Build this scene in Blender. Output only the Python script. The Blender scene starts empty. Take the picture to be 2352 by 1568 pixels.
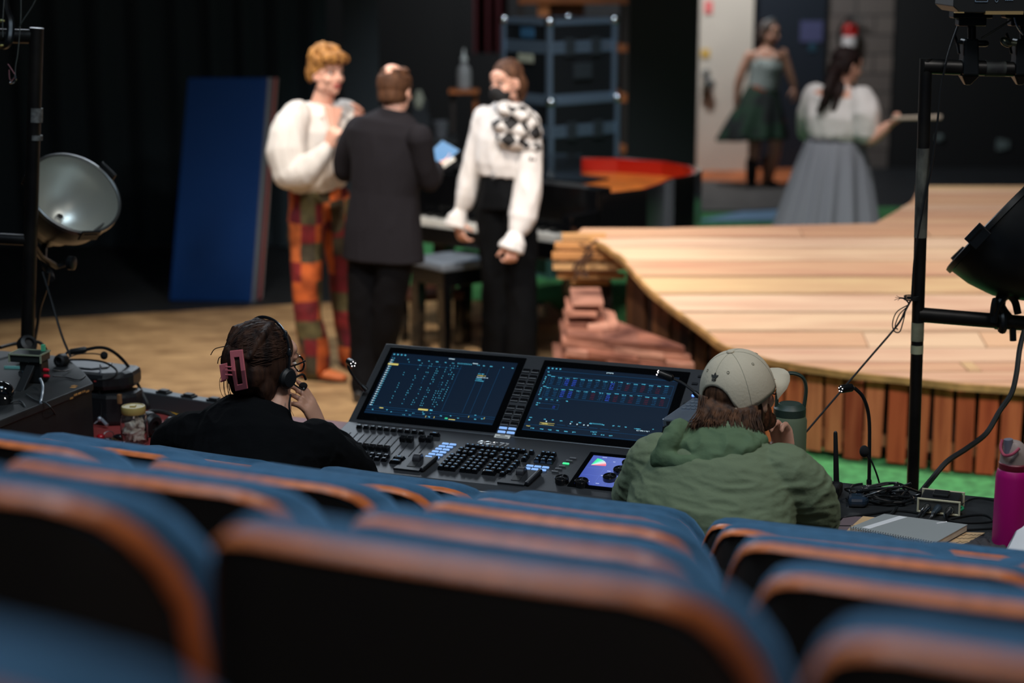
import bpy, bmesh, math, random
import numpy as np
from mathutils import Vector, Matrix, noise
from math import sin, cos, tan, atan, atan2, pi, radians, sqrt

SC = bpy.context.scene
COL = SC.collection
random.seed(7)

# ------------------------------------------------------------------ camera
FPX, CAMH = 4150.0, 2.34
PITCH = atan(915.0 / FPX)
CP, SP = cos(PITCH), sin(PITCH)
cam_data = bpy.data.cameras.new('camera')
cam_data.sensor_width = 36.0
cam_data.lens = FPX / 2352.0 * 36.0
cam_data.clip_start = 0.05
cam_data.clip_end = 100
cam_data.dof.use_dof = True
cam_data.dof.focus_distance = 5.15
cam_data.dof.aperture_fstop = 1.75
cam = bpy.data.objects.new('camera', cam_data)
COL.objects.link(cam)
cam.location = (0, 0, CAMH)
cam.rotation_euler = (pi / 2 - PITCH, 0, 0)
SC.camera = cam

# ------------------------------------------------------------------ world, lights, exposure
SC.view_settings.view_transform = 'Standard'
SC.view_settings.look = 'None'
SC.view_settings.gamma = 1
SC.view_settings.exposure = 0.0
SC.cycles.use_denoising = True
world = bpy.data.worlds.new('world'); SC.world = world
world.use_nodes = True
bg = world.node_tree.nodes['Background']
bg.inputs[0].default_value = (0.25, 0.55, 0.75, 1)
bg.inputs[1].default_value = 0.036


def area(name, loc, target, size, energy, color, size_y=None, spread=None):
    d = bpy.data.lights.new(name, 'AREA')
    d.shape = 'RECTANGLE'; d.size = size; d.size_y = size_y or size
    d.energy = energy; d.color = color
    if spread: d.spread = radians(spread)
    o = bpy.data.objects.new(name, d); COL.objects.link(o)
    o.location = loc
    o.rotation_euler = (Vector(target) - Vector(loc)).to_track_quat('-Z', 'Y').to_euler()
    return o


def spot(name, loc, target, energy, color, ang=50, blend=0.6, radius=0.12):
    d = bpy.data.lights.new(name, 'SPOT')
    d.energy = energy; d.color = color; d.spot_size = radians(ang); d.spot_blend = blend
    d.shadow_soft_size = radius
    o = bpy.data.objects.new(name, d); COL.objects.link(o)
    o.location = loc
    o.rotation_euler = (Vector(target) - Vector(loc)).to_track_quat('-Z', 'Y').to_euler()
    return o


# stage wash hung over the thrust stage, front of house spots, dim cool house light, work light by the door, added fills
spot('stage_and_fill_lamp', (1.9, 7.6, 6.4), (2.3, 9.4, 0.4), 1150, (1.0, .93, .87), 62, .9, .2)
spot('stage_and_fill_lamp', (-1.2, 6.6, 6.0), (-1.0, 9.0, 0.3), 1400, (1.0, .88, .76), 50, .8, .2)
spot('front_lamp', (2.6, 2.6, 6.2), (0.0, 9.8, 1.2), 1080, (1.0, .93, .88), 22, .7, .5)
spot('front_lamp', (-3.0, 4.0, 5.8), (-.5, 9.6, 1.2), 560, (.94, .96, 1.0), 20, .7, .5)
spot('front_lamp', (3.4, 2.4, 4.6), (2.5, 7.9, .3), 950, (1.0, .92, .84), 26, .8, .15)
spot('back_and_fill_lamp', (1.0, 10.2, 5.2), (2.7, 12.4, 1.3), 330, (.98, .95, .95), 42, .9, .2)
spot('back_and_fill_lamp', (-.6, 9.4, 5.8), (.1, 12.6, 0), 420, (1.0, .96, .9), 34, .8, .3)  # unseen fill added to brighten the turf behind the piano
area('stage_and_fill_lamp', (-1.6, 10.6, 3.4), (-.2, 4.6, .9), 2.6, 70, (.80, .90, 1.0), .8)  # unseen area light added to put highlights on desk, seat tops and heads
area('house_and_fill_lamp', (-.8, 3.2, 5.6), (-.2, 1.9, 1.5), 1.6, 125, (.66, .84, 1.0), 2.6)
area('house_and_fill_lamp', (1.8, 3.4, 5.0), (.8, 4.9, .9), 0.7, 62, (1.0, .97, .93), .7)
area('house_and_fill_lamp', (.3, -1.4, 4.4), (0, 1.8, 1.3), 1.0, 16, (1.0, .88, .78), 2.0)  # faint warm fill added behind the camera for the seat backs
area('door_lamp', (1.75, 16.9, 3.8), (1.7, 18.9, 1.9), .5, 95, (.96, .97, 1.0), .5)
spot('back_and_fill_lamp', (.9, 9.6, 5.4), (.3, 13.2, 1.6), 800, (.78, .9, 1.0), 34, .8, .3)  # unseen cool fill added to brighten the road cases and back turf


# ------------------------------------------------------------------ pixel helpers (2352 x 1568 frame)
def ray(x, y):
    u = (x - 1176) / FPX; v = (784 - y) / FPX
    return Vector((u, CP + v * SP, -SP + v * CP))


def at(x, y, Y):
    d = ray(x, y)
    return d * (Y / d.y) + Vector((0, 0, CAMH))


def atz(x, y, z):
    d = ray(x, y)
    return d * ((z - CAMH) / d.z) + Vector((0, 0, CAMH))


V = Vector


# ------------------------------------------------------------------ materials
MATS = {}


def mat(name, col, rough=.6, metal=0.0, spec=.5, emit=None, estr=0, var=0.0, vscale=8.0, bump=0.0, bscale=40.0,
        sheen=0.0, coat=0.0, alpha=None, trans=0.0, stretch=None, col2=None, sss=0.0):
    if name in MATS: return MATS[name]
    m = bpy.data.materials.new(name); m.use_nodes = True
    nt = m.node_tree; b = nt.nodes['Principled BSDF']
    b.inputs['Base Color'].default_value = (*col, 1)
    b.inputs['Roughness'].default_value = rough
    b.inputs['Metallic'].default_value = metal
    b.inputs['Specular IOR Level'].default_value = spec
    if sheen:
        b.inputs['Sheen Weight'].default_value = sheen
        b.inputs['Sheen Roughness'].default_value = .4
        b.inputs['Sheen Tint'].default_value = (*[min(1, c * 2.5 + .1) for c in col], 1)
    if coat: b.inputs['Coat Weight'].default_value = coat; b.inputs['Coat Roughness'].default_value = .12
    if trans: b.inputs['Transmission Weight'].default_value = trans
    if sss:
        b.inputs['Subsurface Weight'].default_value = sss
        b.inputs['Subsurface Radius'].default_value = (.02, .008, .004)
    if emit:
        b.inputs['Emission Color'].default_value = (*emit, 1); b.inputs['Emission Strength'].default_value = estr
    if var or bump or col2:
        tc = nt.nodes.new('ShaderNodeTexCoord'); mp = nt.nodes.new('ShaderNodeMapping')
        nt.links.new(tc.outputs['Object'], mp.inputs[0])
        if stretch: mp.inputs['Scale'].default_value = stretch
    if var or col2:
        n = nt.nodes.new('ShaderNodeTexNoise'); n.inputs['Scale'].default_value = vscale; n.inputs['Detail'].default_value = 5
        nt.links.new(mp.outputs[0], n.inputs['Vector'])
        r = nt.nodes.new('ShaderNodeValToRGB')
        c2 = col2 or tuple(max(0, c * (1 - var)) for c in col)
        c1 = col if col2 else tuple(min(1, c * (1 + var)) for c in col)
        r.color_ramp.elements[0].position = .35; r.color_ramp.elements[1].position = .65
        r.color_ramp.elements[0].color = (*c2, 1); r.color_ramp.elements[1].color = (*c1, 1)
        nt.links.new(n.outputs[0], r.inputs[0]); nt.links.new(r.outputs[0], b.inputs['Base Color'])
    if bump:
        n2 = nt.nodes.new('ShaderNodeTexNoise'); n2.inputs['Scale'].default_value = bscale; n2.inputs['Detail'].default_value = 4
        nt.links.new(mp.outputs[0], n2.inputs['Vector'])
        bm = nt.nodes.new('ShaderNodeBump'); bm.inputs['Strength'].default_value = bump; bm.inputs['Distance'].default_value = .01
        nt.links.new(n2.outputs[0], bm.inputs['Height']); nt.links.new(bm.outputs[0], b.inputs['Normal'])
    MATS[name] = m
    return m


def island_mat(name, cols, rough=.6, streak=(2, 20, 20), amt=.35, dark=(.2, .08, .04), metal=0):
    """wood: a colour per island plus stretched grain"""
    m = bpy.data.materials.new(name); m.use_nodes = True
    nt = m.node_tree; b = nt.nodes['Principled BSDF']; b.inputs['Roughness'].default_value = rough
    b.inputs['Specular IOR Level'].default_value = .25
    g = nt.nodes.new('ShaderNodeNewGeometry'); r = nt.nodes.new('ShaderNodeValToRGB')
    r.color_ramp.interpolation = 'LINEAR'
    e = r.color_ramp.elements
    while len(e) < len(cols): e.new(.5)
    for i, c in enumerate(cols):
        e[i].position = i / (len(cols) - 1); e[i].color = (*c, 1)
    oi = nt.nodes.new('ShaderNodeObjectInfo'); sm = nt.nodes.new('ShaderNodeMath'); sm.operation = 'ADD'; fr_ = nt.nodes.new('ShaderNodeMath'); fr_.operation = 'FRACT'
    nt.links.new(g.outputs['Random Per Island'], sm.inputs[0]); nt.links.new(oi.outputs['Random'], sm.inputs[1]); nt.links.new(sm.outputs[0], fr_.inputs[0]); nt.links.new(fr_.outputs[0], r.inputs[0])
    tc = nt.nodes.new('ShaderNodeTexCoord'); mp = nt.nodes.new('ShaderNodeMapping'); mp.inputs['Scale'].default_value = streak
    nt.links.new(tc.outputs['Object'], mp.inputs[0])
    n = nt.nodes.new('ShaderNodeTexNoise'); n.inputs['Scale'].default_value = 1.5; n.inputs['Detail'].default_value = 6
    nt.links.new(mp.outputs[0], n.inputs['Vector'])
    r2 = nt.nodes.new('ShaderNodeValToRGB'); r2.color_ramp.elements[0].position = .42; r2.color_ramp.elements[1].position = .72
    nt.links.new(n.outputs[0], r2.inputs[0])
    mx = nt.nodes.new('ShaderNodeMix'); mx.data_type = 'RGBA'
    ml = nt.nodes.new('ShaderNodeMath'); ml.operation = 'MULTIPLY'; ml.inputs[1].default_value = amt
    nt.links.new(r2.outputs[0], ml.inputs[0]); nt.links.new(ml.outputs[0], mx.inputs[0])
    nt.links.new(r.outputs[0], mx.inputs[6]); mx.inputs[7].default_value = (*dark, 1)
    nt.links.new(mx.outputs[2], b.inputs['Base Color'])
    MATS[name] = m
    return m


# ------------------------------------------------------------------ mesh builder
def basis(axis, ref=None):
    a = V(axis).normalized()
    r = V(ref) if ref is not None else (V((0, 0, 1)) if abs(a.z) < .9 else V((1, 0, 0)))
    x = r - a * r.dot(a)
    if x.length < 1e-6: x = V((1, 0, 0)) - a * a.x
    x.normalize(); y = a.cross(x)
    return x, y, a


def frame(o, ex, ey=None, ez=None):
    ex = V(ex).normalized(); ez = V(ez).normalized() if ez is not None else V((0, 0, 1))
    if ey is None: ey = ez.cross(ex).normalized()
    m = Matrix.Identity(4)
    for i, a in enumerate((ex, V(ey).normalized(), ez)):
        m[0][i], m[1][i], m[2][i] = a
    m[0][3], m[1][3], m[2][3] = o
    return m


def yawm(o, deg):
    return Matrix.Translation(V(o)) @ Matrix.Rotation(radians(deg), 4, 'Z')


class MB:
    def __init__(s, xf=None):
        s.v = []; s.f = []; s.xf = xf

    def add(s, vs, fs):
        k = len(s.v)
        for p in vs:
            p = V(p)
            s.v.append(s.xf @ p if s.xf is not None else p)
        s.f += [tuple(i + k for i in q) for q in fs]
        return s

    def box(s, c, d, R=None, taper=1.0):
        x, y, z = d[0] / 2, d[1] / 2, d[2] / 2
        vs = [V((sx * x * (taper if sz > 0 else 1), sy * y * (taper if sz > 0 else 1), sz * z)) for sz in (-1, 1) for sy in (-1, 1) for sx in (-1, 1)]
        if R is not None: vs = [R @ p for p in vs]
        return s.add([p + V(c) for p in vs], [(0, 2, 3, 1), (4, 5, 7, 6), (0, 1, 5, 4), (2, 6, 7, 3), (0, 4, 6, 2), (1, 3, 7, 5)])

    def bar(s, a, b, w, h, ref=None):
        a, b = V(a), V(b); x, y, z = basis(b - a, ref)
        vs = [p + x * i * w / 2 + y * j * h / 2 for p in (a, b) for (i, j) in ((-1, -1), (1, -1), (1, 1), (-1, 1))]
        return s.add(vs, [(3, 2, 1, 0), (4, 5, 6, 7), (0, 1, 5, 4), (1, 2, 6, 5), (2, 3, 7, 6), (3, 0, 4, 7)])

    def rings(s, rs, caps=True, closed=False):
        n = len(rs[0]); vs = [p for r in rs for p in r]; fs = []
        m = len(rs)
        for i in range(m if closed else m - 1):
            for j in range(n):
                a = i * n + j; b = i * n + (j + 1) % n; c = ((i + 1) % m) * n + (j + 1) % n; d = ((i + 1) % m) * n + j
                fs.append((a, b, c, d))
        if caps and not closed:
            fs.append(tuple(range(n - 1, -1, -1))); fs.append(tuple((m - 1) * n + j for j in range(n)))
        return s.add(vs, fs)

    def tube(s, pts, r, n=8, flat=1.0, ref=None, round_=False):
        pts = [V(p) for p in pts]
        rr = list(r) if hasattr(r, '__len__') else [r] * len(pts)
        if round_:
            d0 = (pts[0] - pts[1]).normalized(); d1 = (pts[-1] - pts[-2]).normalized()
            pts = [pts[0] + d0 * rr[0] * .95, pts[0] + d0 * rr[0] * .7] + pts + [pts[-1] + d1 * rr[-1] * .7, pts[-1] + d1 * rr[-1] * .95]
            rr = [rr[0] * .3, rr[0] * .72] + rr + [rr[-1] * .72, rr[-1] * .3]
        rs = []; px = None
        for i, p in enumerate(pts):
            t = (pts[min(i + 1, len(pts) - 1)] - pts[max(i - 1, 0)])
            if t.length < 1e-9: t = V((0, 0, 1))
            x, y, _ = basis(t, px if px is not None else ref); px = x
            rs.append([p + x * cos(2 * pi * k / n) * rr[i] + y * sin(2 * pi * k / n) * rr[i] * flat for k in range(n)])
        return s.rings(rs)

    def loft(s, secs, side, n=20):
        """secs: (centre, half width along side, half depth)"""
        rs = []; cs = [V(q[0]) for q in secs]
        for i, (c, rx, ry) in enumerate(secs):
            t = cs[min(i + 1, len(cs) - 1)] - cs[max(i - 1, 0)]
            x, y, _ = basis(t, side)
            rs.append([V(c) + x * cos(2 * pi * k / n) * rx + y * sin(2 * pi * k / n) * ry for k in range(n)])
        return s.rings(rs)

    def ell(s, c, r, R=None, n=14, m=9):
        if not hasattr(r, '__len__'): r = (r, r, r)
        rs = []
        for i in range(m + 1):
            a = -pi / 2 + pi * (i + .02) / (m + .04)
            ring = []
            for k in range(n):
                p = V((cos(a) * cos(2 * pi * k / n) * r[0], cos(a) * sin(2 * pi * k / n) * r[1], sin(a) * r[2]))
                if R is not None: p = R @ p
                ring.append(p + V(c))
            rs.append(ring)
        return s.rings(rs)

    def lathe(s, o, axis, prof, n=24, caps=True, ref=None):
        x, y, a = basis(axis, ref)
        rs = [[V(o) + a * h + (x * cos(2 * pi * k / n) + y * sin(2 * pi * k / n)) * max(r, 1e-4) for k in range(n)] for (r, h) in prof]
        return s.rings(rs, caps)

    def prism(s, poly, h0, h1, fr=None):
        n = len(poly)
        vs = [V((p[0], p[1], h0)) for p in poly] + [V((p[0], p[1], h1)) for p in poly]
        if fr is not None: vs = [fr @ p for p in vs]
        return s.add(vs, [tuple(range(n - 1, -1, -1)), tuple(range(n, 2 * n))] + [(i, (i + 1) % n, n + (i + 1) % n, n + i) for i in range(n)])

    def hexa(s, bot, top):
        """eight corners: four bottom, four top, same order"""
        return s.add(list(bot) + list(top), [(3, 2, 1, 0), (4, 5, 6, 7), (0, 1, 5, 4), (1, 2, 6, 5), (2, 3, 7, 6), (3, 0, 4, 7)])

    def mesh(s, name, inv=None):
        me = bpy.data.meshes.new(name)
        vs = [inv @ p for p in s.v] if inv is not None else s.v
        me.from_pydata([tuple(p) for p in vs], [], s.f)
        bm = bmesh.new(); bm.from_mesh(me); bmesh.ops.recalc_face_normals(bm, faces=bm.faces); bm.to_mesh(me); bm.free()
        return me


ROOTM = {}


def rootmat(o):
    return ROOTM.get(o.name, Matrix.Identity(4)) if o else Matrix.Identity(4)


def thing(name, label, cat, loc=(0, 0, 0), rz=0.0, group=None):
    o = bpy.data.objects.new(name, None); COL.objects.link(o)
    o.location = loc; o.rotation_euler = (0, 0, radians(rz)); o.empty_display_size = .1
    ROOTM[o.name] = Matrix.Translation(V(loc)) @ Matrix.Rotation(radians(rz), 4, 'Z')
    tag(o, label, cat, group)
    return o


def tag(o, label=None, cat=None, group=None, kind=None):
    if label: o['label'] = label
    if cat: o['category'] = cat
    if group: o['group'] = group
    if kind: o['kind'] = kind
    return o


def finish(o, m, smooth, bevel, segs=2, auto=None):
    me = o.data
    if m is not None: me.materials.append(m)
    if smooth:
        for p in me.polygons: p.use_smooth = True
    if auto is not None:
        import bmesh as _b
        bm = _b.new(); bm.from_mesh(me)
        for e in bm.edges:
            if len(e.link_faces) == 2 and e.calc_face_angle(0) > radians(auto): e.smooth = False
        bm.to_mesh(me); bm.free()
    if bevel:
        md = o.modifiers.new('bevel', 'BEVEL'); md.width = bevel; md.segments = segs; md.limit_method = 'ANGLE'; md.angle_limit = radians(35)
        md.harden_normals = False


def part(name, mb, m, parent=None, smooth=False, bevel=0, label=None, auto=35):
    """mesh given in world coordinates, stored in the frame of its thing"""
    R = rootmat(parent)
    me = mb.mesh(name, R.inverted())
    o = bpy.data.objects.new(name, me); COL.objects.link(o)
    if parent is not None:
        o.parent = parent; ROOTM[o.name] = R
    finish(o, m, smooth, bevel, auto=auto if smooth else None)
    if label: o['label'] = label
    return o


def solo(name, mb, m, label, cat, loc=None, group=None, smooth=False, bevel=0, kind=None, auto=35):
    """a thing that is one mesh; its origin sits at its base"""
    if loc is None:
        n = len(mb.v); loc = V((sum(p.x for p in mb.v) / n, sum(p.y for p in mb.v) / n, min(p.z for p in mb.v)))
    R = Matrix.Translation(V(loc))
    me = mb.mesh(name, R.inverted())
    o = bpy.data.objects.new(name, me); COL.objects.link(o); o.location = loc
    ROOTM[o.name] = R
    finish(o, m, smooth, bevel, auto=auto if smooth else None)
    tag(o, label, cat, group, kind)
    return o


def struct(name, mb, m, bevel=0):
    o = part(name, mb, m, None, bevel=bevel); o['kind'] = 'structure'
    return o


def blob(name, mb, m, parent, voxel=.006, smooth=4, wr=None, label=None, keep=None):
    """the builder's volumes fused into one continuous skin"""
    me = bpy.data.meshes.new('tmp'); me.from_pydata([tuple(p) for p in mb.v], [], mb.f)
    bm = bmesh.new(); bm.from_mesh(me); bmesh.ops.recalc_face_normals(bm, faces=bm.faces); bm.to_mesh(me); bm.free()
    t = bpy.data.objects.new('tmp', me); COL.objects.link(t)
    md = t.modifiers.new('r', 'REMESH'); md.mode = 'VOXEL'; md.voxel_size = voxel; md.adaptivity = 0
    if smooth:
        s2 = t.modifiers.new('s', 'SMOOTH'); s2.factor = .5; s2.iterations = smooth
    dg = bpy.context.evaluated_depsgraph_get(); dg.update()
    out = bpy.data.meshes.new_from_object(t.evaluated_get(dg))
    bpy.data.objects.remove(t)
    if wr or keep:
        n = len(out.vertices); co = np.empty(n * 3); out.vertices.foreach_get('co', co); co = co.reshape(-1, 3)
        nm = np.empty(n * 3); out.vertices.foreach_get('normal', nm); nm = nm.reshape(-1, 3)
        if wr:
            amp, (sx, sy, sz) = wr[0], wr[1]
            for i in range(n):
                p = co[i]
                q = noise.noise((p[0] * sx, p[1] * sy, p[2] * sz)) + .5 * noise.noise((p[0] * sx * 2.1 + 7, p[1] * sy * 2.1, p[2] * sz * 2.1))
                q = (1 - abs(q) * 2.2)
                co[i] += nm[i] * amp * q
        out.vertices.foreach_set('co', co.ravel()); out.update()
    R = rootmat(parent)
    out.transform(R.inverted())
    out.name = name
    o = bpy.data.objects.new(name, out); COL.objects.link(o)
    o.parent = parent; ROOTM[o.name] = R
    out.materials.clear(); out.materials.append(m)
    for p in out.polygons: p.use_smooth = True
    if label: o['label'] = label
    return o


def copy_tree(o, parent=None):
    c = o.copy(); COL.objects.link(c); c.parent = parent
    for ch in [x for x in bpy.data.objects if x.parent == o]: copy_tree(ch, c)
    return c


def spline(pts, k=6):
    """Catmull-Rom through the points"""
    pts = [V(p) for p in pts]; out = []
    for i in range(len(pts) - 1):
        p0 = pts[max(i - 1, 0)]; p1 = pts[i]; p2 = pts[i + 1]; p3 = pts[min(i + 2, len(pts) - 1)]
        for j in range(k):
            t = j / k
            out.append(.5 * ((2 * p1) + (p2 - p0) * t + (2 * p0 - 5 * p1 + 4 * p2 - p3) * t * t + (3 * p1 - p0 - 3 * p2 + p3) * t ** 3))
    out.append(pts[-1])
    return out


def C(r, g, b):
    f = lambda c: (c / 255 / 12.92) if c / 255 <= .04045 else ((c / 255 + .055) / 1.055) ** 2.4
    return (f(r), f(g), f(b))


BLACK = mat('black paint', C(30, 32, 34), .55, bump=.15)
BLACKM = mat('black metal', C(22, 25, 28), .38, .35, var=.25, vscale=14)
STEEL = mat('worn pipe steel', C(40, 38, 36), .42, .6, var=.5, vscale=9, col2=C(22, 22, 24))
CHROME = mat('chrome', C(190, 195, 200), .22, 1.0)
RUBBER = mat('black rubber', C(20, 22, 24), .5)
WHITE = mat('white plastic', C(225, 225, 220), .45)
DRAPE = mat('black drape', C(50, 60, 66), .95, spec=.1, bump=.3, bscale=12)


def slab(mb, x0, x1, y0, y1, Y, th=.04):
    a = at((x0 + x1) / 2, y0, Y); b = at((x0 + x1) / 2, y1, Y)
    X0 = at(x0, (y0 + y1) / 2, Y).x; X1 = at(x1, (y0 + y1) / 2, Y).x
    mb.box(((X0 + X1) / 2, Y + th / 2, (a.z + b.z) / 2), (X1 - X0, th, a.z - b.z))
    return mb


# ================================================================== THE SETTING
fw = bpy.data.materials.new('stage boards'); fw.use_nodes = True
nt = fw.node_tree; b = nt.nodes['Principled BSDF']; b.inputs['Roughness'].default_value = .5; b.inputs['Specular IOR Level'].default_value = .3
tc = nt.nodes.new('ShaderNodeTexCoord'); mp = nt.nodes.new('ShaderNodeMapping'); mp.inputs['Rotation'].default_value = (0, 0, radians(20)); mp.inputs['Scale'].default_value = (1.2, 3.2, 1)
n = nt.nodes.new('ShaderNodeTexNoise'); n.inputs['Scale'].default_value = 2.6; n.inputs['Detail'].default_value = 6; n.inputs['Roughness'].default_value = .65
r = nt.nodes.new('ShaderNodeValToRGB'); e = r.color_ramp.elements
e[0].position = .33; e[0].color = (*C(128, 98, 68), 1); e[1].position = .66; e[1].color = (*C(204, 168, 122), 1)
nt.links.new(tc.outputs['Object'], mp.inputs[0]); nt.links.new(mp.outputs[0], n.inputs['Vector']); nt.links.new(n.outputs[0], r.inputs[0]); nt.links.new(r.outputs[0], b.inputs['Base Color'])

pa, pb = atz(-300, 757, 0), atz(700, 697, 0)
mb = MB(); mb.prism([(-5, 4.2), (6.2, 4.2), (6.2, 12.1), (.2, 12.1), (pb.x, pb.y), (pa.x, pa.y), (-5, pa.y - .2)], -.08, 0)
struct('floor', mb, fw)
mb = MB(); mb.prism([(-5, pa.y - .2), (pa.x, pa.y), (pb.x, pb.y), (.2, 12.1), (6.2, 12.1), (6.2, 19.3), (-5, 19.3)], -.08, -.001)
struct('floor', mb, mat('dark floor beyond boards', C(34, 38, 42), .6, var=.2, vscale=3))  # darker floor colour beyond the boundary line
mb = MB(); A_, B_ = atz(1560, 438, 0), atz(1900, 402, 0)
mb.box(((A_.x + B_.x) / 2, (A_.y + 19.2) / 2, .004), (B_.x - A_.x + .4, 19.2 - A_.y, .008))
struct('floor', mb, mat('orange scene dock boards', C(196, 112, 66), .6, var=.3, vscale=3))

BW = 19.2
mb = MB(); slab(mb, 1580, 1608, -500, 403, BW, .1); slab(mb, 2056, 3300, -700, 392, BW, .1)
mb.box((-2.0, BW + .05, 3), (7.6, .1, 6.4)); struct('wall_back', mb, BLACK)
mb = MB(); slab(mb, 1900, 2058, -500, 394, BW - .02, .1)
blk = bpy.data.materials.new('grey painted block'); blk.use_nodes = True
nt = blk.node_tree; b = nt.nodes['Principled BSDF']; b.inputs['Roughness'].default_value = .5
br = nt.nodes.new('ShaderNodeTexBrick'); br.inputs['Color1'].default_value = (*C(120, 112, 106), 1); br.inputs['Color2'].default_value = (*C(104, 98, 94), 1)
br.inputs['Mortar'].default_value = (*C(74, 70, 68), 1); br.inputs['Scale'].default_value = 1; br.inputs['Brick Width'].default_value = .4; br.inputs['Row Height'].default_value = .2; br.inputs['Mortar Size'].default_value = .012
tc = nt.nodes.new('ShaderNodeTexCoord'); mp = nt.nodes.new('ShaderNodeMapping'); mp.inputs['Rotation'].default_value = (radians(90), 0, 0)
nt.links.new(tc.outputs['Object'], mp.inputs[0]); nt.links.new(mp.outputs[0], br.inputs[0]); nt.links.new(br.outputs[0], b.inputs['Base Color'])
struct('wall_back', mb, blk)
mb = MB(); mb.box((-5.05, 9, 3), (.1, 20.6, 6.4)); struct('wall_left', mb, BLACK)
mb = MB(); mb.box((6.25, 9, 3), (.1, 20.6, 6.4)); struct('wall_right', mb, BLACK)
mb = MB(); mb.box((.6, 9, 7.25), (11.4, 21, .1)); struct('ceiling', mb, BLACK)

# white door leaf and dark door leaf
def local_door(name, x0, x1, y0, y1, m, Y):
    mb = MB(); slab(mb, x0, x1, y0, y1, Y, .05)
    return struct(name, mb, m, bevel=.004)
d1 = local_door('door_1', 1608, 1733, -420, 404, mat('cream door paint', C(214, 206, 192), .45, var=.04, vscale=2), 18.9)
hp = at(1628, 192, 18.86)
mb = MB(); mb.lathe(hp, (0, -1, 0), [(.05, 0), (.05, .02), (.02, .025), (.02, .07), (.055, .075), (.06, .1), (.045, .125), (.01, .13)], 18)
part('door_knob', mb, CHROME, d1, smooth=True)
mb = MB(); q = at(1622, 168, 18.86); mb.lathe(q, (0, -1, 0), [(.045, 0), (.04, .02), (.01, .025)], 16); part('door_lock', mb, CHROME, d1, smooth=True)
mb = MB(); q = at(1620, 212, 18.85); mb.box(q, (.07, .015, .14)); part('lock_plate', mb, mat('dull brass', C(110, 92, 70), .4, .8), d1, bevel=.004)
mb = MB(); slab(mb, 1618, 1637, 2, 30, 18.88, .01); part('sticker', mb, mat('pink sticker', C(232, 120, 118), .6), d1, label='pink sticker')
mb = MB(); slab(mb, 1610, 1630, 113, 131, 18.88, .01); part('sticker', mb, mat('yellow sticker', C(222, 180, 80), .6), d1, label='yellow sticker')
d2 = local_door('door_2', 1733, 1900, -420, 400, mat('navy door paint', C(22, 32, 44), .5), 19.1)
mb = MB(); slab(mb, 1838, 1890, 48, 96, 19.08, .01); part('notice', mb, mat('violet notice', C(70, 74, 112), .7), d2)
mb = MB(); slab(mb, 1858, 1874, 98, 118, 19.08, .01); part('sticker', mb, mat('teal sticker', C(24, 66, 84), .7), d2)

# fire extinguisher on the block wall
ex = at(1955, 110, 19.0)
t = thing('fire_extinguisher', 'small red and white fire extinguisher hung on the grey block wall', 'fire extinguisher', (ex.x, 19.09, ex.z))
mb = MB(); mb.box((ex.x, 19.14, ex.z + .14), (.06, .09, .2)); part('wall_bracket', mb, BLACKM, t)
mb = MB(); mb.lathe((ex.x, 19.09, ex.z), (0, 0, 1), [(.02, 0), (.075, .01), (.08, .03), (.08, .12)], 20); part('label_band', mb, mat('white enamel', C(225, 225, 225), .4), t, True)
mb = MB(); mb.lathe((ex.x, 19.09, ex.z + .12), (0, 0, 1), [(.08, 0), (.08, .06), (.06, .11), (.03, .13)], 20); part('cylinder', mb, mat('red enamel', C(200, 32, 30), .35), t, True)
mb = MB(); mb.tube([(ex.x, 19.09, ex.z + .24), (ex.x, 19.09, ex.z + .32)], .02, 10); mb.bar((ex.x - .02, 19.09, ex.z + .32), (ex.x + .12, 19.07, ex.z + .27), .03, .02)
part('handle', mb, CHROME, t)
mb = MB(); mb.tube(spline([(ex.x, 19.09, ex.z + .29), (ex.x - .08, 18.92, ex.z + .3), (ex.x - .12, 19.06, ex.z + .15), (ex.x - .11, 19.07, ex.z + .02)], 5), .014, 8); part('hose', mb, RUBBER, t, True)

mb = MB(); slab(mb, 2290, 2306, 320, 344, BW - .02, .012); slab(mb, 2308, 2318, 324, 340, BW - .02, .012)
solo('wall_sign', mb, mat('dim pale sign', C(120, 138, 138), .7), 'small faint pale sign on the dark back wall at far right', 'sign')
mb = MB(); q = at(2158, 316, BW - .01); mb.lathe(q, (0, -1, 0), [(.035, 0), (.035, .02), (.02, .03)], 16)
solo('wall_switch', mb, mat('dim pale sign', (0, 0, 0)), 'small pale round switch on the dark back wall beside the right pipe', 'switch', smooth=True)

# black drape and tall flats at the left
def drape(name, X0, X1, Y, z0, z1, m, label, amp=.05, wl=.28):
    mb = MB(); N = int((X1 - X0) / .04); rs = []
    vs = []; fs = []
    for k in range(N + 1):
        x = X0 + (X1 - X0) * k / N; y = Y + amp * sin(2 * pi * x / wl + sin(x * 3))
        for (dy, z) in ((0, z0), (0, z1), (.02, z1), (.02, z0)): vs.append(V((x, y + dy, z)))
    for k in range(N):
        for j in range(4): fs.append((k * 4 + j, k * 4 + (j + 1) % 4, k * 4 + 4 + (j + 1) % 4, k * 4 + 4 + j))
    fs += [(0, 1, 2, 3), (N * 4 + 3, N * 4 + 2, N * 4 + 1, N * 4)]
    mb.add(vs, fs)
    return solo(name, mb, m, label, 'curtain', smooth=True)
drape('stage_curtain', -4.9, -1.42, 14.0, .02, 6.6, DRAPE, 'tall black stage curtain filling the dark left side behind the blue mat')
drape('stage_curtain', at(1088, 0, 17.5).x, at(1166, 0, 17.5).x, 17.5, at(1100, 122, 17.5).z, 6.5, mat('dark red velour', C(72, 14, 24), .9, sheen=.3), 'dark red curtain hanging high behind the people on stage', .03, .12)
mb = MB(); slab(mb, 786, 868, -500, 560, 14.4, .05)
solo('scenery_flat', mb, mat('charcoal flat', C(44, 50, 54), .8, bump=.2), 'narrow charcoal scenery flat standing behind the man in the suit', 'scenery flat')
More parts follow.
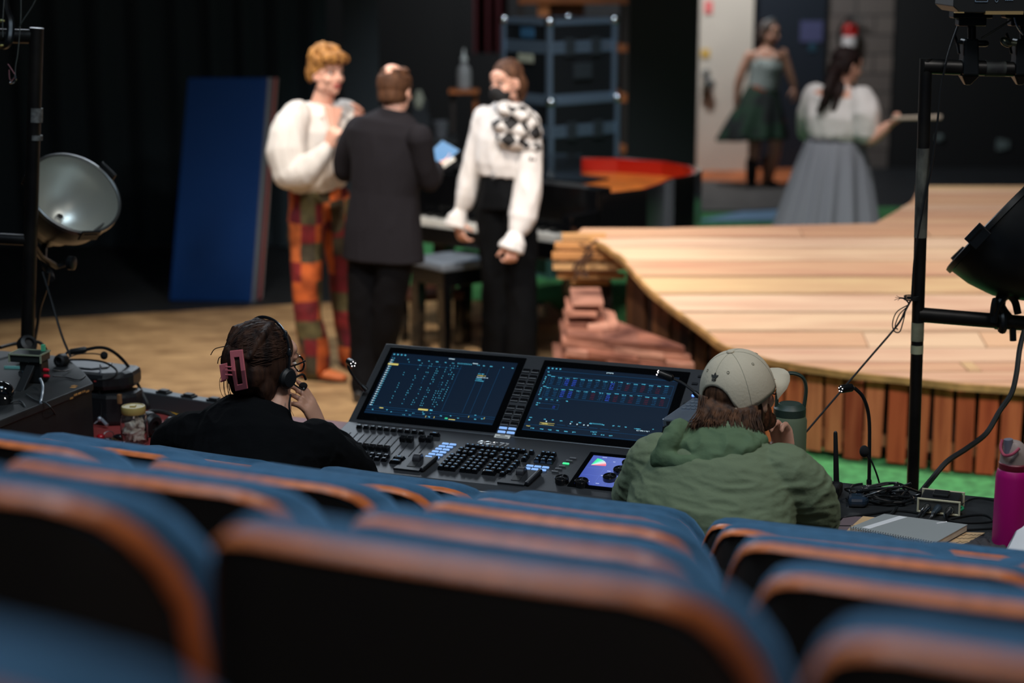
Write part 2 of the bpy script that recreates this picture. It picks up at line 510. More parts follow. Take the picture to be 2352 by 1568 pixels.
mb = MB(); slab(mb, 1446, 1606, -500, 470, 16.2, .08)
solo('scenery_flat', mb, BLACK, 'wide black scenery flat between the road cases and the cream door', 'scenery flat')

# wooden shelving behind the road cases
WOODO = mat('orange shelf wood', C(176, 96, 46), .55, var=.25, vscale=5)
sx0, sx1 = at(1190, 100, 15.0).x, at(1441, 100, 15.0).x
t = thing('shelving_unit', 'orange wooden shelving unit showing behind the stacked road cases', 'shelves', ((sx0 + sx1) / 2, 15.0, 0))
for (ya, yb) in ((-90, -78), (-5, 9), (101, 119), (212, 234), (330, 350)):
    mb = MB(); za, zb = at(1300, ya, 15).z, at(1300, yb, 15).z; mb.box(((sx0 + sx1) / 2, 15.15, (za + zb) / 2), (sx1 - sx0, .4, za - zb)); part('shelf', mb, WOODO, t, bevel=.004)
for x in (sx0 + .02, sx1 - .02):
    for yy in (14.98, 15.33):
        mb = MB(); mb.box((x, yy, 1.45), (.05, .05, 2.9)); part('post', mb, mat('dark post wood', C(46, 34, 28), .6), t)
z_ = at(1300, -5, 15).z
t2 = thing('wooden_crate', 'plain orange wooden crate on the shelf above the road cases', 'crate', (at(1245, 0, 15.1).x, 15.1, at(1245, 40, 15).z))
# crate stands behind the top case on the shelf
c0, c1 = at(1248, 0, 15.1).x, at(1268, 0, 15.1).x
mb = MB(); mb.box((c0, 15.1, at(1245, 5, 15).z), (c1 - c0 + .02, .2, at(1245, -60, 15).z - at(1245, 60, 15).z)); part('side_board', mb, mat('bright plank', C(205, 122, 68), .55, var=.2), t2)
mb = MB(); mb.box(((c1 + at(1335, 0, 15.1).x) / 2, 15.16, at(1245, 0, 15).z), (.3, .06, .5)); part('back_board', mb, mat('dark plank', C(98, 54, 32), .6, var=.2), t2)

# tall wooden stand with a white bottle, cluttered dark bench
z0 = at(1066, 205, 14.6).z
t = thing('wooden_stand', 'tall narrow wooden stand with a small top, between the suit and masked woman', 'stand', (at(1066, 205, 14.6).x, 14.6, 0))
X = at(1066, 205, 14.6).x
mb = MB(); mb.box((X, 14.6, z0 - .015), (.24, .2, .03)); part('top', mb, WOODO, t, bevel=.004)
for dx in (-.09, .09):
    mb = MB(); mb.box((X + dx, 14.6, (z0 - .03) / 2), (.035, .035, z0 - .03)); part('leg', mb, WOODO if dx > 0 else mat('dark post wood', (0, 0, 0)), t)
zb = z0
mb = MB(); mb.lathe((X, 14.6, zb), (0, 0, 1), [(.05, 0), (.058, .01), (.058, .13), (.05, .17), (.022, .2), (.022, .23)], 20)
t = thing('squeeze_bottle', 'pale squeeze bottle standing on the tall wooden stand', 'bottle', (X, 14.6, zb))
part('bottle_body', mb, mat('frosted bottle', C(150, 146, 144), .5), t, True)
mb = MB(); mb.lathe((X, 14.6, zb + .23), (0, 0, 1), [(.026, 0), (.026, .02), (.012, .03), (.006, .09)], 14); part('nozzle', mb, WHITE, t, True)

bx0, bx1 = at(915, 330, 14.2).x, at(1035, 330, 14.2).x; bz = at(980, 318, 14.2).z
t = thing('work_bench', 'dark cluttered work bench in the shadows behind the suited man', 'bench', ((bx0 + bx1) / 2, 14.3, 0))
mb = MB(); mb.box(((bx0 + bx1) / 2, 14.3, bz - .02), (bx1 - bx0 + .1, .4, .04)); part('top', mb, BLACK, t, bevel=.004)
for x in (bx0, bx1):
    for y in (14.14, 14.46):
        mb = MB(); mb.box((x, y, bz / 2 - .02), (.05, .05, bz - .04)); part('leg', mb, BLACK, t)
mb = MB(); q = at(1012, 318, 14.25); mb.lathe(q, (0, 0, 1), [(.05, 0), (.065, .13), (.05, .14)], 16); solo('cup', mb, mat('grey cup', C(92, 92, 96), .5), 'grey beaker at the right end of the dark work bench', 'cup', smooth=True)
mb = MB(); q = at(965, 318, 14.3); mb.box(q + V((0, 0, .09)), (.16, .14, .18)); mb.box(q + V((0, 0, .24)), (.12, .1, .12)); solo('storage_box', mb, mat('dim box card', C(34, 36, 40), .7), 'small dark stepped storage box on the work bench', 'box', bevel=.004)
mb = MB(); q = at(962, 236, 14.28); mb.ell(q, (.05, .04, .075)); mb.ell(q + V((.0, 0, .07)), (.03, .03, .03)); q2 = at(962, 248, 14.28)
solo('cloth_bundle', mb, mat('pale rag', C(150, 148, 130), .8), 'pale cloth bundle on top of the box on the work bench', 'cloth', loc=q2, smooth=True)

# ------------------------------------------------------------------ road cases
ALU = mat('aluminium edging', C(128, 150, 172), .35, .75)
CASEB = mat('black case laminate', C(16, 19, 22), .45)
def road_case(label, cx, cy, z0, w, d, h, rz, lid, group=None):
    t = thing('road_case', label, 'road case', (cx, cy, z0), rz)
    F = ROOTM[t.name]
    def P(n, boxes, m, b=.003):
        mb = MB(F)
        for c, s in boxes: mb.box(c, s)
        return part(n, mb, m, t, bevel=b)
    P('case_body', [((0, 0, (h - lid) / 2 + .0), (w, d, h - lid - .01))], CASEB)
    P('lid', [((0, 0, h - lid / 2), (w, d, lid - .01))], CASEB)
    e = .035
    for z in (e / 2, h - lid - e / 2 - .004, h - lid + e / 2 + .004, h - e / 2):
        P('edge_rail', [((0, sy * (d / 2), z), (w + .012, .012, e)) for sy in (-1, 1)] + [((sx * (w / 2), 0, z), (.012, d + .012, e)) for sx in (-1, 1)], ALU, .002)
    for sx in (-1, 1):
        for sy in (-1, 1):
            P('corner_rail', [((sx * w / 2, sy * d / 2, h / 2), (e, e, h - .005))], ALU, .003)
            mb = MB(F); mb.ell((sx * w / 2, sy * d / 2, h - .01), .035); part('ball_corner', mb, CHROME, t, True)
    for (x, y, sx, sy) in ((-w * .2, -d / 2 - .008, .1, .02), (w * .2, -d / 2 - .008, .1, .02)):
        P('latch', [((x, y, h - lid - .0), (.09, .02, .12))], mat('dull latch', C(70, 78, 84), .4, .7))
    P('handle', [((0, -d / 2 - .01, h * .35), (.16, .02, .11))], mat('dull latch', (0, 0, 0)))
    P('paper_label', [((-w / 2 - .008, 0, h - lid - .08), (.006, .17, .06))], mat('case label', C(140, 144, 128), .7))
    P('tape_strip', [((-w / 2 - .008, -.02, h - lid * .5), (.006, .15, .07))], mat('blue tape', C(32, 74, 104), .7))
    return t
q = at(1283, 300, 13.0)
zt = at(1270, 45, 12.75).z; zm = at(1270, 228, 12.75).z; zb_ = at(1270, 236, 12.75).z
road_case('black road case with silver edges, upper one of the stack', q.x, 13.02, zm, .60, .50, zt - zm, 39, .19)
road_case('black road case with silver edges, lower one of the stack behind the piano', q.x + .012, 13.02, 0, .62, .52, zm, 39, .22)

# ------------------------------------------------------------------ blue gym mat
def pix_prism(px, Y0, Y1, z_on=None):
    pass
t = thing('gym_mat', 'tall blue gym mat standing on end with white and red striped side', 'gym mat', tuple(atz(490, 692, 0)))
BL, BR = at(387, 688, 11.85), at(576, 697, 11.80); TL, TR = at(430, 178, 11.95), at(614, 178, 11.90)
SR, ST = at(601, 697, 11.98), at(637, 179, 12.08)
BL.z = BR.z = SR.z = .002
nb = V((.0, .1, 0)); back = (SR - BR)
bl2, br2, tl2, tr2 = BL + back, SR, TL + (ST - TR), ST
mb = MB(); mb.hexa([BL, BR, br2, bl2], [TL, TR, tr2, tl2]); part('mat_cover', mb, mat('royal blue vinyl', C(0, 54, 118), .6, spec=.25, bump=.5, bscale=5, stretch=(1, 1, 2.5)), t, bevel=.012)
for (f0, f1, m) in ((.08, .45, mat('grey stripe', C(150, 160, 172), .6)), (.5, .62, mat('navy stripe', C(40, 30, 70), .6)), (.62, .84, mat('red stripe', C(196, 60, 62), .6)), (.86, .98, mat('pale stripe', C(205, 190, 190), .6))):
    o_ = V((.006, -.006, 0)); z_ = V((0, 0, .006))
    a0, a1 = BR.lerp(SR, f0) + o_, BR.lerp(SR, f1) + o_; b0, b1 = TR.lerp(ST, f0) + o_, TR.lerp(ST, f1) + o_
    mb = MB(); mb.hexa([a0, a1, a1 + V((-.01, .01, 0)), a0 + V((-.01, .01, 0))], [b0, b1, b1 + V((-.01, .01, 0)), b0 + V((-.01, .01, 0))]); part('side_stripe', mb, m, t)

# ------------------------------------------------------------------ turf, painted floor pieces
TURF = mat('green turf', C(76, 152, 90), .9, var=.3, vscale=22, bump=.8, bscale=120)
mb = MB()
g1 = atz(920, 688, 0); g2 = atz(1262, 694, 0)
mb.prism([(g1.x, g1.y), (g2.x, g2.y), (.75, 9.6), (.95, 8.0), (.95, 5.85), (5.2, 5.85), (5.2, 16.2), (1.2, 16.2), (-1.0, 15.2)], 0, .012)
solo('artificial_turf', mb, TURF, 'bright green artificial turf laid around and under the wooden ramp', 'turf', loc=(1.5, 10, 0), kind='stuff')
mb = MB(); c = atz(1640, 455, 0); mb.lathe((c.x, c.y, .013), (0, 0, 1), [(1.02, 0), (1.02, .02)], 48)
solo('floor_disc', mb, mat('dark round cloth', C(84, 82, 80), .7, var=.2, vscale=4), 'dark grey round mat lying on the turf near the cream door', 'mat')
mb = MB(); P_ = [atz(*p, 0) for p in ((1600, 512), (1700, 492), (1770, 470), (1850, 458), (1960, 470), (1950, 512))]
mb.prism([(p.x, p.y) for p in P_], .013, .022); solo('floor_cloth', mb, mat('pale blue cloth', C(120, 160, 196), .7), 'pale blue cloth on the floor beside the round mat', 'cloth')

# ------------------------------------------------------------------ wooden ramp
ZY = [(5, .43), (8.2, .445), (8.5, .50), (8.8, .59), (9.1, .68), (9.4, .76), (9.8, .81), (12.5, .80)]
def zf(y):
    for (a, za), (b_, zb) in zip(ZY, ZY[1:]):
        if y <= b_:
            u = (y - a) / (b_ - a); return za + (zb - za) * max(0, u)
    return .8
def surf(x, y):
    d = ray(x, y); lo = 6.0; hi = 12.4
    f = lambda Yy: (CAMH + d.z * Yy / d.y) - zf(Yy)
    for k in range(60):
        m_ = (lo + hi) / 2
        if f(m_) > 0: lo = m_
        else: hi = m_
    return V((d.x * lo / d.y, lo, zf(lo)))
edge_px = [(2520, 896), (2352, 888), (2200, 878), (2060, 862), (1950, 852), (1850, 838), (1760, 822), (1700, 808), (1650, 785), (1600, 745), (1540, 702), (1490, 662), (1455, 622), (1430, 592), (1390, 562), (1352, 545), (1318, 535)]
edge = [surf(*p) for p in edge_px]
edge[-1].y = 9.66
def yfront(x):
    for a, b_ in zip(edge, edge[1:]):
        if b_.x <= x <= a.x: return a.y + (b_.y - a.y) * (x - a.x) / (b_.x - a.x)
    return 9.7 if x < edge[-1].x else edge[0].y
def xleft(y):
    if y <= edge[0].y: return edge[0].x
    for a, b_ in zip(edge, edge[1:]):
        if y <= b_.y: return a.x + (b_.x - a.x) * (y - a.y) / max(1e-6, (b_.y - a.y))
    e2 = [V((edge[-1].x, 9.66, 0)), V((at(1330, 527, 9.82).x, 9.82, 0)), V((at(1990, 515, 10.0).x, 9.90, 0)), V((at(2085, 470, 11.0).x, 10.9, 0)), V((at(2112, 430, 11.6).x, 11.6, 0))]
    for a, b_ in zip(e2, e2[1:]):
        if y <= b_.y: return a.x + (b_.x - a.x) * (y - a.y) / max(1e-6, (b_.y - a.y))
    return e2[-1].x
t = thing('wooden_ramp', 'large curving wooden stage ramp with pale planks and red-stained fence front', 'stage ramp', (2.6, 9.2, 0))
PLANK = island_mat('pale planks', [C(200, 156, 124), C(216, 176, 142), C(204, 160, 130), C(222, 190, 162), C(208, 176, 128)], .6, (.9, 9, 9), .5, C(176, 118, 100))
mb = MB(); y = edge[0].y; pw = .185
while y < 11.6:
    y1 = y + pw - .022
    x0a, x0b = xleft(y + .001), xleft(y1); xr = 5.0
    cuts = sorted(random.uniform(min(x0a, x0b) + .6, xr - .2) for _ in range(random.choice((1, 2))))
    xs = [None] + cuts + [xr]
    ym = (y + y1) / 2
    for k in range(len(xs) - 1):
        a0 = x0a if k == 0 else xs[k]; a1 = x0b if k == 0 else xs[k]; bb = xs[k + 1] - .004
        dz = random.uniform(-.003, .003)
        za, zb = zf(y) + dz, zf(y1) + dz
        mb.hexa([V((a0, y, za - .022)), V((bb, y, za - .022)), V((bb, y1, zb - .022)), V((a1, y1, zb - .022))], [V((a0, y, za)), V((bb, y, za)), V((bb, y1, zb)), V((a1, y1, zb))])
    y += pw
part('deck_planks', mb, PLANK, t, bevel=.003)
# carcass under the planks
mb = MB(); yy = [edge[0].y + .14] + [k * .25 + 8 for k in range(15)]
rs = []
for y in yy:
    if y > 11.55: break
    xl = max(xleft(y - .13), xleft(y), xleft(min(y + .1, 11.6))) + .14; z = zf(y) - .035
    rs.append([V((xl, y, .012)), V((5.0, y, .012)), V((5.0, y, z)), V((xl, y, z))])
mb.rings(rs); part('ramp_frame', mb, mat('dark understructure', C(42, 28, 22), .8), t)
# rim strip following the edge
mb = MB(); pts = [p + V((.005, -.012, -.028)) for p in edge[:-1]]
rs = []
for i, p in enumerate(pts):
    tt = (pts[min(i + 1, len(pts) - 1)] - pts[max(i - 1, 0)]); nrm = V((tt.y, -tt.x, 0)).normalized() * -1
    if nrm.y > 0: nrm = -nrm
    rs.append([p + nrm * .012 + V((0, 0, -.004)), p + nrm * .012 + V((0, 0, .026)), p - nrm * .012 + V((0, 0, .026)), p - nrm * .012 + V((0, 0, -.004))])
mb.rings(rs); part('rim_strip', mb, mat('ochre rim', C(168, 128, 78), .6, var=.3, vscale=12), t)
# fence palings under the edge
PALE = island_mat('stained palings', [C(150, 62, 34), C(196, 112, 72), C(170, 76, 44), C(206, 132, 90), C(140, 52, 30)], .7, (14, 14, 1.3), .75, C(112, 30, 16))
SHADE_PALE = island_mat('shade-dark palings', [C(70, 44, 28), C(118, 74, 44), C(52, 32, 20), C(136, 88, 54)], .75, (14, 14, 1.3), .6, C(34, 20, 14))  # for the left palings: shade put into a darker wood colour
mb2 = MB()
mb = MB(); L_ = 0; path = edge[:-2]
dense = []
for a, b_ in zip(path, path[1:]):
    nseg = 30
    for j in range(nseg): dense.append(a.lerp(b_, j / nseg))
acc = 0; last = dense[0]; start = dense[0]
for p in dense[1:]:
    acc += (V((p.x, p.y, 0)) - V((last.x, last.y, 0))).length; last = p
    if acc >= .098:
        d = V((p.x - start.x, p.y - start.y, 0)).normalized(); nrm = V((d.y, -d.x, 0))
        if nrm.y < 0: nrm = -nrm
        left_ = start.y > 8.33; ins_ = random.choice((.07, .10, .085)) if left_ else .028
        c0 = start + nrm * ins_; c1 = start + d * random.uniform(.078, .088) + nrm * ins_
        zt_ = min(start.z, p.z) - .045 - random.uniform(0, .012); zb0 = .02 + random.uniform(0, .03)
        th = nrm * .018; sk = d * random.uniform(-.006, .006)
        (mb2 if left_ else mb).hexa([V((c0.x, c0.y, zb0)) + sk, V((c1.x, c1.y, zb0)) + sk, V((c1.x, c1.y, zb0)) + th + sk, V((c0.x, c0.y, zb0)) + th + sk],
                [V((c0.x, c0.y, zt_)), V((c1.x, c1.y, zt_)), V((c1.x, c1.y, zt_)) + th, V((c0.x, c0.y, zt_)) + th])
        acc = 0; start = p.copy()
part('fence_palings', mb, PALE, t, bevel=.002)
part('shaded_side_palings', mb2, SHADE_PALE, t, bevel=.002)  # left run of the same palings, coloured darker for shade
mb = MB()
for zz in (.12,):
    pts = []
    for p in path[:9]:
        pts.append(V((p.x + .0, p.y + .07, zz)))
    for a, b_ in zip(pts, pts[1:]): mb.bar(a, b_, .05, .03)
part('fence_rail', mb, mat('rail wood', C(150, 98, 66), .7), t)
# slatted curled end
SL = island_mat('end slats', [C(214, 160, 104), C(196, 138, 84), C(222, 176, 122)], .6, (1, 9, 9), .4, C(120, 70, 40))
mb = MB()
for k, (yy0, yy1, xa, xb) in enumerate(((536, 552, 1290, 1392), (556, 572, 1274, 1428), (579, 597, 1268, 1440), (603, 620, 1270, 1445), (627, 641, 1280, 1436), (645, 655, 1312, 1400))):
    Yd = 9.62 + [.0, -.06, -.08, -.06, .0, .08][k]
    a, b_ = at(xa, yy0, Yd), at(xb, yy0, Yd); c_, d_ = at(xb, yy1, Yd), at(xa, yy1, Yd); th = V((0, .03, 0))
    mb.hexa([d_, c_, c_ + th, d_ + th], [a, b_, b_ + th, a + th])
part('end_slats', mb, SL, t, bevel=.004)
mb = MB(); a = at(1285, 545, 9.72); b_ = at(1425, 655, 9.72)
prof = []
for k in range(20):
    q_ = 2 * pi * k / 20; cx_, cz_ = (a.x + b_.x) / 2, (a.z + b_.z) / 2
    prof.append((cx_ + cos(q_) * (b_.x - a.x) * .5, cz_ + sin(q_) * (a.z - b_.z) * .52))
mb.prism(prof, 0, .25, Matrix(((1, 0, 0, 0), (0, 0, 1, 9.72), (0, 1, 0, 0), (0, 0, 0, 1)))); part('end_block', mb, mat('curl core', C(120, 74, 44), .7), t)
mb = MB(); a = at(1372, 655, 9.75); mb.box((a.x, 9.85, a.z / 2), (.16, .16, a.z)); a = at(1330, 700, 9.8); part('end_post', mb, mat('dark understructure', (0, 0, 0)), t)
mb = MB(); sp = [at(*p, 9.5) for p in ((1372, 552), (1350, 568), (1342, 590), (1330, 600), (1318, 615), (1330, 628), (1350, 634), (1338, 612), (1352, 596), (1362, 580))]
mb.tube(spline(sp, 4), .008, 6); sp = [at(*p, 9.5) for p in ((1330, 560), (1360, 575), (1335, 600), (1320, 640))]; mb.tube(spline(sp, 4), .007, 6)
part('painted_scroll', mb, mat('dark scroll paint', C(70, 44, 26), .7), t)

# layered rock ledges in front
ROCK = island_mat('painted rock', [C(136, 82, 64), C(186, 130, 108), C(112, 62, 48), C(206, 152, 130), C(160, 104, 84)], .85, (2.8, 2.8, 14), .95, C(66, 32, 26))
t = thing('rock_ledge', 'pinkish brown layered rock ledge prop in front of the ramp end', 'rock prop', tuple(atz(1450, 850, 0)))
layers = []
for k in range(13): layers.append((k * .032, (k + 1) * .032, 1256 + 4 * k + random.uniform(-9, 9), 1664 - 2 * k + random.uniform(-18, 8), k * .006))
layers += [(.416, .444, 1302, 1436, .02), (.444, .476, 1310, 1404, .05), (.476, .504, 1306, 1384, .04), (.504, .532, 1322, 1392, .09), (.532, .556, 1318, 1400, .05)]
for li, (z0, z1, xa, xb, sb) in enumerate(layers):
    X0, X1 = at(xa, 780, 8.75).x, at(xb, 780, 8.45).x
    yl = lambda x: 8.86 - (x - .15) * .55 if li < 13 else 9.0
    xs = [X0]
    while xs[-1] < X1: xs.append(min(X1, xs[-1] + random.uniform(.10, .26)))
    mb = MB()
    for a, b_ in zip(xs, xs[1:]):
        o_ = sb + random.uniform(-.035, .03)
        ya, yb = yl(a) + o_, yl(b_) + o_; ba, bb = min(yfront(a) - .06, 9.42), min(yfront(b_) - .06, 9.42)
        if ba < ya + .04 or bb < yb + .04: continue
        j = lambda s_=.008: random.uniform(-s_, s_)
        mb.hexa([V((a, ya, z0)), V((b_, yb, z0)), V((b_, bb, z0)), V((a, ba, z0))], [V((a, ya + .006, z1 + j(.004))), V((b_, yb + .006, z1 + j(.004))), V((b_, bb, z1)), V((a, ba, z1))])
    if mb.v: part('rock_layer', mb, ROCK, t, bevel=.003)

# ------------------------------------------------------------------ grand piano and bench
PB = mat('piano black', C(10, 11, 13), .12, spec=.6, coat=.6)
KL, KR = V((-.62, 11.05, 0)), V((.50, 10.13, 0))
OUT = [(-.62, 11.05), (.50, 10.13), (.78, 10.36), (.90, 10.62), (.98, 10.85), (1.12, 11.02), (1.19, 11.28), (1.16, 11.55), (1.02, 11.78), (.72, 11.95), (.3, 12.0), (.1, 11.92)]
t = thing('grand_piano', 'black grand piano with lid off showing red inner rim and gold frame', 'piano', (.25, 11.0, 0))
ctr = V((.28, 11.05, 0))
inn = [(ctr.x + (x - ctr.x) * .94, ctr.y + (y - ctr.y) * .94) for x, y in OUT]
n_ = len(OUT)
def shell(mb, o1, o2, z0, z1):
    vs = [V((x, y, z0)) for x, y in o1] + [V((x, y, z1)) for x, y in o1] + [V((x, y, z1)) for x, y in o2] + [V((x, y, z0)) for x, y in o2]
    fs = []; n = len(o1)
    for k in range(4):
        for i in range(n): fs.append((k * n + i, k * n + (i + 1) % n, ((k + 1) % 4) * n + (i + 1) % n, ((k + 1) % 4) * n + i))
    return mb.add(vs, fs)
mb = MB(); mid = [((a[0] + b_[0]) / 2, (a[1] + b_[1]) / 2) for a, b_ in zip(OUT, inn)]
shell(mb, OUT, mid, .62, .955); part('rim', mb, PB, t, bevel=.004)
mb = MB(); shell(mb, mid, inn, .80, .95); part('inner_rim', mb, mat('red inner rim', C(170, 26, 14), .35, coat=.4), t)
mb = MB(); mb.prism(inn, .64, .86); part('gold_frame', mb, mat('gold frame', C(224, 128, 54), .35, .3, var=.25, vscale=6), t, bevel=.005)
u_ = (KR - KL).normalized(); g_ = V((-u_.y, u_.x, 0))
def pf(a, b_, z0, z1, d0, d1, m, name):
    mb = MB(); p0 = KL + u_ * a; p1 = KL + u_ * b_
    q = [p0 + g_ * d0, p1 + g_ * d0, p1 + g_ * d1, p0 + g_ * d1]
    mb.hexa([V((p.x, p.y, z0)) for p in q], [V((p.x, p.y, z1)) for p in q]); return part(name, mb, m, t, bevel=.004)
W_ = (KR - KL).length
pf(0, W_, .60, .70, -.27, .05, PB, 'key_bed')
pf(0, .07, .70, .86, -.27, .0, PB, 'key_block'); pf(W_ - .07, W_, .70, .86, -.27, .0, PB, 'key_block')
pf(0, W_, .70, .985, -.03, .1, PB, 'fallboard')
mb = MB()
for k in range(52):
    a = .085 + (W_ - .17) * k / 52; b_ = a + (W_ - .17) / 52 - .0015
    p0, p1 = KL + u_ * a, KL + u_ * b_; q = [p0 - g_ * .24, p1 - g_ * .24, p1 - g_ * .03, p0 - g_ * .03]
    mb.hexa([V((p.x, p.y, .70)) for p in q], [V((p.x, p.y, .735)) for p in q])
part('white_keys', mb, mat('ivory', C(228, 226, 218), .3), t)
mb = MB()
for k in range(51):
    if k % 7 in (2, 6): continue
    a = .085 + (W_ - .17) * (k + 1) / 52 - .006; b_ = a + .012
    p0, p1 = KL + u_ * a, KL + u_ * b_; q = [p0 - g_ * .17, p1 - g_ * .17, p1 - g_ * .03, p0 - g_ * .03]
    mb.hexa([V((p.x, p.y, .735)) for p in q], [V((p.x, p.y, .748)) for p in q])
part('black_keys', mb, PB, t)
pf(.25, W_ - .2, .985, 1.0, .1, .35, PB, 'music_desk')
mb = MB(); mb.prism([(-.60, 11.05), (.38, 10.24), (.41, 10.6), (.46, 11.92), (.1, 11.90)], .957, .985); part('front_lid', mb, PB, t, bevel=.004)
a0, a1 = KL + u_ * .8 + g_ * -.0, KL + u_ * 1.36
mb = MB(); mb.bar(V((a0.x, a0.y, .99)), V((a1.x, a1.y, .99)), .02, .02); part('lit_desk_edge', mb, mat('painted edge highlight', C(96, 100, 104), .3, .6), t)  # grey bar paints the highlight along the lit desk edge
for (x, y) in ((.36, 10.35), (-.42, 11.05), (.85, 11.5)):
    mb = MB(); mb.lathe((x, y, .05), (0, 0, 1), [(.05, 0), (.05, .12), (.07, .3), (.07, .57)], 4); lg = part('leg', mb, PB, t, bevel=.004)
    mb = MB(); mb.lathe((x, y - .02, .027), (0, 1, 0), [(.026, 0), (.026, .03)], 14); part('caster', mb, mat('brass caster', C(190, 160, 100), .3, .9), lg, True)
mb = MB(); p = KL + u_ * .75 + g_ * .2; mb.box((p.x, p.y, .40), (.06, .04, .42)); mb.box((p.x, p.y, .17), (.22, .1, .08)); part('pedal_lyre', mb, PB, t, bevel=.004)
for k in (-1, 0, 1):
    mb = MB(); mb.bar(V((p.x + k * .06, p.y, .14)), V((p.x + k * .06 - .05, p.y - .14, .12)), .025, .012); part('pedal', mb, mat('brass caster', (0, 0, 0)), t)

bq = at(1045, 590, 10.35)
t = thing('piano_bench', 'black piano bench with a pale grey padded seat between the two standing people', 'bench', (bq.x, bq.y, 0), 38)
F = ROOTM[t.name]; zs = at(1045, 598, 10.3).z
mb = MB(F); mb.box((0, 0, zs - .01), (.42, .34, .05)); part('seat_pad', mb, mat('pale grey pad', C(112, 122, 134), .5), t, bevel=.012)
mb = MB(F); mb.box((0, 0, zs - .08), (.4, .32, .09)); part('seat_frame', mb, PB, t, bevel=.004)
for sx in (-1, 1):
    for sy in (-1, 1):
        mb = MB(F); mb.box((sx * .17, sy * .13, (zs - .12) / 2), (.05, .05, zs - .12), taper=1.3); part('leg', mb, PB, t, bevel=.004)
q = at(965, 665, 10.55)
t = thing('footstool', 'low dark footstool with an orange-brown top half hidden behind the suit trousers', 'stool', (q.x, q.y, 0), 20)
F = ROOTM[t.name]
mb = MB(F); mb.box((.06, 0, q.z - .02), (.34, .3, .05)); part('top', mb, mat('dark orange leather', C(70, 36, 22), .5, var=.3), t, bevel=.01)
for sx in (-1, 1):
    for sy in (-1, 1):
        mb = MB(F); mb.box((.06 + sx * .13, sy * .11, (q.z - .045) / 2), (.045, .045, q.z - .045)); part('leg', mb, PB, t)

# ------------------------------------------------------------------ raked house floor and theatre seats
ROWZ = {'Z': 2.07, 'A': 1.84, 'B': 1.605, 'C': 1.405, 'D': 1.18, 'E': .975}
ROWY = {'Z': .62, 'A': 1.37, 'B': 2.16, 'C': 2.87, 'D': 3.66, 'E': 4.38}
CARP = mat('dark carpet', C(22, 22, 24), .95, spec=.1)
TH0 = 22.5
prev = -.2
for k in 'ZABCDE':
    z = ROWZ[k] - .86; y0 = ROWY[k] - .42; y1 = ROWY[k] + .36
    if k == 'Z': y0 = -1.2
    mb = MB(Matrix.Rotation(radians(-TH0), 4, 'Z'))
    cth = cos(radians(TH0)); mb.box((0, (y0 + y1) / 2 * cth, (z - .1) / 2 - .02), (9, (y1 - y0) * cth + .01, z + .14)); struct('floor', mb, CARP)

VELVET = mat('blue velvet', C(54, 92, 122), .85, sheen=.55, spec=.2, var=.12, vscale=30, bump=.25, bscale=220)
TRIM = mat('varnished orange wood', C(206, 112, 60), .42, coat=.08, spec=.35, var=.18, vscale=9, stretch=(3, 1, 1))
SHELL = mat('dark seat shell', C(54, 50, 48), .6, spec=.3)
def outline(hw, top, drop=0.0):
    pts = []
    R_ = [(.266, .30), (.270, .45), (.272, .60), (.271, .68), (.266, .745), (.255, .785), (.239, .82), (.222, .843), (.200, .857), (.17, .862), (.09, .864), (0, .865)]
    for x, z in R_: pts.append((x, z))
    full = [(x, z) for x, z in pts] + [(-x, z) for x, z in pts[-2::-1]]
    return full
OL = outline(0, 0)
def off(pl, d):
    out = []
    n = len(pl)
    for i, (x, z) in enumerate(pl):
        a = pl[max(i - 1, 0)]; c_ = pl[min(i + 1, n - 1)]; tx, tz = c_[0] - a[0], c_[1] - a[1]; l = math.hypot(tx, tz)
        out.append((x + tz / l * d, z - tx / l * d))
    return out
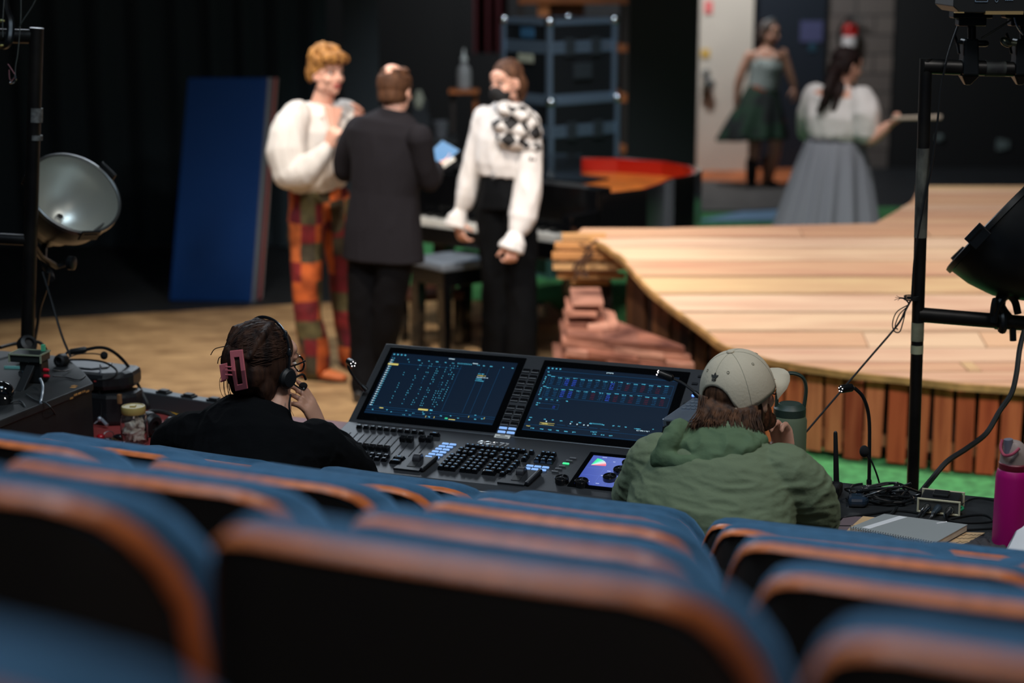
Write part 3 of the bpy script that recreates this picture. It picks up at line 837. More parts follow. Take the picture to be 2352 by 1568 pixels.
def seat_proto(label):
    t = thing('theatre_seat', label, 'theatre seat', (0, 0, 0), 0, None)
    curv = lambda x: .018 * (x / .2) ** 2 + .075 * (max(0, abs(x) - .20) / .072) ** 1.3
    def strip(secs):
        """closed section swept along the outline: list of (offset, y)"""
        rs = []
        lines = [(off(OL, d), y) for d, y in secs]
        for i in range(len(OL)): rs.append([V((l[i][0], y + curv(l[i][0]), l[i][1])) for l, y in lines])
        return MB().rings(rs)
    wt = strip([(-.005, .002), (-.003, 0), (.001, .004), (.003, .019), (-.008, .019)]); part('wood_trim', wt, TRIM, t, smooth=True, auto=50)
    inner = off(OL, -.011)
    def sheet(line, y):
        rows = []; k = len(line) // 2
        for i in range(k + 1):
            (xa, za), (xb, zb) = line[i], line[len(line) - 1 - i]
            rows.append([V((xa + (xb - xa) * j / 16, y + curv(xa + (xb - xa) * j / 16), za)) for j in range(17)])
        m = MB(); vs = [q for r_ in rows for q in r_]
        m.add(vs, [(i * 17 + j, i * 17 + j + 1, i * 17 + j + 18, i * 17 + j + 17) for i in range(k) for j in range(16)])
        return m
    mb = sheet(inner, .004); n0 = len(mb.v); b2 = sheet(inner, .016); mb.add(b2.v, b2.f); part('back_shell', mb, SHELL, t, smooth=True, auto=60)
    lines = []
    for d, y in ((-.03, .017), (.000, .019), (.0055, .027), (.0065, .050), (.002, .075), (-.012, .092), (-.05, .103), (-.12, .107)):
        l = off(OL, d); lines.append([V((x * (1 if abs(x) > .0 else 1), y + curv(x), z)) for x, z in l])
    mb = MB().rings(lines, caps=False); f2 = sheet(off(OL, -.12)[:], .107); mb.add(f2.v, f2.f); part('back_pad', mb, VELVET, t, smooth=True, auto=80)
    mb = MB(); mb.box((0, .155, .50), (.45, .07, .38)); part('seat_cushion', mb, VELVET, t, bevel=.03)
    mb = MB(); mb.box((0, .205, .50), (.43, .025, .34)); part('seat_pan', mb, SHELL, t, bevel=.005)
    mb = MB(); mb.box((-.296, .16, .61), (.050, .24, .05)); part('armrest', mb, VELVET, t, bevel=.015)
    mb = MB(); mb.box((-.296, .14, .295), (.035, .18, .59)); part('side_standard', mb, SHELL, t, bevel=.006)
    return t
SEATS = [
    ('Z', -190, 1690, 'blue theatre seat nearest the camera at the bottom left corner'),
    ('A', 134, 1172, 'blurred blue theatre seat cut by the left edge, second row from the camera'),
    ('A', 470, 1235, 'large blurred blue theatre seat with orange wood rim in the bottom centre'),
    ('A', 1944, 1495, 'large blurred blue theatre seat in the bottom right corner'),
    ('B', 550, 1147, 'blue theatre seat whose wood rim runs in from the left edge to mid left'),
    ('B', 796, 1198, 'blue theatre seat directly behind the large bottom centre one'),
    ('B', 1785, 1339, 'blue theatre seat just in front of the bottom right corner seat'),
    ('C', 158, 1047, 'blue theatre seat at the left edge with a bright spot on its rim corner'),
    ('C', 321, 1069, 'blue theatre seat below the seated woman in black'),
    ('C', 972, 1165, 'blue theatre seat below the lighting desk, third row counting from the desk'),
    ('C', 1716, 1258, 'blue theatre seat at right with a bright spot on its rim at the right edge'),
    ('D', 62, 1010, 'blue theatre seat below the battered black table'),
    ('D', 545, 1081, 'blue theatre seat with a shiny rim corner below the faders'),
    ('D', 1078, 1150, 'blue theatre seat second behind the lighting desk keys'),
    ('D', 1666, 1224, 'blue theatre seat directly below the spiral notebook'),
    ('D', 2316, 1304, 'sliver of a blue theatre seat at the right edge below the laptop'),
    ('E', 297, 1037, 'front row blue theatre seat below the glass jar'),
    ('E', 712, 1088, 'front row blue theatre seat right behind the woman in black'),
    ('E', 1168, 1145, 'front row blue theatre seat beside the green hoodie at the desk'),
    ('E', 1640, 1210, 'front row blue theatre seat right behind the man in the green hoodie'),
    ('E', 2130, 1268, 'front row blue theatre seat below the pink bottle'),
]
RIGHT_CORNER = [s_[3] for s_ in SEATS if (s_[0], s_[1]) in (('A', 134), ('B', 550), ('C', 158))]
proto = None
for i, (row, px_, py_, lab) in enumerate(SEATS):
    z = ROWZ[row] + .003
    # a row is straight at TH0; its left trim corner fixes the place along it
    d = ray(px_, 784); th = 22.3
    # ground line of the row: Y = Y0 - X tan(th)
    P_ = atz(px_, py_, z)
    ln = ROWY[row]
    # keep the measured spot
    X, Yw = P_.x, P_.y
    thl = 22.3 - 3.5 * X
    if row == 'Z': thl = 21
    c_, s_ = cos(radians(thl)), sin(radians(thl))
    hw_ = -.205 if lab in RIGHT_CORNER or row == 'Z' else .205      # the corner measured is the right one on the nearest seat
    cen = V((X + hw_ * c_, Yw - hw_ * s_, ROWZ[row] - .86))
    if proto is None:
        proto = seat_proto(lab); o = proto
    else:
        o = copy_tree(proto); o['label'] = lab
    o.location = cen; o.rotation_euler = (0, 0, radians(-thl)); o['group'] = 'rows of blue theatre seats'

# ================================================================== TECH TABLES AND LIGHTING DESK
TH = radians(20.5)
KX, KY = V((cos(TH), -sin(TH), 0)), V((sin(TH), cos(TH), 0))
KO = V((-.508, 5.539, 0))
def uvz(u, v, z): return KO + KX * u + KY * v + V((0, 0, z))
TF = frame(KO, KX, KY)            # table frame
TZ = .75
def table(label, u0, u1, v0, v1, m, name='folding_table'):
    t = thing(name, label, 'table', tuple(uvz((u0 + u1) / 2, (v0 + v1) / 2, 0)))
    mb = MB(TF); mb.box(((u0 + u1) / 2, (v0 + v1) / 2, TZ - .0125), (u1 - u0, v1 - v0, .025)); part('tabletop', mb, m, t, bevel=.004)
    mb = MB(TF); mb.box(((u0 + u1) / 2, (v0 + v1) / 2, TZ - .045), (u1 - u0 - .1, v1 - v0 - .1, .04)); part('apron', mb, BLACK, t)
    for u in (u0 + .07, u1 - .07):
        for v in (v0 + .07, v1 - .07):
            mb = MB(TF); mb.tube([(u, v, 0), (u, v, TZ - .026)], .016, 10); part('leg', mb, BLACKM, t, True)
    return t
table('red topped table holding the jar and keys at the left', -1.75, -.16, -.42, .36, mat('dusty red laminate', C(150, 62, 60), .5, var=.12, vscale=9))
table('long black table carrying the lighting desk, cables and notebook', -.14, 2.6, -.44, .245, mat('scuffed black laminate', C(40, 42, 44), .45, var=.4, vscale=10))

DGREY = mat('desk grey metal', C(74, 76, 80), .38, .55, bump=.05, bscale=300)
DARKG = mat('desk dark trim', C(34, 36, 40), .4, .3)
VD = (KY * .30 + V((0, 0, .06))).normalized(); VP = (KY * .296 + V((0, 0, .19))).normalized()
FO = KO + V((0, 0, .86))
ND = KX.cross(VD).normalized(); NP = KX.cross(VP).normalized()
DF = frame(FO, KX, VD, ND); PF = frame(FO, KX, VP, NP)
t = thing('lighting_console', 'large grey lighting control desk with two blue screens in front of the seated pair', 'lighting desk', tuple(uvz(.5, 0, TZ)))
CON = t
# body: extruded side profile (v, z)
def profile(u0, u1, pr, m, name, inset=0):
    mb = MB(TF); r0 = [V((u0, v, z)) for v, z in pr]; r1 = [V((u1, v, z)) for v, z in pr]
    mb.rings([r0, r1]); return part(name, mb, m, t, bevel=.003)
zt_ = .86 + .352 * .19 / .3517; vt_ = .352 * .296 / .3517
profile(-.012, 1.0, [(-.30, .752), (-.33, .765), (-.335, .782), (-.30, .7995), (0, .8595), (0, .752)], DGREY, 'control_deck')
mb = MB(TF); mb.hexa([V((1.0, -.30, .752)), V((1.02, -.26, .752)), V((1.10, 0, .752)), V((1.0, 0, .752))], [V((1.0, -.30, .7995)), V((1.02, -.26, .8075)), V((1.10, 0, .8595)), V((1.0, 0, .8595))]); part('deck_cheek', mb, DGREY, t, bevel=.003)
mb = MB(TF); mb.box((.5, -.333, .772), (1.03, .012, .03)); part('front_lip', mb, mat('brushed lip', C(150, 154, 154), .4, .5), t, bevel=.004)
profile(-.012, 1.115, [(.0, .752), (.0, .8605), (vt_, zt_), (vt_ + .03, zt_ - .02), (.14, .752)], DGREY, 'screen_housing')

def pbox(mb, u0, u1, v0, v1, h0, h1):
    return mb.box(((u0 + u1) / 2, (v0 + v1) / 2, (h0 + h1) / 2), (u1 - u0, v1 - v0, h1 - h0))
GLASS = mat('black screen glass', C(6, 8, 11), .09, spec=.5)
def emis(name, col, s): return mat(name, (0, 0, 0), .4, emit=col, estr=s)
SCRN = emis('screen blue', C(2, 20, 40), 1.0)
E_TXT = emis('screen cyan text', C(84, 190, 225), 1.0); E_DIM = emis('screen dim line', C(16, 66, 104), 1.0); E_WHT = emis('screen white', C(196, 226, 240), 1.0)
E_YEL = emis('screen yellow', C(214, 200, 110), 1.0); E_RED = emis('screen red', C(70, 22, 40), 1.0); E_BLU = emis('screen blue text', C(44, 76, 190), 1.0); E_GRN = emis('screen green', C(60, 200, 150), 1.0)
# screen background shader: near flat blue with a little gradient of the interface itself
def screen(u0, u1, v0, v1, d0, d1, e0, e1, right):
    mb = MB(PF); pbox(mb, u0, u1, v0, v1, -.004, .004); s = part('screen', mb, GLASS, t, bevel=.002)
    mb = MB(PF); pbox(mb, d0, d1, e0, e1, .003, .0046); part('display', mb, SCRN, s)
    W, Hh = d1 - d0, e1 - e0
    L = {k: MB(PF) for k in ('t', 'd', 'w', 'y', 'r', 'b', 'g')}
    def q(k, x, y, w, h, hh=.0054):      # fractions from the top left
        pbox(L[k], d0 + x * W, d0 + (x + w) * W, e1 - (y + h) * Hh, e1 - y * Hh, .0045, hh)
    def word(k, x, y, n, h=.011, cw=.0052):
        for i in range(n):
            if random.random() < .86: q(k, x + i * cw, y + random.uniform(0, h * .25), cw * .68, h * random.choice((.55, .8, 1)))
    for i in range(4): q('t', .012 + i * .03, .02, .011, .014)
    word('w', .46, .018, 10)
    if not right:
        for x, n in ((.015, 4), (.14, 3), (.225, 4), (.31, 3), (.37, 4), (.44, 3), (.50, 3), (.70, 5), (.745, 3), (.80, 5), (.90, 2), (.97, 3)): word('t', x, .085, n)
        for i in range(9): q('t', .545 + i * .013, .078, .003, .018)
        word('w', .66, .062, 9)
        for i, y in enumerate(np.linspace(.12, .86, 22)):
            q('w', .013, y, .013, .010); q('t', .030, y, .006, .010)
            if i == 2: q('y', .005, y - .012, .082, .024)
        for x in (.16, .255, .265, .33, .345, .40, .415, .47, .49, .51, .525, .55):
            for y in np.linspace(.13, .80, 20):
                if random.random() < .62: q(random.choice('tttd'), x + random.uniform(-.001, .001), y, .0042, .007)
        for x in (.58, .74, .80, .885): q('d', x, .12, .0012, .74)
        q('d', .09, .17, .5, .0015)
        for i, k in enumerate('tywtt'): word(k, .735, .22 + i * .028, 9 + (i % 3) * 4, .009)
        q('d', .0, .88, 1, .0018); q('d', .0, .91, 1, .0018); q('d', 0, .985, 1, .0015); q('d', .0, .95, .6, .0015)
        q('y', .40, .855, .075, .022); q('t', .49, .856, .02, .014); q('y', .10, .895, .03, .010)
        for x, y in ((.05, .93), (.16, .915), (.2, .94), (.31, .9), (.37, .93), (.44, .9), (.45, .925), (.5, .91), (.58, .93), (.66, .915), (.72, .94), (.84, .87), (.85, .93), (.9, .915), (.35, .965), (.3, .97)): word('t', x, y, random.choice((2, 3, 4)))
        for x in (.48, .545): q('y', x, .955, .003, .026)
        word('t', .50, .962, 4); q('g', .63, .955, .02, .02); q('y', .66, .972, .05, .008)
        for x in (.80, .92): q('y', x, .895, .003, .026)
        q('d', .80, .895, .12, .002)
    else:
        q('d', 0, .062, 1, .002)
        word('t', .02, .08, 3)
        for (yy, n) in ((.13, 16), (.31, 18)):
            word('t', .03, yy, 5)
            for i in range(n):
                x = .06 + i * .057
                if x > .96: break
                word('t', x, yy + .028 if i % 3 else yy + .018, 6, .009)
                col = 'b' if (i in (2, 3, 8)) else ('r' if i >= 9 and i % 2 == (0 if yy < .2 else 1) or i in (6,) and yy > .2 else 'd')
                for j in range(4):
                    for k in range(5):
                        if random.random() < .9: q(col, x + .004 + k * .0058, yy + .052 + j * .027, .0042, .009)
            q('d', .05, yy + .012, .93, .0016); q('d', .05, yy + .165, .93, .0016)
            for x in (.05, .165, .5, .98): q('d', x, yy + .012, .0012, .153)
            for j in range(5): word('t', .018, yy + .03 + j * .026, 2, .013)
        for i in range(4):
            q('d', .03 + i * .045, .49, .034, .0016); q('d', .03 + i * .045, .535, .034, .0016); word('t', .036 + i * .045, .505, 4)
        word('t', .24, .505, 3); word('t', .03, .57, 5); word('t', .03, .60, 3); q('d', .06, .575, .14, .0016); q('d', .06, .65, .14, .0016); q('d', .2, .575, .0012, .075); word('b', .16, .60, 4); word('b', .16, .625, 3)
        for x, n in ((.13, 3), (.19, 3), (.25, 4), (.33, 3), (.39, 4), (.47, 3), (.56, 4), (.64, 3), (.68, 3), (.73, 4), (.80, 9), (.93, 2)): word('t', x, .80 + .002 * n, n)
        for i in range(9): q('t', .475 + i * .0105, .80, .003, .016)
        for x in (.15, .33, .38, .43, .46): q('w', x, .835, .008, .014)
        word('w', .82, .84, 18, .013); word('t', .02, .80, 4); q('t', .02, .835, .012, .016)
        q('y', .11, .865, .11, .002); q('y', .11, .89, .11, .002); word('y', .12, .872, 10, .009)
        for i in range(6): q('d', .24 + i * .08, .873, .06, .003)
        q('d', 0, .91, 1, .0016); q('d', 0, .99, 1, .0016); word('t', .50, .925, 9)
        for x in (.06, .13, .19, .25, .31, .37, .52, .58, .64, .88): word('t', x, .955, 5)
        word('y', .02, .93, 6, .008); q('g', .885, .94, .006, .01)
    for k, m in (('t', E_TXT), ('d', E_DIM), ('w', E_WHT), ('y', E_YEL), ('r', E_RED), ('b', E_BLU), ('g', E_GRN)):
        if L[k].v: part('screen_text', L[k], m, s)
    return s
screen(.012, .488, .010, .336, .030, .466, .037, .309, False)
screen(.548, 1.028, .004, .334, .566, 1.000, .030, .306, True)

KEY = mat('glossy black key', C(13, 14, 17), .22, coat=.4)
KLEG = emis('key legend', C(110, 150, 190), .8)
LITK = emis('lit key', C(132, 176, 240), 1.15)
LITG = emis('green lit key', C(70, 232, 150), 1.2)
GREYK = mat('grey soft key', C(112, 114, 118), .35, .2)
def key(fr, u, v, w, d, h=.012, m=KEY, name='key', legend=True, taper=.72, parent=None):
    mb = MB(fr); mb.box((u, v, h / 2), (w, d, h), taper=taper); k = part(name, mb, m, parent or t, bevel=.0012)
    if legend:
        mb = MB(fr); mb.box((u, v + d * .05, h + .0004), (w * random.uniform(.22, .42), d * .14, .0008)); part('legend', mb, KLEG, k)
    return k
# strip between the screens
for r_ in range(12):
    v = [.283, .257, .231, .205, .180, .155, .123, .099, .076, .053, .033, .0165][r_]
    u = .508 - (r_ * .0)
    for c_ in range(2):
        uu = .503 + c_ * .030
        if r_ < 10:
            key(PF, uu, v, .026, .013, .005, KEY, 'macro_key', False, .85)
            mb = MB(PF); mb.box((uu, v - .0085, .0035), (.024, .0035, .003)); part('key_label', mb, GREYK, t)
        else:
            k = key(PF, uu, v, .026, .008, .004, LITK, 'lit_key', False, .9)
mb = MB(PF); mb.box((.512, -.004, .002), (.050, .016, .003)); s = part('desk_label', mb, WHITE, t)
mb = MB(PF)
for (yy, n, cw) in ((.0005, 5, .0032), (-.0065, 9, .0042)):
    for i in range(n): mb.box((.512 + (i - (n - 1) / 2) * cw, yy, .0040), (cw * .6, .0035, .0006))
part('label_print', mb, BLACK, s)
# small led and ports at the right of the screens
for u, v, m in ((1.052, .288, DARKG), (1.058, .238, emis('blue led', C(80, 120, 255), 4)), (1.046, .20, DARKG), (1.064, .32, DARKG)):
    mb = MB(PF); mb.box((u, v, .002), (.018 if m == DARKG else .006, .008 if m == DARKG else .005, .004)); part('indicator', mb, m, t)

# deck: fader buttons, slots, faders
def fk(u, v, w=.019, d=.014, h=.010): key(DF, u, v, w, d, h, KEY, 'fader_button', False, .7); mb = MB(DF); mb.box((u, v + .001, h + .0003), (w * .55, d * .42, .0008)); part('fader_button_cap', mb, mat('key cap sheen', C(120, 130, 140), .25, .3), t)
for i in range(10): fk(.044 + i * .0236, -.038)
key(DF, .302, -.041, .036, .014, .011, KEY, 'fader_button', True)
for i in range(10):
    mb = MB(DF); mb.box((.031 + .0235 * i + .0, -.131, .0004), (.0022, .112, .0008)); part('fader_slot', mb, BLACK, t)
    fk(.0 + .0236 * i + .002, -.212); fk(.0 + .0236 * i + .008 - .004, -.234)
for uu in (.278, .301):
    mb = MB(DF); mb.box((uu - .001, -.131, .0004), (.0022, .118, .0008)); part('fader_slot', mb, BLACK, t)
FK = [(.031 + .0235 * i, -.170 if i < 8 else -.094) for i in range(10)] + [(.278, -.082), (.301, -.080)]
for u, v in FK:
    mb = MB(DF)
    pr = [(-.011, .0), (-.011, .014), (-.006, .0165), (0, .011), (.006, .0165), (.011, .014), (.011, 0)]
    mb.rings([[V((u - .0085, v + a, b_)) for a, b_ in pr], [V((u + .0085, v + a, b_)) for a, b_ in pr]]); k = part('fader_knob', mb, KEY, t, bevel=.001)
    mb = MB(DF); mb.box((u, v + .0, .0115), (.014, .005, .0012)); part('knob_line', mb, mat('key cap sheen', (0, 0, 0)), k)
for v in (-.216, -.240): key(DF, .258, v, .042, .016, .011, KEY, 'load_key', True)
# playback wheels on their tongues
def wheel(u, v):
    mb = MB(DF); mb.prism([(u - .055, v - .07), (u + .028, v - .07), (u + .048, v + .022), (u - .035, v + .022)], -.002, .006); part('wheel_plate', mb, mat('plate grey', C(58, 60, 64), .35, .5), t, bevel=.001)
    mb = MB(DF); mb.bar((u + .036, v - .068, .008), (u + .050, v + .02, .010), .012, .014); part('palm_rail', mb, DARKG, t, bevel=.004)
    mb = MB(DF); mb.box((u - .006, v - .02, .0066), (.026, .06, .001)); part('wheel_well', mb, BLACK, t)
    mb = MB(DF); mb.lathe((u - .016, v, .004), (1, 0, 0), [(.017, 0), (.0195, .002), (.0195, .022), (.017, .024)], 24); part('wheel', mb, mat('wheel rubber', C(44, 44, 48), .4), t, True)
wheel(.322, -.212); wheel(.660, -.228)
# lit pad columns
for r_ in range(6):
    for c_ in range(2): key(DF, .357 + c_ * .0245 - r_ * .0035, -.088 - r_ * .0186, .022, .009, .0035, LITK, 'lit_key', False, .9)
for r_ in range(2):
    for c_ in range(3): key(DF, .662 + c_ * .0245 - r_ * .003, -.171 - r_ * .018, .022, .009, .0035, LITK, 'lit_key', False, .9)
# main keyboard
kp = .0205
for g_i, (u0, n) in enumerate(((.434, 4), (.498, 4), (.566, 4), (.640, 1), (.678, 3))):
    for i in range(n):
        key(DF, u0 + i * .0165, -.095, .0165, .015, .012)
for r_ in range(2):
    for (u0, n) in ((.424, 3), (.492, 3), (.560, 3)):
        for i in range(n): key(DF, u0 + i * .0195, -.122 - r_ * .0195, .0185, .0175)
    key(DF, .634, -.122 - r_ * .0195, .0185, .0175)
    for i in range(3): key(DF, .674 + i * .0205, -.122 - r_ * .0185, .0195, .017)
for r_ in range(5):
    v = -.168 - r_ * .0195
    for i in range(3): key(DF, .412 + i * .0195 - r_ * .0012, v, .0185, .0175)
    for i in range(3): key(DF, .482 + i * .0195 - r_ * .0012, v, .0185, .0175)
    if r_ < 4:
        for i in range(3): key(DF, .552 + i * .0195 - r_ * .0012, v, .0185, .0175)
        key(DF, .620 - r_ * .0012, v, .0185, .0175)
    else:
        key(DF, .560, v, .044, .0175, label if False else .012); key(DF, .604, v, .0185, .0175)
# soft keys beside the touch screen
for i in range(6):
    u, v = .772 - i * .005, -.097 - i * .0187
    key(DF, u, v, .021, .0075, .0035, LITG if i == 2 else GREYK, 'lit_key' if i == 2 else 'soft_key', False, .9)
# touch screen
mb = MB(DF); mb.box((.895, -.158, .0005), (.168, .222, .005)); s = part('touch_screen', mb, GLASS, t, bevel=.001)
TS = bpy.data.materials.new('touch display'); TS.use_nodes = True
nt = TS.node_tree; b = nt.nodes['Principled BSDF']; b.inputs['Base Color'].default_value = (0, 0, 0, 1)
tc = nt.nodes.new('ShaderNodeTexCoord'); sp_ = nt.nodes.new('ShaderNodeSeparateXYZ'); rr = nt.nodes.new('ShaderNodeValToRGB')
nt.links.new(tc.outputs['Generated'], sp_.inputs[0]); nt.links.new(sp_.outputs[0], rr.inputs[0])
rr.color_ramp.elements[0].color = (*C(40, 66, 170), 1); rr.color_ramp.elements[1].color = (*C(116, 134, 206), 1)
nt.links.new(rr.outputs[0], b.inputs['Emission Color']); b.inputs['Emission Strength'].default_value = .95
mb = MB(DF); pbox(mb, .828, .968, -.252, -.070, .003, .0042); part('touch_display', mb, TS, s)
cone = []
for i in range(13):
    a = radians(-8 + 84 * i / 12)
    cone.append((a, .05))
cols = ((70, 240, 160), (80, 250, 190), (160, 240, 230), (225, 235, 240), (250, 190, 200), (245, 120, 140))
cu, cv = .858, -.133
for i in range(6):
    a0, a1 = radians(78 - i * 13 + 4), radians(78 - (i + 1) * 13 + 4)
    r0 = .045
    mb = MB(DF); mb.prism([(cu - .018, cv), (cu - .018 + cos(a0) * r0, cv + sin(a0) * r0), (cu - .018 + cos(a1) * r0, cv + sin(a1) * r0)], .0042, .0050)
    part('colour_fan', mb, emis('fan colour %d' % i, C(*cols[i]), 1.0), s)
mb = MB(DF)
for (x, y, n) in ((.86, -.078, 4), (.94, -.078, 6), (.93, -.09, 4), (.90, -.10, 2), (.935, -.112, 4), (.915, -.13, 3), (.925, -.14, 6), (.90, -.16, 3), (.915, -.17, 7), (.89, -.19, 3), (.90, -.20, 4), (.86, -.235, 3), (.89, -.24, 3), (.93, -.20, 4), (.94, -.16, 3)):
    for i in range(n): mb.box((x + i * .0036, y, .0046), (.0024, .003, .0006))
part('touch_text', mb, emis('touch text', C(190, 205, 245), 1.0), s)
mb = MB(DF)
for x in (.885, .92): mb.box((x, -.16, .0045), (.0007, .18, .0004))
for y in (-.105, -.15, -.195): mb.box((.9, y, .0045), (.136, .0007, .0004))
part('touch_lines', mb, emis('touch lines', C(96, 116, 200), 1.0), s)
# encoders
for (u, v) in ((.789, -.250), (.851, -.254), (.922, -.210), (.938, -.160), (.950, -.112)):
    mb = MB(DF); mb.lathe((u, v, .0), (0, 0, 1), [(.0195, 0), (.0205, .002), (.0205, .016), (.019, .018), (.0165, .018), (.016, .0155)], 28); k = part('encoder', mb, KEY, t, True)
    mb = MB(DF)
    for a in range(3):
        q_ = radians(90 + a * 120); mb.bar((u, v, .0172), (u + cos(q_) * .016, v + sin(q_) * .016, .0172), .005, .003)
    mb.lathe((u, v, .0155), (0, 0, 1), [(.006, 0), (.006, .003), (.004, .0035)], 14); part('encoder_spokes', mb, mat('spoke metal', C(120, 122, 126), .25, .9), k)
# the lettering on the deck
mb = MB(DF)
def stroke(pts, u0, v0, s_, r=.0011):
    mb.tube([V((u0 + x * s_ + y * s_ * .12, v0 + y * s_, .0012)) for x, y in pts], r, 5)
def arc(cx, cy, r, a0, a1, n=9, sx=1): return [(cx + cos(radians(a0 + (a1 - a0) * i / n)) * r * sx, cy + sin(radians(a0 + (a1 - a0) * i / n)) * r) for i in range(n + 1)]
S_ = .017
stroke(arc(0, 0, .5, 45, 320, 12, 1.25) , .462, -.054, S_); stroke([(-.5, 0), (.35, .02)], .462, -.054, S_)
stroke(arc(0, 0, .5, 20, 380, 16, 1.25), .483, -.054, S_)
stroke([(.55, .42), (-.1, .5), (-.35, .22), (.3, -.1), (.1, -.45), (-.55, -.4)], .504, -.054, S_)
stroke([(-.4, .5), (.5, .5)], .526, -.054, S_); stroke([(.45, .5), (0, -.5)], .526, -.054, S_)
stroke([(-.05, .5), (.55, .45), (.2, -.5)], .539, -.054, S_)
part('deck_lettering', mb, mat('glowing silver letters', C(225, 228, 232), .2, .6, emit=C(150, 155, 160), estr=.35), t)  # silver letters given a faint added glow to brighten them

# gooseneck lamps
def gooseneck(label, base, pts, head_dir, lit=True, r=.0045):
    g = thing('gooseneck_lamp', label, 'gooseneck lamp', tuple(base))
    mb = MB(); mb.lathe(base, (V(pts[1]) - V(pts[0])), [(.008, 0), (.008, .018), (.006, .022)], 12); part('connector', mb, BLACKM, g, True)
    mb = MB(); pp = spline(pts, 7); mb.tube(pp, r, 8); part('stem', mb, RUBBER, g, True)
    e_ = V(pts[-1]); hd = V(head_dir).normalized()
    mb = MB(); mb.lathe(e_ - hd * .008, hd, [(.006, 0), (.012, .008), (.0125, .045), (.011, .05)], 16); h_ = part('lamp_head', mb, BLACKM, g, True)
    if lit:
        mb = MB(); c = e_ + hd * .043 
        x, y, z = basis(hd)
        for i in range(5): mb.ell(c + x * .0075 * cos(i * 1.257) + y * .0075 * sin(i * 1.257), .0016, n=8, m=5)
        part('led', mb, emis('lamp led', (1.0, .93, .95), 3), h_)
    return g
b0 = uvz(.0, .04, .90)
gooseneck('short curved gooseneck lamp at the left end of the lighting desk', at(842, 896, 5.62), [at(842, 896, 5.62), at(822, 876, 5.63), at(803, 850, 5.63), at(800, 832, 5.62), at(802, 830, 5.60)], (at(814, 838, 5.5) - at(800, 829, 5.56)))
gooseneck('gooseneck lamp reaching over the right screen of the lighting desk', at(1606, 912, 5.16), [at(1606, 912, 5.16), at(1590, 896, 5.17), at(1565, 878, 5.19), at(1541, 868, 5.2)], at(1500, 852, 5.2) - at(1541, 868, 5.2))
gooseneck('tall thin gooseneck lamp at the far edge of the black table by the pipe', atz(1996, 1116, TZ), [atz(1996, 1116, TZ), at(1997, 1040, 5.19), at(1996, 960, 5.19), at(1984, 915, 5.18), at(1965, 893, 5.17), at(1955, 890, 5.16)], at(1925, 895, 5.13) - at(1955, 891, 5.16), r=.0055)

# ------------------------------------------------------------------ things on the red table
jx = uvz(-.714, -.137, TZ)
t = thing('glass_jar', 'glass jar with yellow lid filled with crumpled white paper on the red table', 'jar', tuple(jx))
mb = MB(); mb.lathe(jx, (0, 0, 1), [(.036, 0.001), (.043, .006), (.044, .012), (.044, .085), (.041, .1), (.036, .108), (.036, .112), (.0345, .112), (.0345, .107), (.039, .099), (.042, .085), (.042, .012), (.038, .005)], 32)
part('jar_glass', mb, mat('clear glass', (1, 1, 1), .03, trans=1.0, spec=.5), t, True)
mb = MB(); mb.lathe(jx + V((0, 0, .104)), (0, 0, 1), [(.0375, 0), (.039, .003), (.039, .022), (.037, .025), (.033, .0255), (.032, .0235), (.0, .0235)], 32); l_ = part('jar_lid', mb, mat('mustard lid', C(172, 152, 88), .45), t, True)
mb = MB(); mb.box(jx + V((0, -.002, .1295)), (.018, .018, .005)); part('lid_slot', mb, mat('lid tab', C(196, 176, 110), .45), l_)
mb = MB()
for i in range(60):
    a_ = random.uniform(0, 6.28); r_ = .030 * sqrt(random.random()); c_ = jx + V((cos(a_) * r_, sin(a_) * r_, .014 + random.uniform(0, .070) * (1 - .35 * (cos(a_ - 2.4) > 0))))
    R_ = Matrix.Rotation(random.uniform(0, 6), 3, V((random.random(), random.random(), random.random())).normalized())
    mb.box(c_, (.026, .022, .008), R_, .7)
o_ = blob('crumpled_paper', mb, mat('white paper', C(226, 222, 210), .8), t, .0022, 1, (.0008, (70, 70, 70)))
o_['label'] = 'crumpled white paper inside the jar'

def headphones(label, c, rz, big=True):
    h = thing('headphones', label, 'headphones', tuple(c), rz)
    F = ROOTM[h.name]
    for s_ in (-1, 1):
        mb = MB(F); mb.lathe((s_ * .045, 0, .042), (s_, .15, .1), [(.03, 0), (.038, .004), (.04, .016), (.038, .03), (.026, .036)], 24); part('ear_cup', mb, RUBBER, h, True)
        mb = MB(F); mb.lathe((s_ * .043, 0, .042), (-s_, -.15, -.1), [(.036, 0), (.038, .006), (.03, .018), (.016, .019), (.014, .01)], 24); part('ear_pad', mb, mat('leatherette', C(26, 26, 28), .45), h, True)
    mb = MB(F); pts = [(-.058, .0, .06), (-.07, .03, .075), (-.05, .085, .06), (0, .12, .03), (.05, .085, .06), (.07, .03, .075), (.058, 0, .06)]
    mb.tube(spline(pts, 6), .008, 8); part('headband', mb, RUBBER, h, True)
    return h
headphones('black over-ear headphones lying just behind the glass jar', uvz(-.668, -.045, TZ), -30)
# pencil
pa_, pb_ = uvz(-.832, .247, TZ + .005), uvz(-.66, .18, TZ + .005)
t = thing('pencil', 'yellow pencil lying on the red table beside the woman in black', 'pencil', tuple(pa_))
d_ = (pb_ - pa_).normalized()
mb = MB(); mb.lathe(pa_ + d_ * .022, d_, [(.0038, 0), (.0038, .14), (.001, .155)], 6); part('pencil_shaft', mb, mat('pencil yellow', C(214, 160, 40), .4), t)
mb = MB(); mb.lathe(pa_, d_, [(.0036, 0), (.0036, .008)], 10); part('eraser', mb, mat('eraser pink', C(190, 120, 110), .7), t)
mb = MB(); mb.lathe(pa_ + d_ * .008, d_, [(.004, 0), (.004, .014)], 10); part('ferrule', mb, mat('ferrule green', C(70, 120, 60), .3, .7), t)
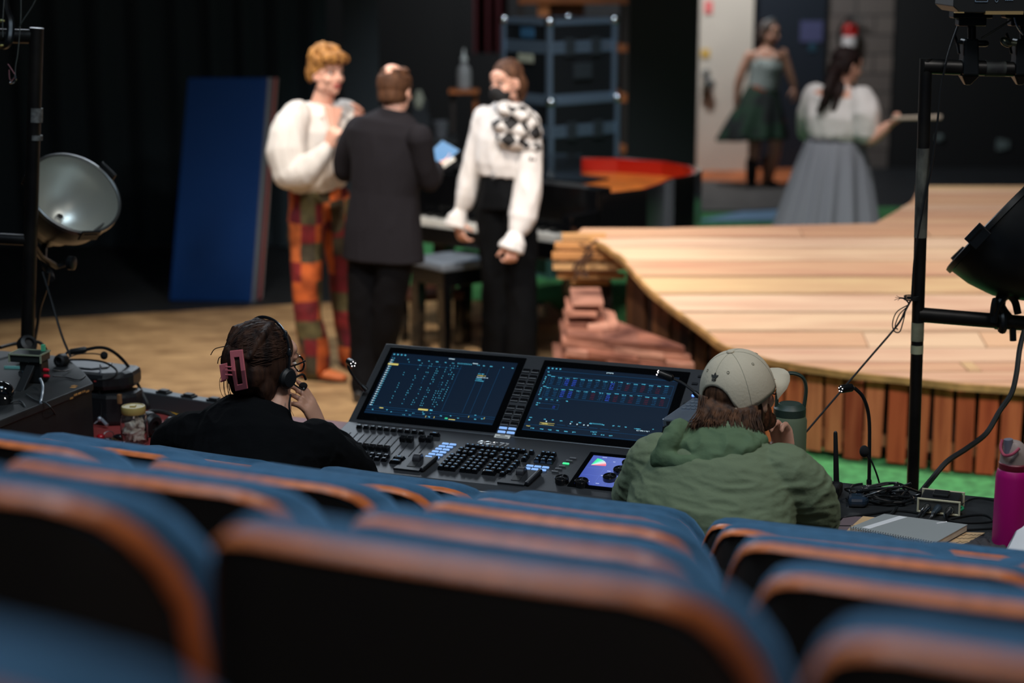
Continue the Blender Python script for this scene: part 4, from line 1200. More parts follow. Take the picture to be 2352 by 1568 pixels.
# keys
kq = uvz(-.823, -.121, TZ)
t = thing('key_ring', 'bunch of keys with red charm and black fob on the red table', 'keys', tuple(kq))
mb = MB(); mb.tube([kq + V((cos(a) * .016, sin(a) * .012, .016 + .010 * sin(a))) for a in np.linspace(0, 6.28, 20)], .0014, 6); part('ring', mb, CHROME, t, True)
mb = MB(); mb.ell(kq + V((.036, .004, .010)), (.024, .013, .009)); part('key_fob', mb, mat('gloss fob', C(24, 26, 32), .15, coat=.5), t, True)
mb = MB(); mb.ell(kq + V((-.026, -.004, .011)), (.014, .012, .010)); part('charm', mb, mat('red charm', C(190, 24, 36), .25, coat=.5), t, True)
for i, (dx, dy, an, m) in enumerate(((-.004, -.02, -70, CHROME), (.016, -.02, -40, mat('key brass', C(190, 165, 110), .3, .9)), (.006, -.026, -55, CHROME))):
    mb = MB(Matrix.Translation(kq + V((dx, dy, .004 + i * .003))) @ Matrix.Rotation(radians(an), 4, 'Z')); mb.lathe((0, 0, 0), (0, 0, 1), [(.011, 0), (.011, .0025)], 16); mb.box((.02, 0, .00125), (.028, .007, .0025)); mb.box((.03, -.005, .00125), (.004, .005, .0025)); part('key', mb, m, t)
# grey power strip with black sockets
s0, s1 = uvz(-.97, .29, TZ), uvz(-.42, .20, TZ)
t = thing('power_strip', 'long grey power strip with black square sockets on the far edge of the red table', 'power strip', tuple((s0 + s1) / 2))
mb = MB(); mb.bar(s0 + V((0, 0, .0325)), s1 + V((0, 0, .0325)), .05, .065, ref=(0, 1, 0)); part('strip_body', mb, mat('slate metal', C(84, 90, 94), .45, .4), t, bevel=.004)
dd = (s1 - s0).normalized()
for f in (.22, .42, .62, .84):
    p = s0.lerp(s1, f) + V((0, 0, .068)); mb = MB(frame(p, dd)); mb.box((0, 0, 0), (.05, .034, .008)); mb.box((0, 0, .006), (.036, .026, .006)); part('socket', mb, RUBBER, t, bevel=.003)

# battered black box at the left and the moulded case behind it
t = thing('equipment_box', 'battered black wooden box with a chipped corner at the left edge', 'box', tuple(uvz(-1.25, -.3, TZ)))
poly = [(-.80, -.24), (-.80, -.74), (-1.74, -.74), (-1.74, .05), (-1.10, .05), (-.93, -.10)]
mb = MB(TF); mb.prism(poly[::-1], TZ + .001, .945); part('box_body', mb, mat('scuffed black box', C(22, 24, 26), .6, var=.3, vscale=12), t)
mb = MB(TF); p2 = [(-.795, -.235), (-.795, -.75), (-1.75, -.75), (-1.75, .06), (-1.10, .06), (-.93, -.092)]; mb.prism(p2[::-1], .945, .97); part('box_top', mb, mat('worn black box top', C(44, 46, 46), .55, col2=C(26, 28, 30), vscale=7), t, bevel=.004)
mb = MB(TF)
for i in range(9): mb.box((-.802 - random.uniform(0, .04), -.25 - i * .008, .962 + random.uniform(-.008, .007)), (.018, .014, .008), Matrix.Rotation(random.uniform(-.5, .5), 3, 'Z'))
for i in range(5): mb.box((-.796, -.27 - i * .022, .953 + random.uniform(-.004, .004)), (.004, .018, .006))
part('chipped_edge', mb, mat('raw chipped wood', C(180, 130, 70), .8, var=.4, vscale=60), t, label='chipped pale wood corner')
t = thing('moulded_case', 'black moulded plastic case with rounded ends standing behind the battered box', 'case', tuple(uvz(-1.2, .12, TZ)))
mb = MB(TF); cp = [(-1.6, .02), (-.92, .02), (-.86, .05), (-.845, .09), (-.86, .16), (-1.6, .2)]
mb.prism(cp, TZ + .001, .86); part('case_base', mb, mat('black moulding', C(28, 30, 33), .42, bump=.1, bscale=150), t, bevel=.015)
mb = MB(TF); cp2 = [(-1.62, .02), (-.93, .02), (-.87, .06), (-.86, .10), (-.88, .19), (-1.62, .22)]; mb.prism(cp2, .868, .93); part('case_lid', mb, mat('black moulding', (0, 0, 0)), t, bevel=.018)
mb = MB(TF); mb.prism([(-1.5, .06), (-1.0, .06), (-.96, .1), (-.98, .16), (-1.5, .18)], .93, .936); part('lid_panel', mb, mat('slate lid panel', C(58, 64, 70), .4), t, bevel=.004)
mb = MB(TF); mb.box((-.868, .022, .85), (.014, .012, .034)); part('latch', mb, mat('tan latch', C(150, 110, 74), .5), t, bevel=.003)

# small meter box with pale frame and red plugs, headsets and cables on the box
BT = .97
q = at(80, 868, 5.62); q = V((q.x, q.y, BT))
t = thing('beltpack', 'black intercom pack with pale framed top and red plugs on the battered box', 'intercom pack', tuple(q), -12)
F = ROOTM[t.name]
mb = MB(F); mb.box((0, 0, .035), (.075, .055, .068)); part('pack_body', mb, RUBBER, t, bevel=.004)
mb = MB(F); mb.box((-.012, 0, .082), (.105, .07, .026)); part('pack_top', mb, mat('pack dark', C(40, 44, 44), .4), t, bevel=.003)
mb = MB(F)
for (c_, d__) in (((-.012, -.036, .094), (.11, .004, .004)), ((-.066, -.036, .082), (.005, .004, .026)), ((.042, -.036, .082), (.005, .004, .026)), ((-.012, .034, .095), (.11, .004, .004)), ((-.065, 0, .095), (.004, .07, .004)), ((.041, 0, .095), (.004, .07, .004))): mb.box(c_, d__)
part('pale_frame', mb, mat('pale green frame', C(150, 160, 136), .5), t)
for z in (.022, .042):
    mb = MB(F); mb.lathe((.038, -.01, z), (1, 0, 0), [(.006, 0), (.0065, .008), (.004, .018)], 12); part('plug', mb, mat('red plug', C(196, 20, 44), .4), t, True, label='red plug')
mb = MB(F); mb.lathe((-.02, -.034, .035), (0, -1, 0), [(.012, 0), (.012, .014), (.008, .016)], 14); part('connector', mb, CHROME, t, True)
mb = MB(F); mb.box((.02, .03, .105), (.012, .01, .02)); part('green_tape', mb, mat('mint tape', C(90, 196, 150), .6), t)
def cable(label, pts, r=.003, m=RUBBER, name='cable', group=None, cat='cable'):
    mb = MB(); mb.tube(spline(pts, 6), r, 7)
    return solo(name, mb, m, label, cat, loc=V(pts[0]), group=group, smooth=True)
BK = lambda x, y, z: atz(x, y, z)
for i, (pts, r, m, lab) in enumerate((
    ([BK(122, 850, BT + .03), BK(150, 852, BT + .01), BK(165, 846, BT + .006)], .002, RUBBER, 'short lead from the upper red plug across the battered box'),
    ([BK(122, 864, BT + .02), BK(150, 866, BT + .005), BK(180, 872, BT + .004), BK(196, 862, BT + .004)], .002, RUBBER, 'lead from the lower red plug lying on the battered box'),
    ([BK(92, 870, BT + .03), BK(98, 885, BT + .02), BK(97, 905, BT + .006), BK(92, 930, .965), BK(88, 960, .88), BK(86, 992, .80)], .0045, mat('grey shiny cable', C(110, 120, 130), .3), 'thick shiny grey cable hanging over the front of the battered box'),
    ([BK(60, 905, BT + .006), BK(80, 918, BT + .004), BK(105, 925, BT + .002), BK(120, 940, .95), BK(132, 962, .88)], .0025, mat('dull grey lead', C(60, 64, 66), .5), 'thin dull lead trailing off the battered box edge'),
    ([BK(20, 925, BT + .004), BK(45, 920, BT + .006), BK(58, 935, BT + .0), BK(66, 955, .93), BK(62, 990, .84)], .003, mat('dull grey lead', (0, 0, 0)), 'leftmost thin lead dangling in front of the battered box'),
    ([BK(0, 798, 1.0), BK(30, 790, 1.0), BK(60, 786, 1.0)], .006, RUBBER, 'black cable entering from the left edge behind the black earcup'),
)): cable(lab, pts, r, m)
# black radio / spring in front of the pack
mb = MB(); mb.bar(at(45, 900, 5.5), at(78, 826, 5.62), .014, .03); mb.bar(at(45, 900, 5.5), at(38, 912, 5.48), .02, .03)
solo('pocket_clamp', mb, RUBBER, 'black flat clip leaning against the pack on the battered box', 'clip', bevel=.003)
mb = MB(); c_ = atz(4, 925, BT); mb.ell(c_ + V((0, 0, .034)), (.04, .035, .034)); mb.lathe(c_, (0, 0, 1), [(.034, 0), (.036, .02), (.03, .03)], 20)
solo('glossy_mouse', mb, mat('gloss black', C(12, 14, 16), .08, coat=.8), 'glossy black round device at the left edge of the battered box', 'device', smooth=True)
mb = MB(); a_, b_ = atz(10, 846, BT), atz(58, 847, BT); mb.bar(a_ + V((0, 0, .003)), b_ + V((0, 0, .003)), .012, .004); solo('pen', mb, mat('mint pen', C(120, 190, 186), .4), 'pale mint pen lying on the battered box', 'pen', bevel=.001)

def comms(label, cup, band, mic, name='headset', cup_r=.035, cup_axis=(0, -1, .3)):
    h = thing(name, label, 'headset', tuple(V(cup) - V((0, 0, cup_r))))
    mb = MB(); mb.lathe(V(cup) + V(cup_axis).normalized() * -.016, cup_axis, [(cup_r * .7, 0), (cup_r, .008), (cup_r, .022), (cup_r * .85, .034), (cup_r * .5, .038), (cup_r * .4, .028)], 24); part('ear_cup', mb, RUBBER, h, True)
    if band: mb = MB(); mb.tube(spline(band, 8), .0055, 8, flat=.6); part('headband', mb, RUBBER, h, True)
    if mic:
        mb = MB(); mb.tube(spline(mic, 6), .0022, 6); part('mic_boom', mb, RUBBER, h, True)
        mb = MB(); mb.ell(V(mic[-1]), (.013, .013, .014)); part('mic_foam', mb, mat('foam', C(18, 18, 20), .95), h, True)
    return h
Yh = 5.95
comms('single-ear headset with boom microphone arching over the moulded case', at(142, 828, 5.84),
      [at(148, 815, 5.86), at(162, 806, Yh), at(195, 803, Yh), at(225, 798, Yh), at(250, 802, Yh), at(278, 822, 5.98), at(300, 850, 6.0), at(318, 885, 6.02), at(338, 925, 6.0), at(342, 938, 6.0)],
      [at(155, 822, 5.88), at(180, 813, 5.93), at(215, 812, 5.93), at(239, 816, 5.93)], cup_axis=(-.3, -1, .2), cup_r=.024)
mb = MB(); mb.tube([at(163, 808, Yh), at(194, 803, Yh)], .0105, 12, round_=True); solo('inline_switch', mb, RUBBER, 'small ribbed black cable switch clipped on the arching headband', 'switch', smooth=True)
comms('upturned black headset earcup at the foot of the left pipe', at(62, 792, 5.95), [at(62, 784, 5.97), at(90, 786, 6.0), at(104, 800, 6.0), at(108, 812, 6.0)], None, cup_r=.034, cup_axis=(.6, -.6, .6))
cable('black loop of cable curling over the front of the moulded case', [at(160, 826, 5.9), at(200, 826, 5.9), at(240, 832, 5.88), at(266, 848, 5.86), at(266, 862, 5.85), at(250, 871, 5.85), at(225, 873, 5.86)], .0035)
# clear beaded charm hanging
t = thing('bead_charm', 'clear beaded charm with small red flag hanging in front of the moulded case', 'charm', tuple(at(230, 970, 5.88)))
mb = MB()
for i, f in enumerate(np.linspace(0, 1, 16)): mb.ell(at(230 + 1.5 * sin(i * 2), 838 + f * 50, 5.9), .0028 * (1 + .4 * (i % 2)), n=8, m=5)
part('bead_string', mb, mat('glass beads', C(170, 178, 190), .1, .5), t, True)
mb = MB(); mb.tube(spline([at(226, 888, 5.9), at(231, 915, 5.89), at(233, 945, 5.88), at(230, 962, 5.87)], 5), .0012, 6); part('cord', mb, RUBBER, t, True)
mb = MB(); mb.bar(at(216, 875, 5.895), at(252, 876, 5.895), .004, .006); part('flag', mb, mat('dull red flag', C(150, 50, 46), .6), t, label='red flag')
mb = MB(); mb.ell(at(229, 962, 5.87), (.008, .008, .009)); mb.tube([at(232, 962, 5.87), at(240, 970, 5.86), at(246, 976, 5.85)], .006, 8); mb.tube([at(228, 964, 5.87), at(216, 973, 5.86)], .002, 6); part('pendant', mb, mat('glass beads', (0, 0, 0)), t, True)

# ------------------------------------------------------------------ things on the black table
t = thing('drink_jug', 'large sage green insulated jug with looped carry handle behind the cap wearer', 'jug', tuple(uvz(1.345, .175, TZ)))
jq = uvz(1.345, .175, TZ); rj = .052
jq = V((at(1812, 1000, 5.20).x, 5.20, TZ))
mb = MB(); mb.lathe(jq, (0, 0, 1), [(.050, 0.001), (rj, .006), (rj, .205), (.047, .222)], 36); part('jug_body', mb, mat('sage enamel', C(106, 120, 96), .5), t, True)
mb = MB(); mb.lathe(jq + V((0, 0, .220)), (0, 0, 1), [(.048, 0), (.048, .022), (.040, .030), (.032, .036), (.03, .036)], 32); part('jug_lid', mb, mat('dark green lid', C(44, 60, 52), .45), t, True)
hp_ = [jq + V(p) for p in ((.042, 0, .245), (.046, 0, .30), (.034, 0, .335), (.0, 0, .348), (-.026, 0, .335), (-.038, 0, .30), (-.040, 0, .245))]
mb = MB(); mb.tube(spline(hp_, 6), .0095, 10, flat=.6, ref=(0, 1, 0)); part('carry_handle', mb, mat('dark green lid', (0, 0, 0)), t, True)

rq = atz(1880, 1138, TZ)
t = thing('wireless_router', 'black wireless router with one upright antenna beside the green sleeve', 'router', tuple(rq), -22)
F = ROOTM[t.name]
mb = MB(F); mb.prism([(-.07, -.045), (.045, -.045), (.062, -.01), (.062, .05), (-.07, .05)], .002, .036); part('router_body', mb, mat('matte router black', C(14, 15, 17), .6, bump=.3, bscale=90), t, bevel=.006)
for k in range(5):
    mb = MB(F); mb.box((-.045 + k * .02, 0, .038), (.006, .07, .003)); part('vent_rib', mb, RUBBER, t)
a_ = at(1921, 1105, 5.13); b_ = at(1919, 994, 5.13)
mb = MB(); mb.tube([a_, a_.lerp(b_, .3), b_], [.0085, .008, .006], 10, flat=.6, round_=True); part('antenna', mb, RUBBER, t, True)
mb = MB(); mb.lathe(a_ + V((0, 0, -.01)), (0, 0, 1), [(.009, -.02), (.009, .012)], 12); part('antenna_hinge', mb, RUBBER, t, True)

# clip microphone bud on its own flexible stem
t = thing('desk_microphone', 'small black foam microphone on a bent stem beside the tall thin lamp', 'microphone', tuple(atz(2022, 1118, TZ)))
mb = MB(); mb.tube(spline([atz(2022, 1118, TZ + .003), at(2014, 1090, 5.16), at(2002, 1060, 5.16), at(1992, 1047, 5.16)], 6), .0028, 7); part('stem', mb, RUBBER, t, True)
mb = MB(); mb.ell(at(1985, 1036, 5.16), (.0145, .0145, .018)); part('mic_foam', mb, mat('foam', (0, 0, 0)), t, True)

# heap of cables
random.seed(21)
hc = uvz(1.675, .10, TZ)
for i in range(9):
    rx, ry = random.uniform(.05, .085), random.uniform(.035, .06)
    cx, cy = hc.x - .02 + random.uniform(-.035, .045), hc.y + random.uniform(-.03, .04)
    a0 = random.uniform(0, 6); pts = []
    for k in range(15):
        a = a0 + k * .5 * random.uniform(.9, 1.1)
        pts.append(V((cx + cos(a) * rx * random.uniform(.85, 1.1), cy + sin(a) * ry * random.uniform(.85, 1.1), TZ + .006 + (.004 + .006 * i) * (.5 + .5 * sin(a * 1.3 + i)))))
    lab = ['lowest coil of black cable heaped under the tall thin lamp', 'tangled loop of black cable in the heap on the black table'][min(i, 1)]
    cable(lab, pts, random.choice((.003, .0036, .0045)), mat('satin cable', C(30, 32, 34), .3), group='heaped black cables' if i else None)
for pts, r, lab in (
    ([atz(1914, 1192, TZ + .004), atz(1960, 1186, TZ + .004), atz(2000, 1180, TZ + .004), atz(2060, 1172, TZ + .004), atz(2110, 1178, TZ + .004)], .0036, 'cable running from the green sleeve to the grey box'),
    ([atz(1910, 1208, TZ + .004), atz(1980, 1208, TZ + .006), atz(2040, 1203, TZ + .02)], .003, 'cable lying across the papers beside the green sleeve'),
    ([atz(2120, 1172, TZ + .03), atz(2105, 1190, TZ + .01), atz(2080, 1210, TZ + .004), atz(2040, 1196, TZ + .004), atz(2060, 1165, TZ + .01)], .0045, 'thick cable plugged into the left socket of the grey box'),
    ([atz(2146, 1176, TZ + .03), atz(2135, 1195, TZ + .012), atz(2110, 1225, TZ + .006), atz(2080, 1215, TZ + .006), atz(2072, 1190, TZ + .006)], .0045, 'thick cable plugged into the middle socket of the grey box'),
    ([atz(2172, 1178, TZ + .03), atz(2180, 1195, TZ + .006), atz(2230, 1200, TZ + .004), atz(2280, 1196, TZ + .004), atz(2260, 1182, TZ + .004), atz(2210, 1186, TZ + .004), atz(2166, 1200, TZ + .004), atz(2190, 1216, TZ + .004), atz(2290, 1212, TZ + .004)], .003, 'loose cable looping between the grey box and the pink bottle'),
    ([atz(2205, 1160, TZ + .02), atz(2225, 1148, TZ + .004), atz(2250, 1143, TZ + .004), atz(2290, 1150, TZ + .004)], .0022, 'thin lead curling behind the grey box'),
): cable(lab, pts, r, mat('satin cable', (0, 0, 0)))
# comb-like small white connector and blue-black controller in the heap
mb = MB(); q = atz(2052, 1122, TZ + .03); mb.box(q, (.03, .02, .012)); solo('cable_connector', mb, mat('clear connector', C(150, 156, 160), .25), 'small pale connector lying on top of the cable heap', 'connector', bevel=.002)
mb = MB(); q = atz(1968, 1162, TZ); mb.prism([(q.x - .03, q.y - .02), (q.x + .02, q.y - .025), (q.x + .04, q.y + .01), (q.x + .02, q.y + .04), (q.x - .02, q.y + .035)], TZ + .002, TZ + .03); solo('hand_controller', mb, mat('blue black gloss', C(40, 54, 70), .15, coat=.6), 'glossy blue-black hand controller at the left of the cable heap', 'controller', bevel=.01)

dq = uvz(1.83, .06, TZ)
t = thing('interface_box', 'black box with cream end panels and three plugged connectors on the black table', 'interface box', tuple(dq), -20.5)
F = ROOTM[t.name]
mb = MB(F); mb.box((0, .01, .023), (.108, .094, .042)); part('box_shell', mb, mat('box black', C(26, 27, 30), .45), t, bevel=.003)
CREAM = mat('cream panel', C(196, 190, 160), .5)
for y in (-.039, .059):
    mb = MB(F)
    for (c_, d__) in (((0, y, .043), (.122, .006, .006)), ((-.058, y, .024), (.006, .006, .040)), ((.058, y, .024), (.006, .006, .040)), ((0, y, .005), (.122, .006, .006))): mb.box(c_, d__)
    part('end_frame', mb, CREAM, t, bevel=.002)
mb = MB(F); mb.box((.0, .01, .049), (.045, .045, .010)); part('clip', mb, RUBBER, t, bevel=.003)
for x, m in ((-.03, CHROME), (0, mat('steel blue plug', C(70, 82, 92), .35, .6)), (.034, CHROME)):
    mb = MB(F); mb.lathe((x, -.038, .022), (-.25, -1, -.2), [(.0105, 0), (.0105, .016), (.008, .02), (.0075, .038), (.004, .046)], 16); part('plug', mb, m, t, True)
mb = MB(F); mb.box((0, -.0375, .024), (.110, .002, .034)); part('face_plate', mb, mat('grey face', C(84, 84, 80), .4, .2), t)
mb = MB(); mb.tube(spline([atz(2196, 1176, TZ + .012), atz(2212, 1168, TZ + .018), atz(2204, 1162, TZ + .02)], 4), .004, 8); solo('cable_tie', mb, mat('green tie', C(30, 130, 84), .5), 'green strap around a cable right of the grey box', 'cable tie', smooth=True)

# papers, cloth, notebook
def sheet(label, pts, z, m, name='paper', cat='paper', th=.0015):
    mb = MB(); P_ = [atz(*p, TZ + z) for p in pts]; mb.prism([(p.x, p.y) for p in P_], TZ + z, TZ + z + th)
    return solo(name, mb, m, label, cat)
sheet('mauve grey folder under the notebook beside the green sleeve', [(1898, 1238), (1940, 1188), (2010, 1190), (1990, 1262)], .001, mat('mauve folder', C(108, 92, 96), .7), 'folder', 'folder', .004)
sheet('brown kraft paper sheet sticking out behind the notebook', [(1930, 1232), (1982, 1186), (2040, 1192), (2010, 1240)], .0055, mat('kraft paper', C(206, 170, 126), .8, var=.1))
o_ = sheet('brown kraft paper with black handwriting sticking out right of the notebook', [(2120, 1268), (2180, 1222), (2262, 1224), (2225, 1246), (2150, 1282)], .0055, mat('kraft paper', (0, 0, 0)))
mb = MB()
for k in range(3):
    pts = []
    for i in range(14): pts.append(atz(2196 + i * 4.4, 1228 + k * 8 + random.uniform(-2, 2), TZ + .0075))
    mb.tube(pts, .0006, 4)
part('handwriting', mb, BLACK, o_)
o_ = sheet('brown kraft paper with scribbles showing left of the notebook', [(1932, 1234), (1955, 1208), (1992, 1210), (1962, 1246)], .0075, mat('kraft paper', (0, 0, 0)))
mb = MB(); mb.tube([atz(1948 + i * 3, 1222 + random.uniform(-3, 3), TZ + .0095) for i in range(9)], .0006, 4); part('handwriting', mb, BLACK, o_)
mb = MB()
c0 = [atz(*p, TZ) for p in ((2195, 1268), (2270, 1232), (2320, 1236), (2320, 1285), (2230, 1300))]
mb.prism([(p.x, p.y) for p in c0], TZ + .004, TZ + .012); P0 = c0[0]
t_ = blob_t = thing('dark_cloth', 'crumpled dark grey cloth between the notebook and the pink bottle', 'cloth', tuple(c0[0]))
for k in range(6): mb.tube([c0[0].lerp(c0[2], k / 6) + V((0, 0, .012)), c0[4].lerp(c0[3], k / 6) + V((0, 0, .016 * random.random() + .006))], .010, 8)
blob('cloth_body', mb, mat('charcoal cotton', C(58, 54, 56), .9), t_, .004, 4, (.004, (30, 30, 30)))

n4 = [atz(1950, 1224, TZ + .012), atz(2146, 1260, TZ + .012), atz(2222, 1217, TZ + .012), atz(2030, 1192, TZ + .012)]
t = thing('spiral_notebook', 'thick spiral notebook with grey cover lying on the black table', 'notebook', tuple(n4[0]))
def nbk(z0, z1, m, name, ins=0.0, b_=.001):
    c_ = sum(n4, V()) / 4; q_ = [p.lerp(c_, ins) for p in n4]
    mb = MB(); mb.hexa([V((p.x, p.y, TZ + z0)) for p in q_], [V((p.x, p.y, TZ + z1)) for p in q_]); return part(name, mb, m, t, bevel=b_)
nbk(.008, .010, mat('back cover', C(30, 32, 34), .6), 'back_cover'); nbk(.010, .026, mat('page block', C(206, 200, 188), .8, var=.12, vscale=300, stretch=(.1, .1, 1)), 'pages', .012, 0)
cv_ = nbk(.026, .0285, mat('grey cover', C(150, 154, 154), .5), 'front_cover')
a_, b_ = n4[0].lerp(n4[1], .02), n4[3].lerp(n4[2], .02); c_, d_ = n4[3].lerp(n4[2], .17), n4[0].lerp(n4[1], .15)
lp = [n4[0].lerp(n4[1], .10).lerp(n4[3].lerp(n4[2], .20), .1), n4[0].lerp(n4[1], .19).lerp(n4[3].lerp(n4[2], .30), .1), n4[0].lerp(n4[1], .19).lerp(n4[3].lerp(n4[2], .30), .97), n4[0].lerp(n4[1], .10).lerp(n4[3].lerp(n4[2], .20), .97)]
mb = MB(); mb.hexa([V((p.x, p.y, TZ + .0286)) for p in lp], [V((p.x, p.y, TZ + .0292)) for p in lp]); part('cover_label', mb, mat('white label', C(222, 222, 224), .6), cv_)
q_ = n4[0].lerp(n4[2], .78); mb = MB(); mb.tube([V((q_.x - .012, q_.y + .012, TZ + .029)), V((q_.x + .004, q_.y + .02, TZ + .029)), V((q_.x + .02, q_.y + .026, TZ + .029))], .002, 4); part('cover_logo', mb, mat('white label', (0, 0, 0)), cv_)
mb = MB(); dn = (n4[1] - n4[0]).normalized(); pn = V((-dn.y, dn.x, 0))
for k in range(34):
    p = n4[0].lerp(n4[1], (k + .5) / 34); p = V((p.x, p.y, TZ + .018)) + pn * .002
    mb.tube([p + (pn * cos(a) * .009 + V((0, 0, 1)) * sin(a) * .013) + dn * .0015 * (a / 6.28) for a in np.linspace(-2.6, 2.6, 12)], .0009, 5)
part('spiral_binding', mb, CHROME, t)

# pink bottle
pq = V((at(2318, 1260, 4.62).x, 4.62, TZ))
t = thing('water_bottle', 'tall magenta water bottle with grey and red spout lid at the right edge', 'bottle', tuple(pq))
PINK = mat('magenta coat', C(176, 8, 110), .42)
mb = MB(); mb.lathe(pq, (0, 0, 1), [(.042, .001), (.046, .006), (.047, .02), (.047, .205), (.043, .222), (.040, .226)], 36); part('bottle_body', mb, PINK, t, True)
mb = MB(); mb.lathe(pq + V((0, 0, .224)), (0, 0, 1), [(.040, 0), (.041, .003), (.041, .018), (.039, .020)], 32); part('lid_ring', mb, mat('dark red ring', C(120, 24, 44), .45), t, True)
mb = MB()
rs = []
for k, (h, w, dx) in enumerate(((.243, .0395, 0), (.262, .0385, 0), (.280, .034, -.002), (.292, .029, -.006), (.300, .024, -.011), (.303, .016, -.014))):
    rs.append([pq + V((dx + cos(a) * w, sin(a) * w * .9, h)) for a in np.linspace(0, 2 * pi, 24, endpoint=False)])
mb.rings(rs); part('lid', mb, mat('warm grey lid', C(158, 140, 134), .5), t, True)
mb = MB(); mb.tube([pq + V((-.02, -.012, .27)), pq + V((-.024, -.013, .31))], [.013, .012], 14); part('spout', mb, mat('cool grey spout', C(120, 118, 130), .4), t, True)
mb = MB(); lp = [pq + V(p) for p in ((.0, -.036, .292), (-.02, -.04, .276), (-.036, -.026, .27), (-.042, -.01, .285), (-.036, .0, .305))]; mb.tube(spline(lp, 6), .0042, 8); part('carry_loop', mb, mat('rose loop', C(168, 66, 88), .45), t, True)
mb = MB(); mb.box(pq + V((.002, -.0472, .045)), (.008, .002, .034)); part('side_print', mb, mat('purple print', C(104, 14, 110), .5), t)
mb = MB(); q = atz(2288, 1274, TZ); mb.prism([(q.x - .02, q.y - .01), (q.x + .035, q.y - .02), (q.x + .04, q.y + .015), (q.x - .01, q.y + .02)], TZ + .001, TZ + .007); solo('sticky_pad', mb, mat('hot pink pad', C(224, 30, 130), .6), 'hot pink sticky pad at the foot of the magenta bottle', 'note pad')
# silver laptop corner
lc = [atz(2288, 1296, TZ + .02), atz(2440, 1310, TZ + .02), atz(2520, 1130, TZ + .02), atz(2362, 1168, TZ + .10)]
t = thing('laptop', 'corner of a silver laptop lid at the right edge beside the magenta bottle', 'laptop', tuple(uvz(2.2, -.12, TZ)))
P0, P1, P2, P3 = uvz(2.10, -.34, TZ), uvz(2.42, -.34, TZ), uvz(2.42, -.12, TZ), uvz(2.10, -.12, TZ)
mb = MB(); mb.hexa([p + V((0, 0, .002)) for p in (P0, P1, P2, P3)], [p + V((0, 0, .018)) for p in (P0, P1, P2, P3)]); part('base', mb, mat('laptop silver', C(150, 152, 156), .35, .7), t, bevel=.004)
A0, A3 = at(2292, 1300, 4.50), at(2360, 1166, 4.62)
A1, A2 = A0 + KX * .34, A3 + KX * .34; th_ = V((0, .006, -.003))
mb = MB(); mb.hexa([A0 + th_, A1 + th_, A2 + th_, A3 + th_], [A0, A1, A2, A3]); part('screen_lid', mb, mat('laptop silver', (0, 0, 0)), t, bevel=.003)

# silver desk phone like control unit standing on a black block behind the desk
t = thing('control_keypad', 'silver keypad unit on a black block between the right screen and the cap', 'keypad', tuple(uvz(1.16, -.02, TZ)))
a_, b_, c_, d_ = at(1520, 962, 5.02), at(1600, 966, 4.97), at(1690, 905, 5.16), at(1602, 905, 5.20)
up_ = (b_ - a_).cross(d_ - a_).normalized()
if up_.z < 0: up_ = -up_
mb = MB(); mb.hexa([p - up_ * .022 for p in (a_, b_, c_, d_)], [p for p in (a_, b_, c_, d_)]); part('keypad_case', mb, mat('silver case', C(150, 162, 178), .25, .7), t, bevel=.004)
mb = MB(); f_ = frame(a_ + (b_ - a_) * .1, b_ - a_, None, None)
mb.hexa([a_.lerp(b_, .12) - up_ * .018 + V((0, -.003, 0)), a_.lerp(b_, .9) - up_ * .018 + V((0, -.003, 0)), a_.lerp(b_, .9) - up_ * .018, a_.lerp(b_, .12) - up_ * .018], [a_.lerp(b_, .12) - up_ * .006 + V((0, -.003, 0)), a_.lerp(b_, .9) - up_ * .006 + V((0, -.003, 0)), a_.lerp(b_, .9) - up_ * .006, a_.lerp(b_, .12) - up_ * .006]); part('card_slot', mb, BLACK, t)
e1 = (b_ - a_); e2 = (d_ - a_)
for r_ in range(4):
    for c2 in range(5):
        p = a_ + e1 * (.2 + .14 * c2) + e2 * (.42 + .12 * r_)
        mb = MB(frame(p, e1, e2, up_)); mb.box((0, 0, .001), (.011, .009, .004)); part('keypad_key', mb, mat('grey keypad key', C(96, 106, 118), .4), t)
mb = MB(); mb.hexa([V((p.x, p.y, TZ + .06)) for p in (a_, b_, c_, d_)], [p - up_ * .023 for p in (a_, b_, c_, d_)]); part('base_block', mb, RUBBER, t)

# ================================================================== LIGHTING RIGS
YL = 6.1; YR = 5.6
t = thing('lighting_stand', 'dark steel pipe frame standing at the left edge with a floodlight', 'lighting stand', (at(62, 760, YL).x, YL, 0))
base = V((at(52, 760, YL).x - .06, YL, 0)); top_ = at(84, 64, YL)
dirp = (top_ - at(64, 760, YL)); foot = top_ - dirp * (top_.z / dirp.z)
mb = MB(); mb.tube([foot, top_], .0235, 16); part('upright', mb, STEEL, t, True)
mb = MB(); a_ = at(74, 84, YL); mb.tube([a_, a_ + V((-.9, 0, .02))], .0235, 16); part('cross_pipe', mb, STEEL, t, True)
mb = MB(); a_ = at(72, 552, YL); mb.tube([a_, a_ + V((-.9, 0, .05))], .019, 14); part('cross_pipe', mb, STEEL, t, True)
mb = MB(); mb.lathe((foot.x, foot.y, 0), (0, 0, 1), [(.2, 0), (.2, .02), (.04, .035), (.03, .09)], 28); part('base_plate', mb, BLACKM, t, True)
for (ya, yb) in ((246, 280), (298, 310)):
    c_ = at(80, (ya + yb) / 2, YL); mb = MB(); mb.lathe(c_ - V((0, 0, .025)), dirp, [(.0245, 0), (.0245, (yb - ya) * .0014)], 16); part('tape_wrap', mb, mat('grey tape', C(86, 88, 88), .7, var=.5, vscale=60), t, True)

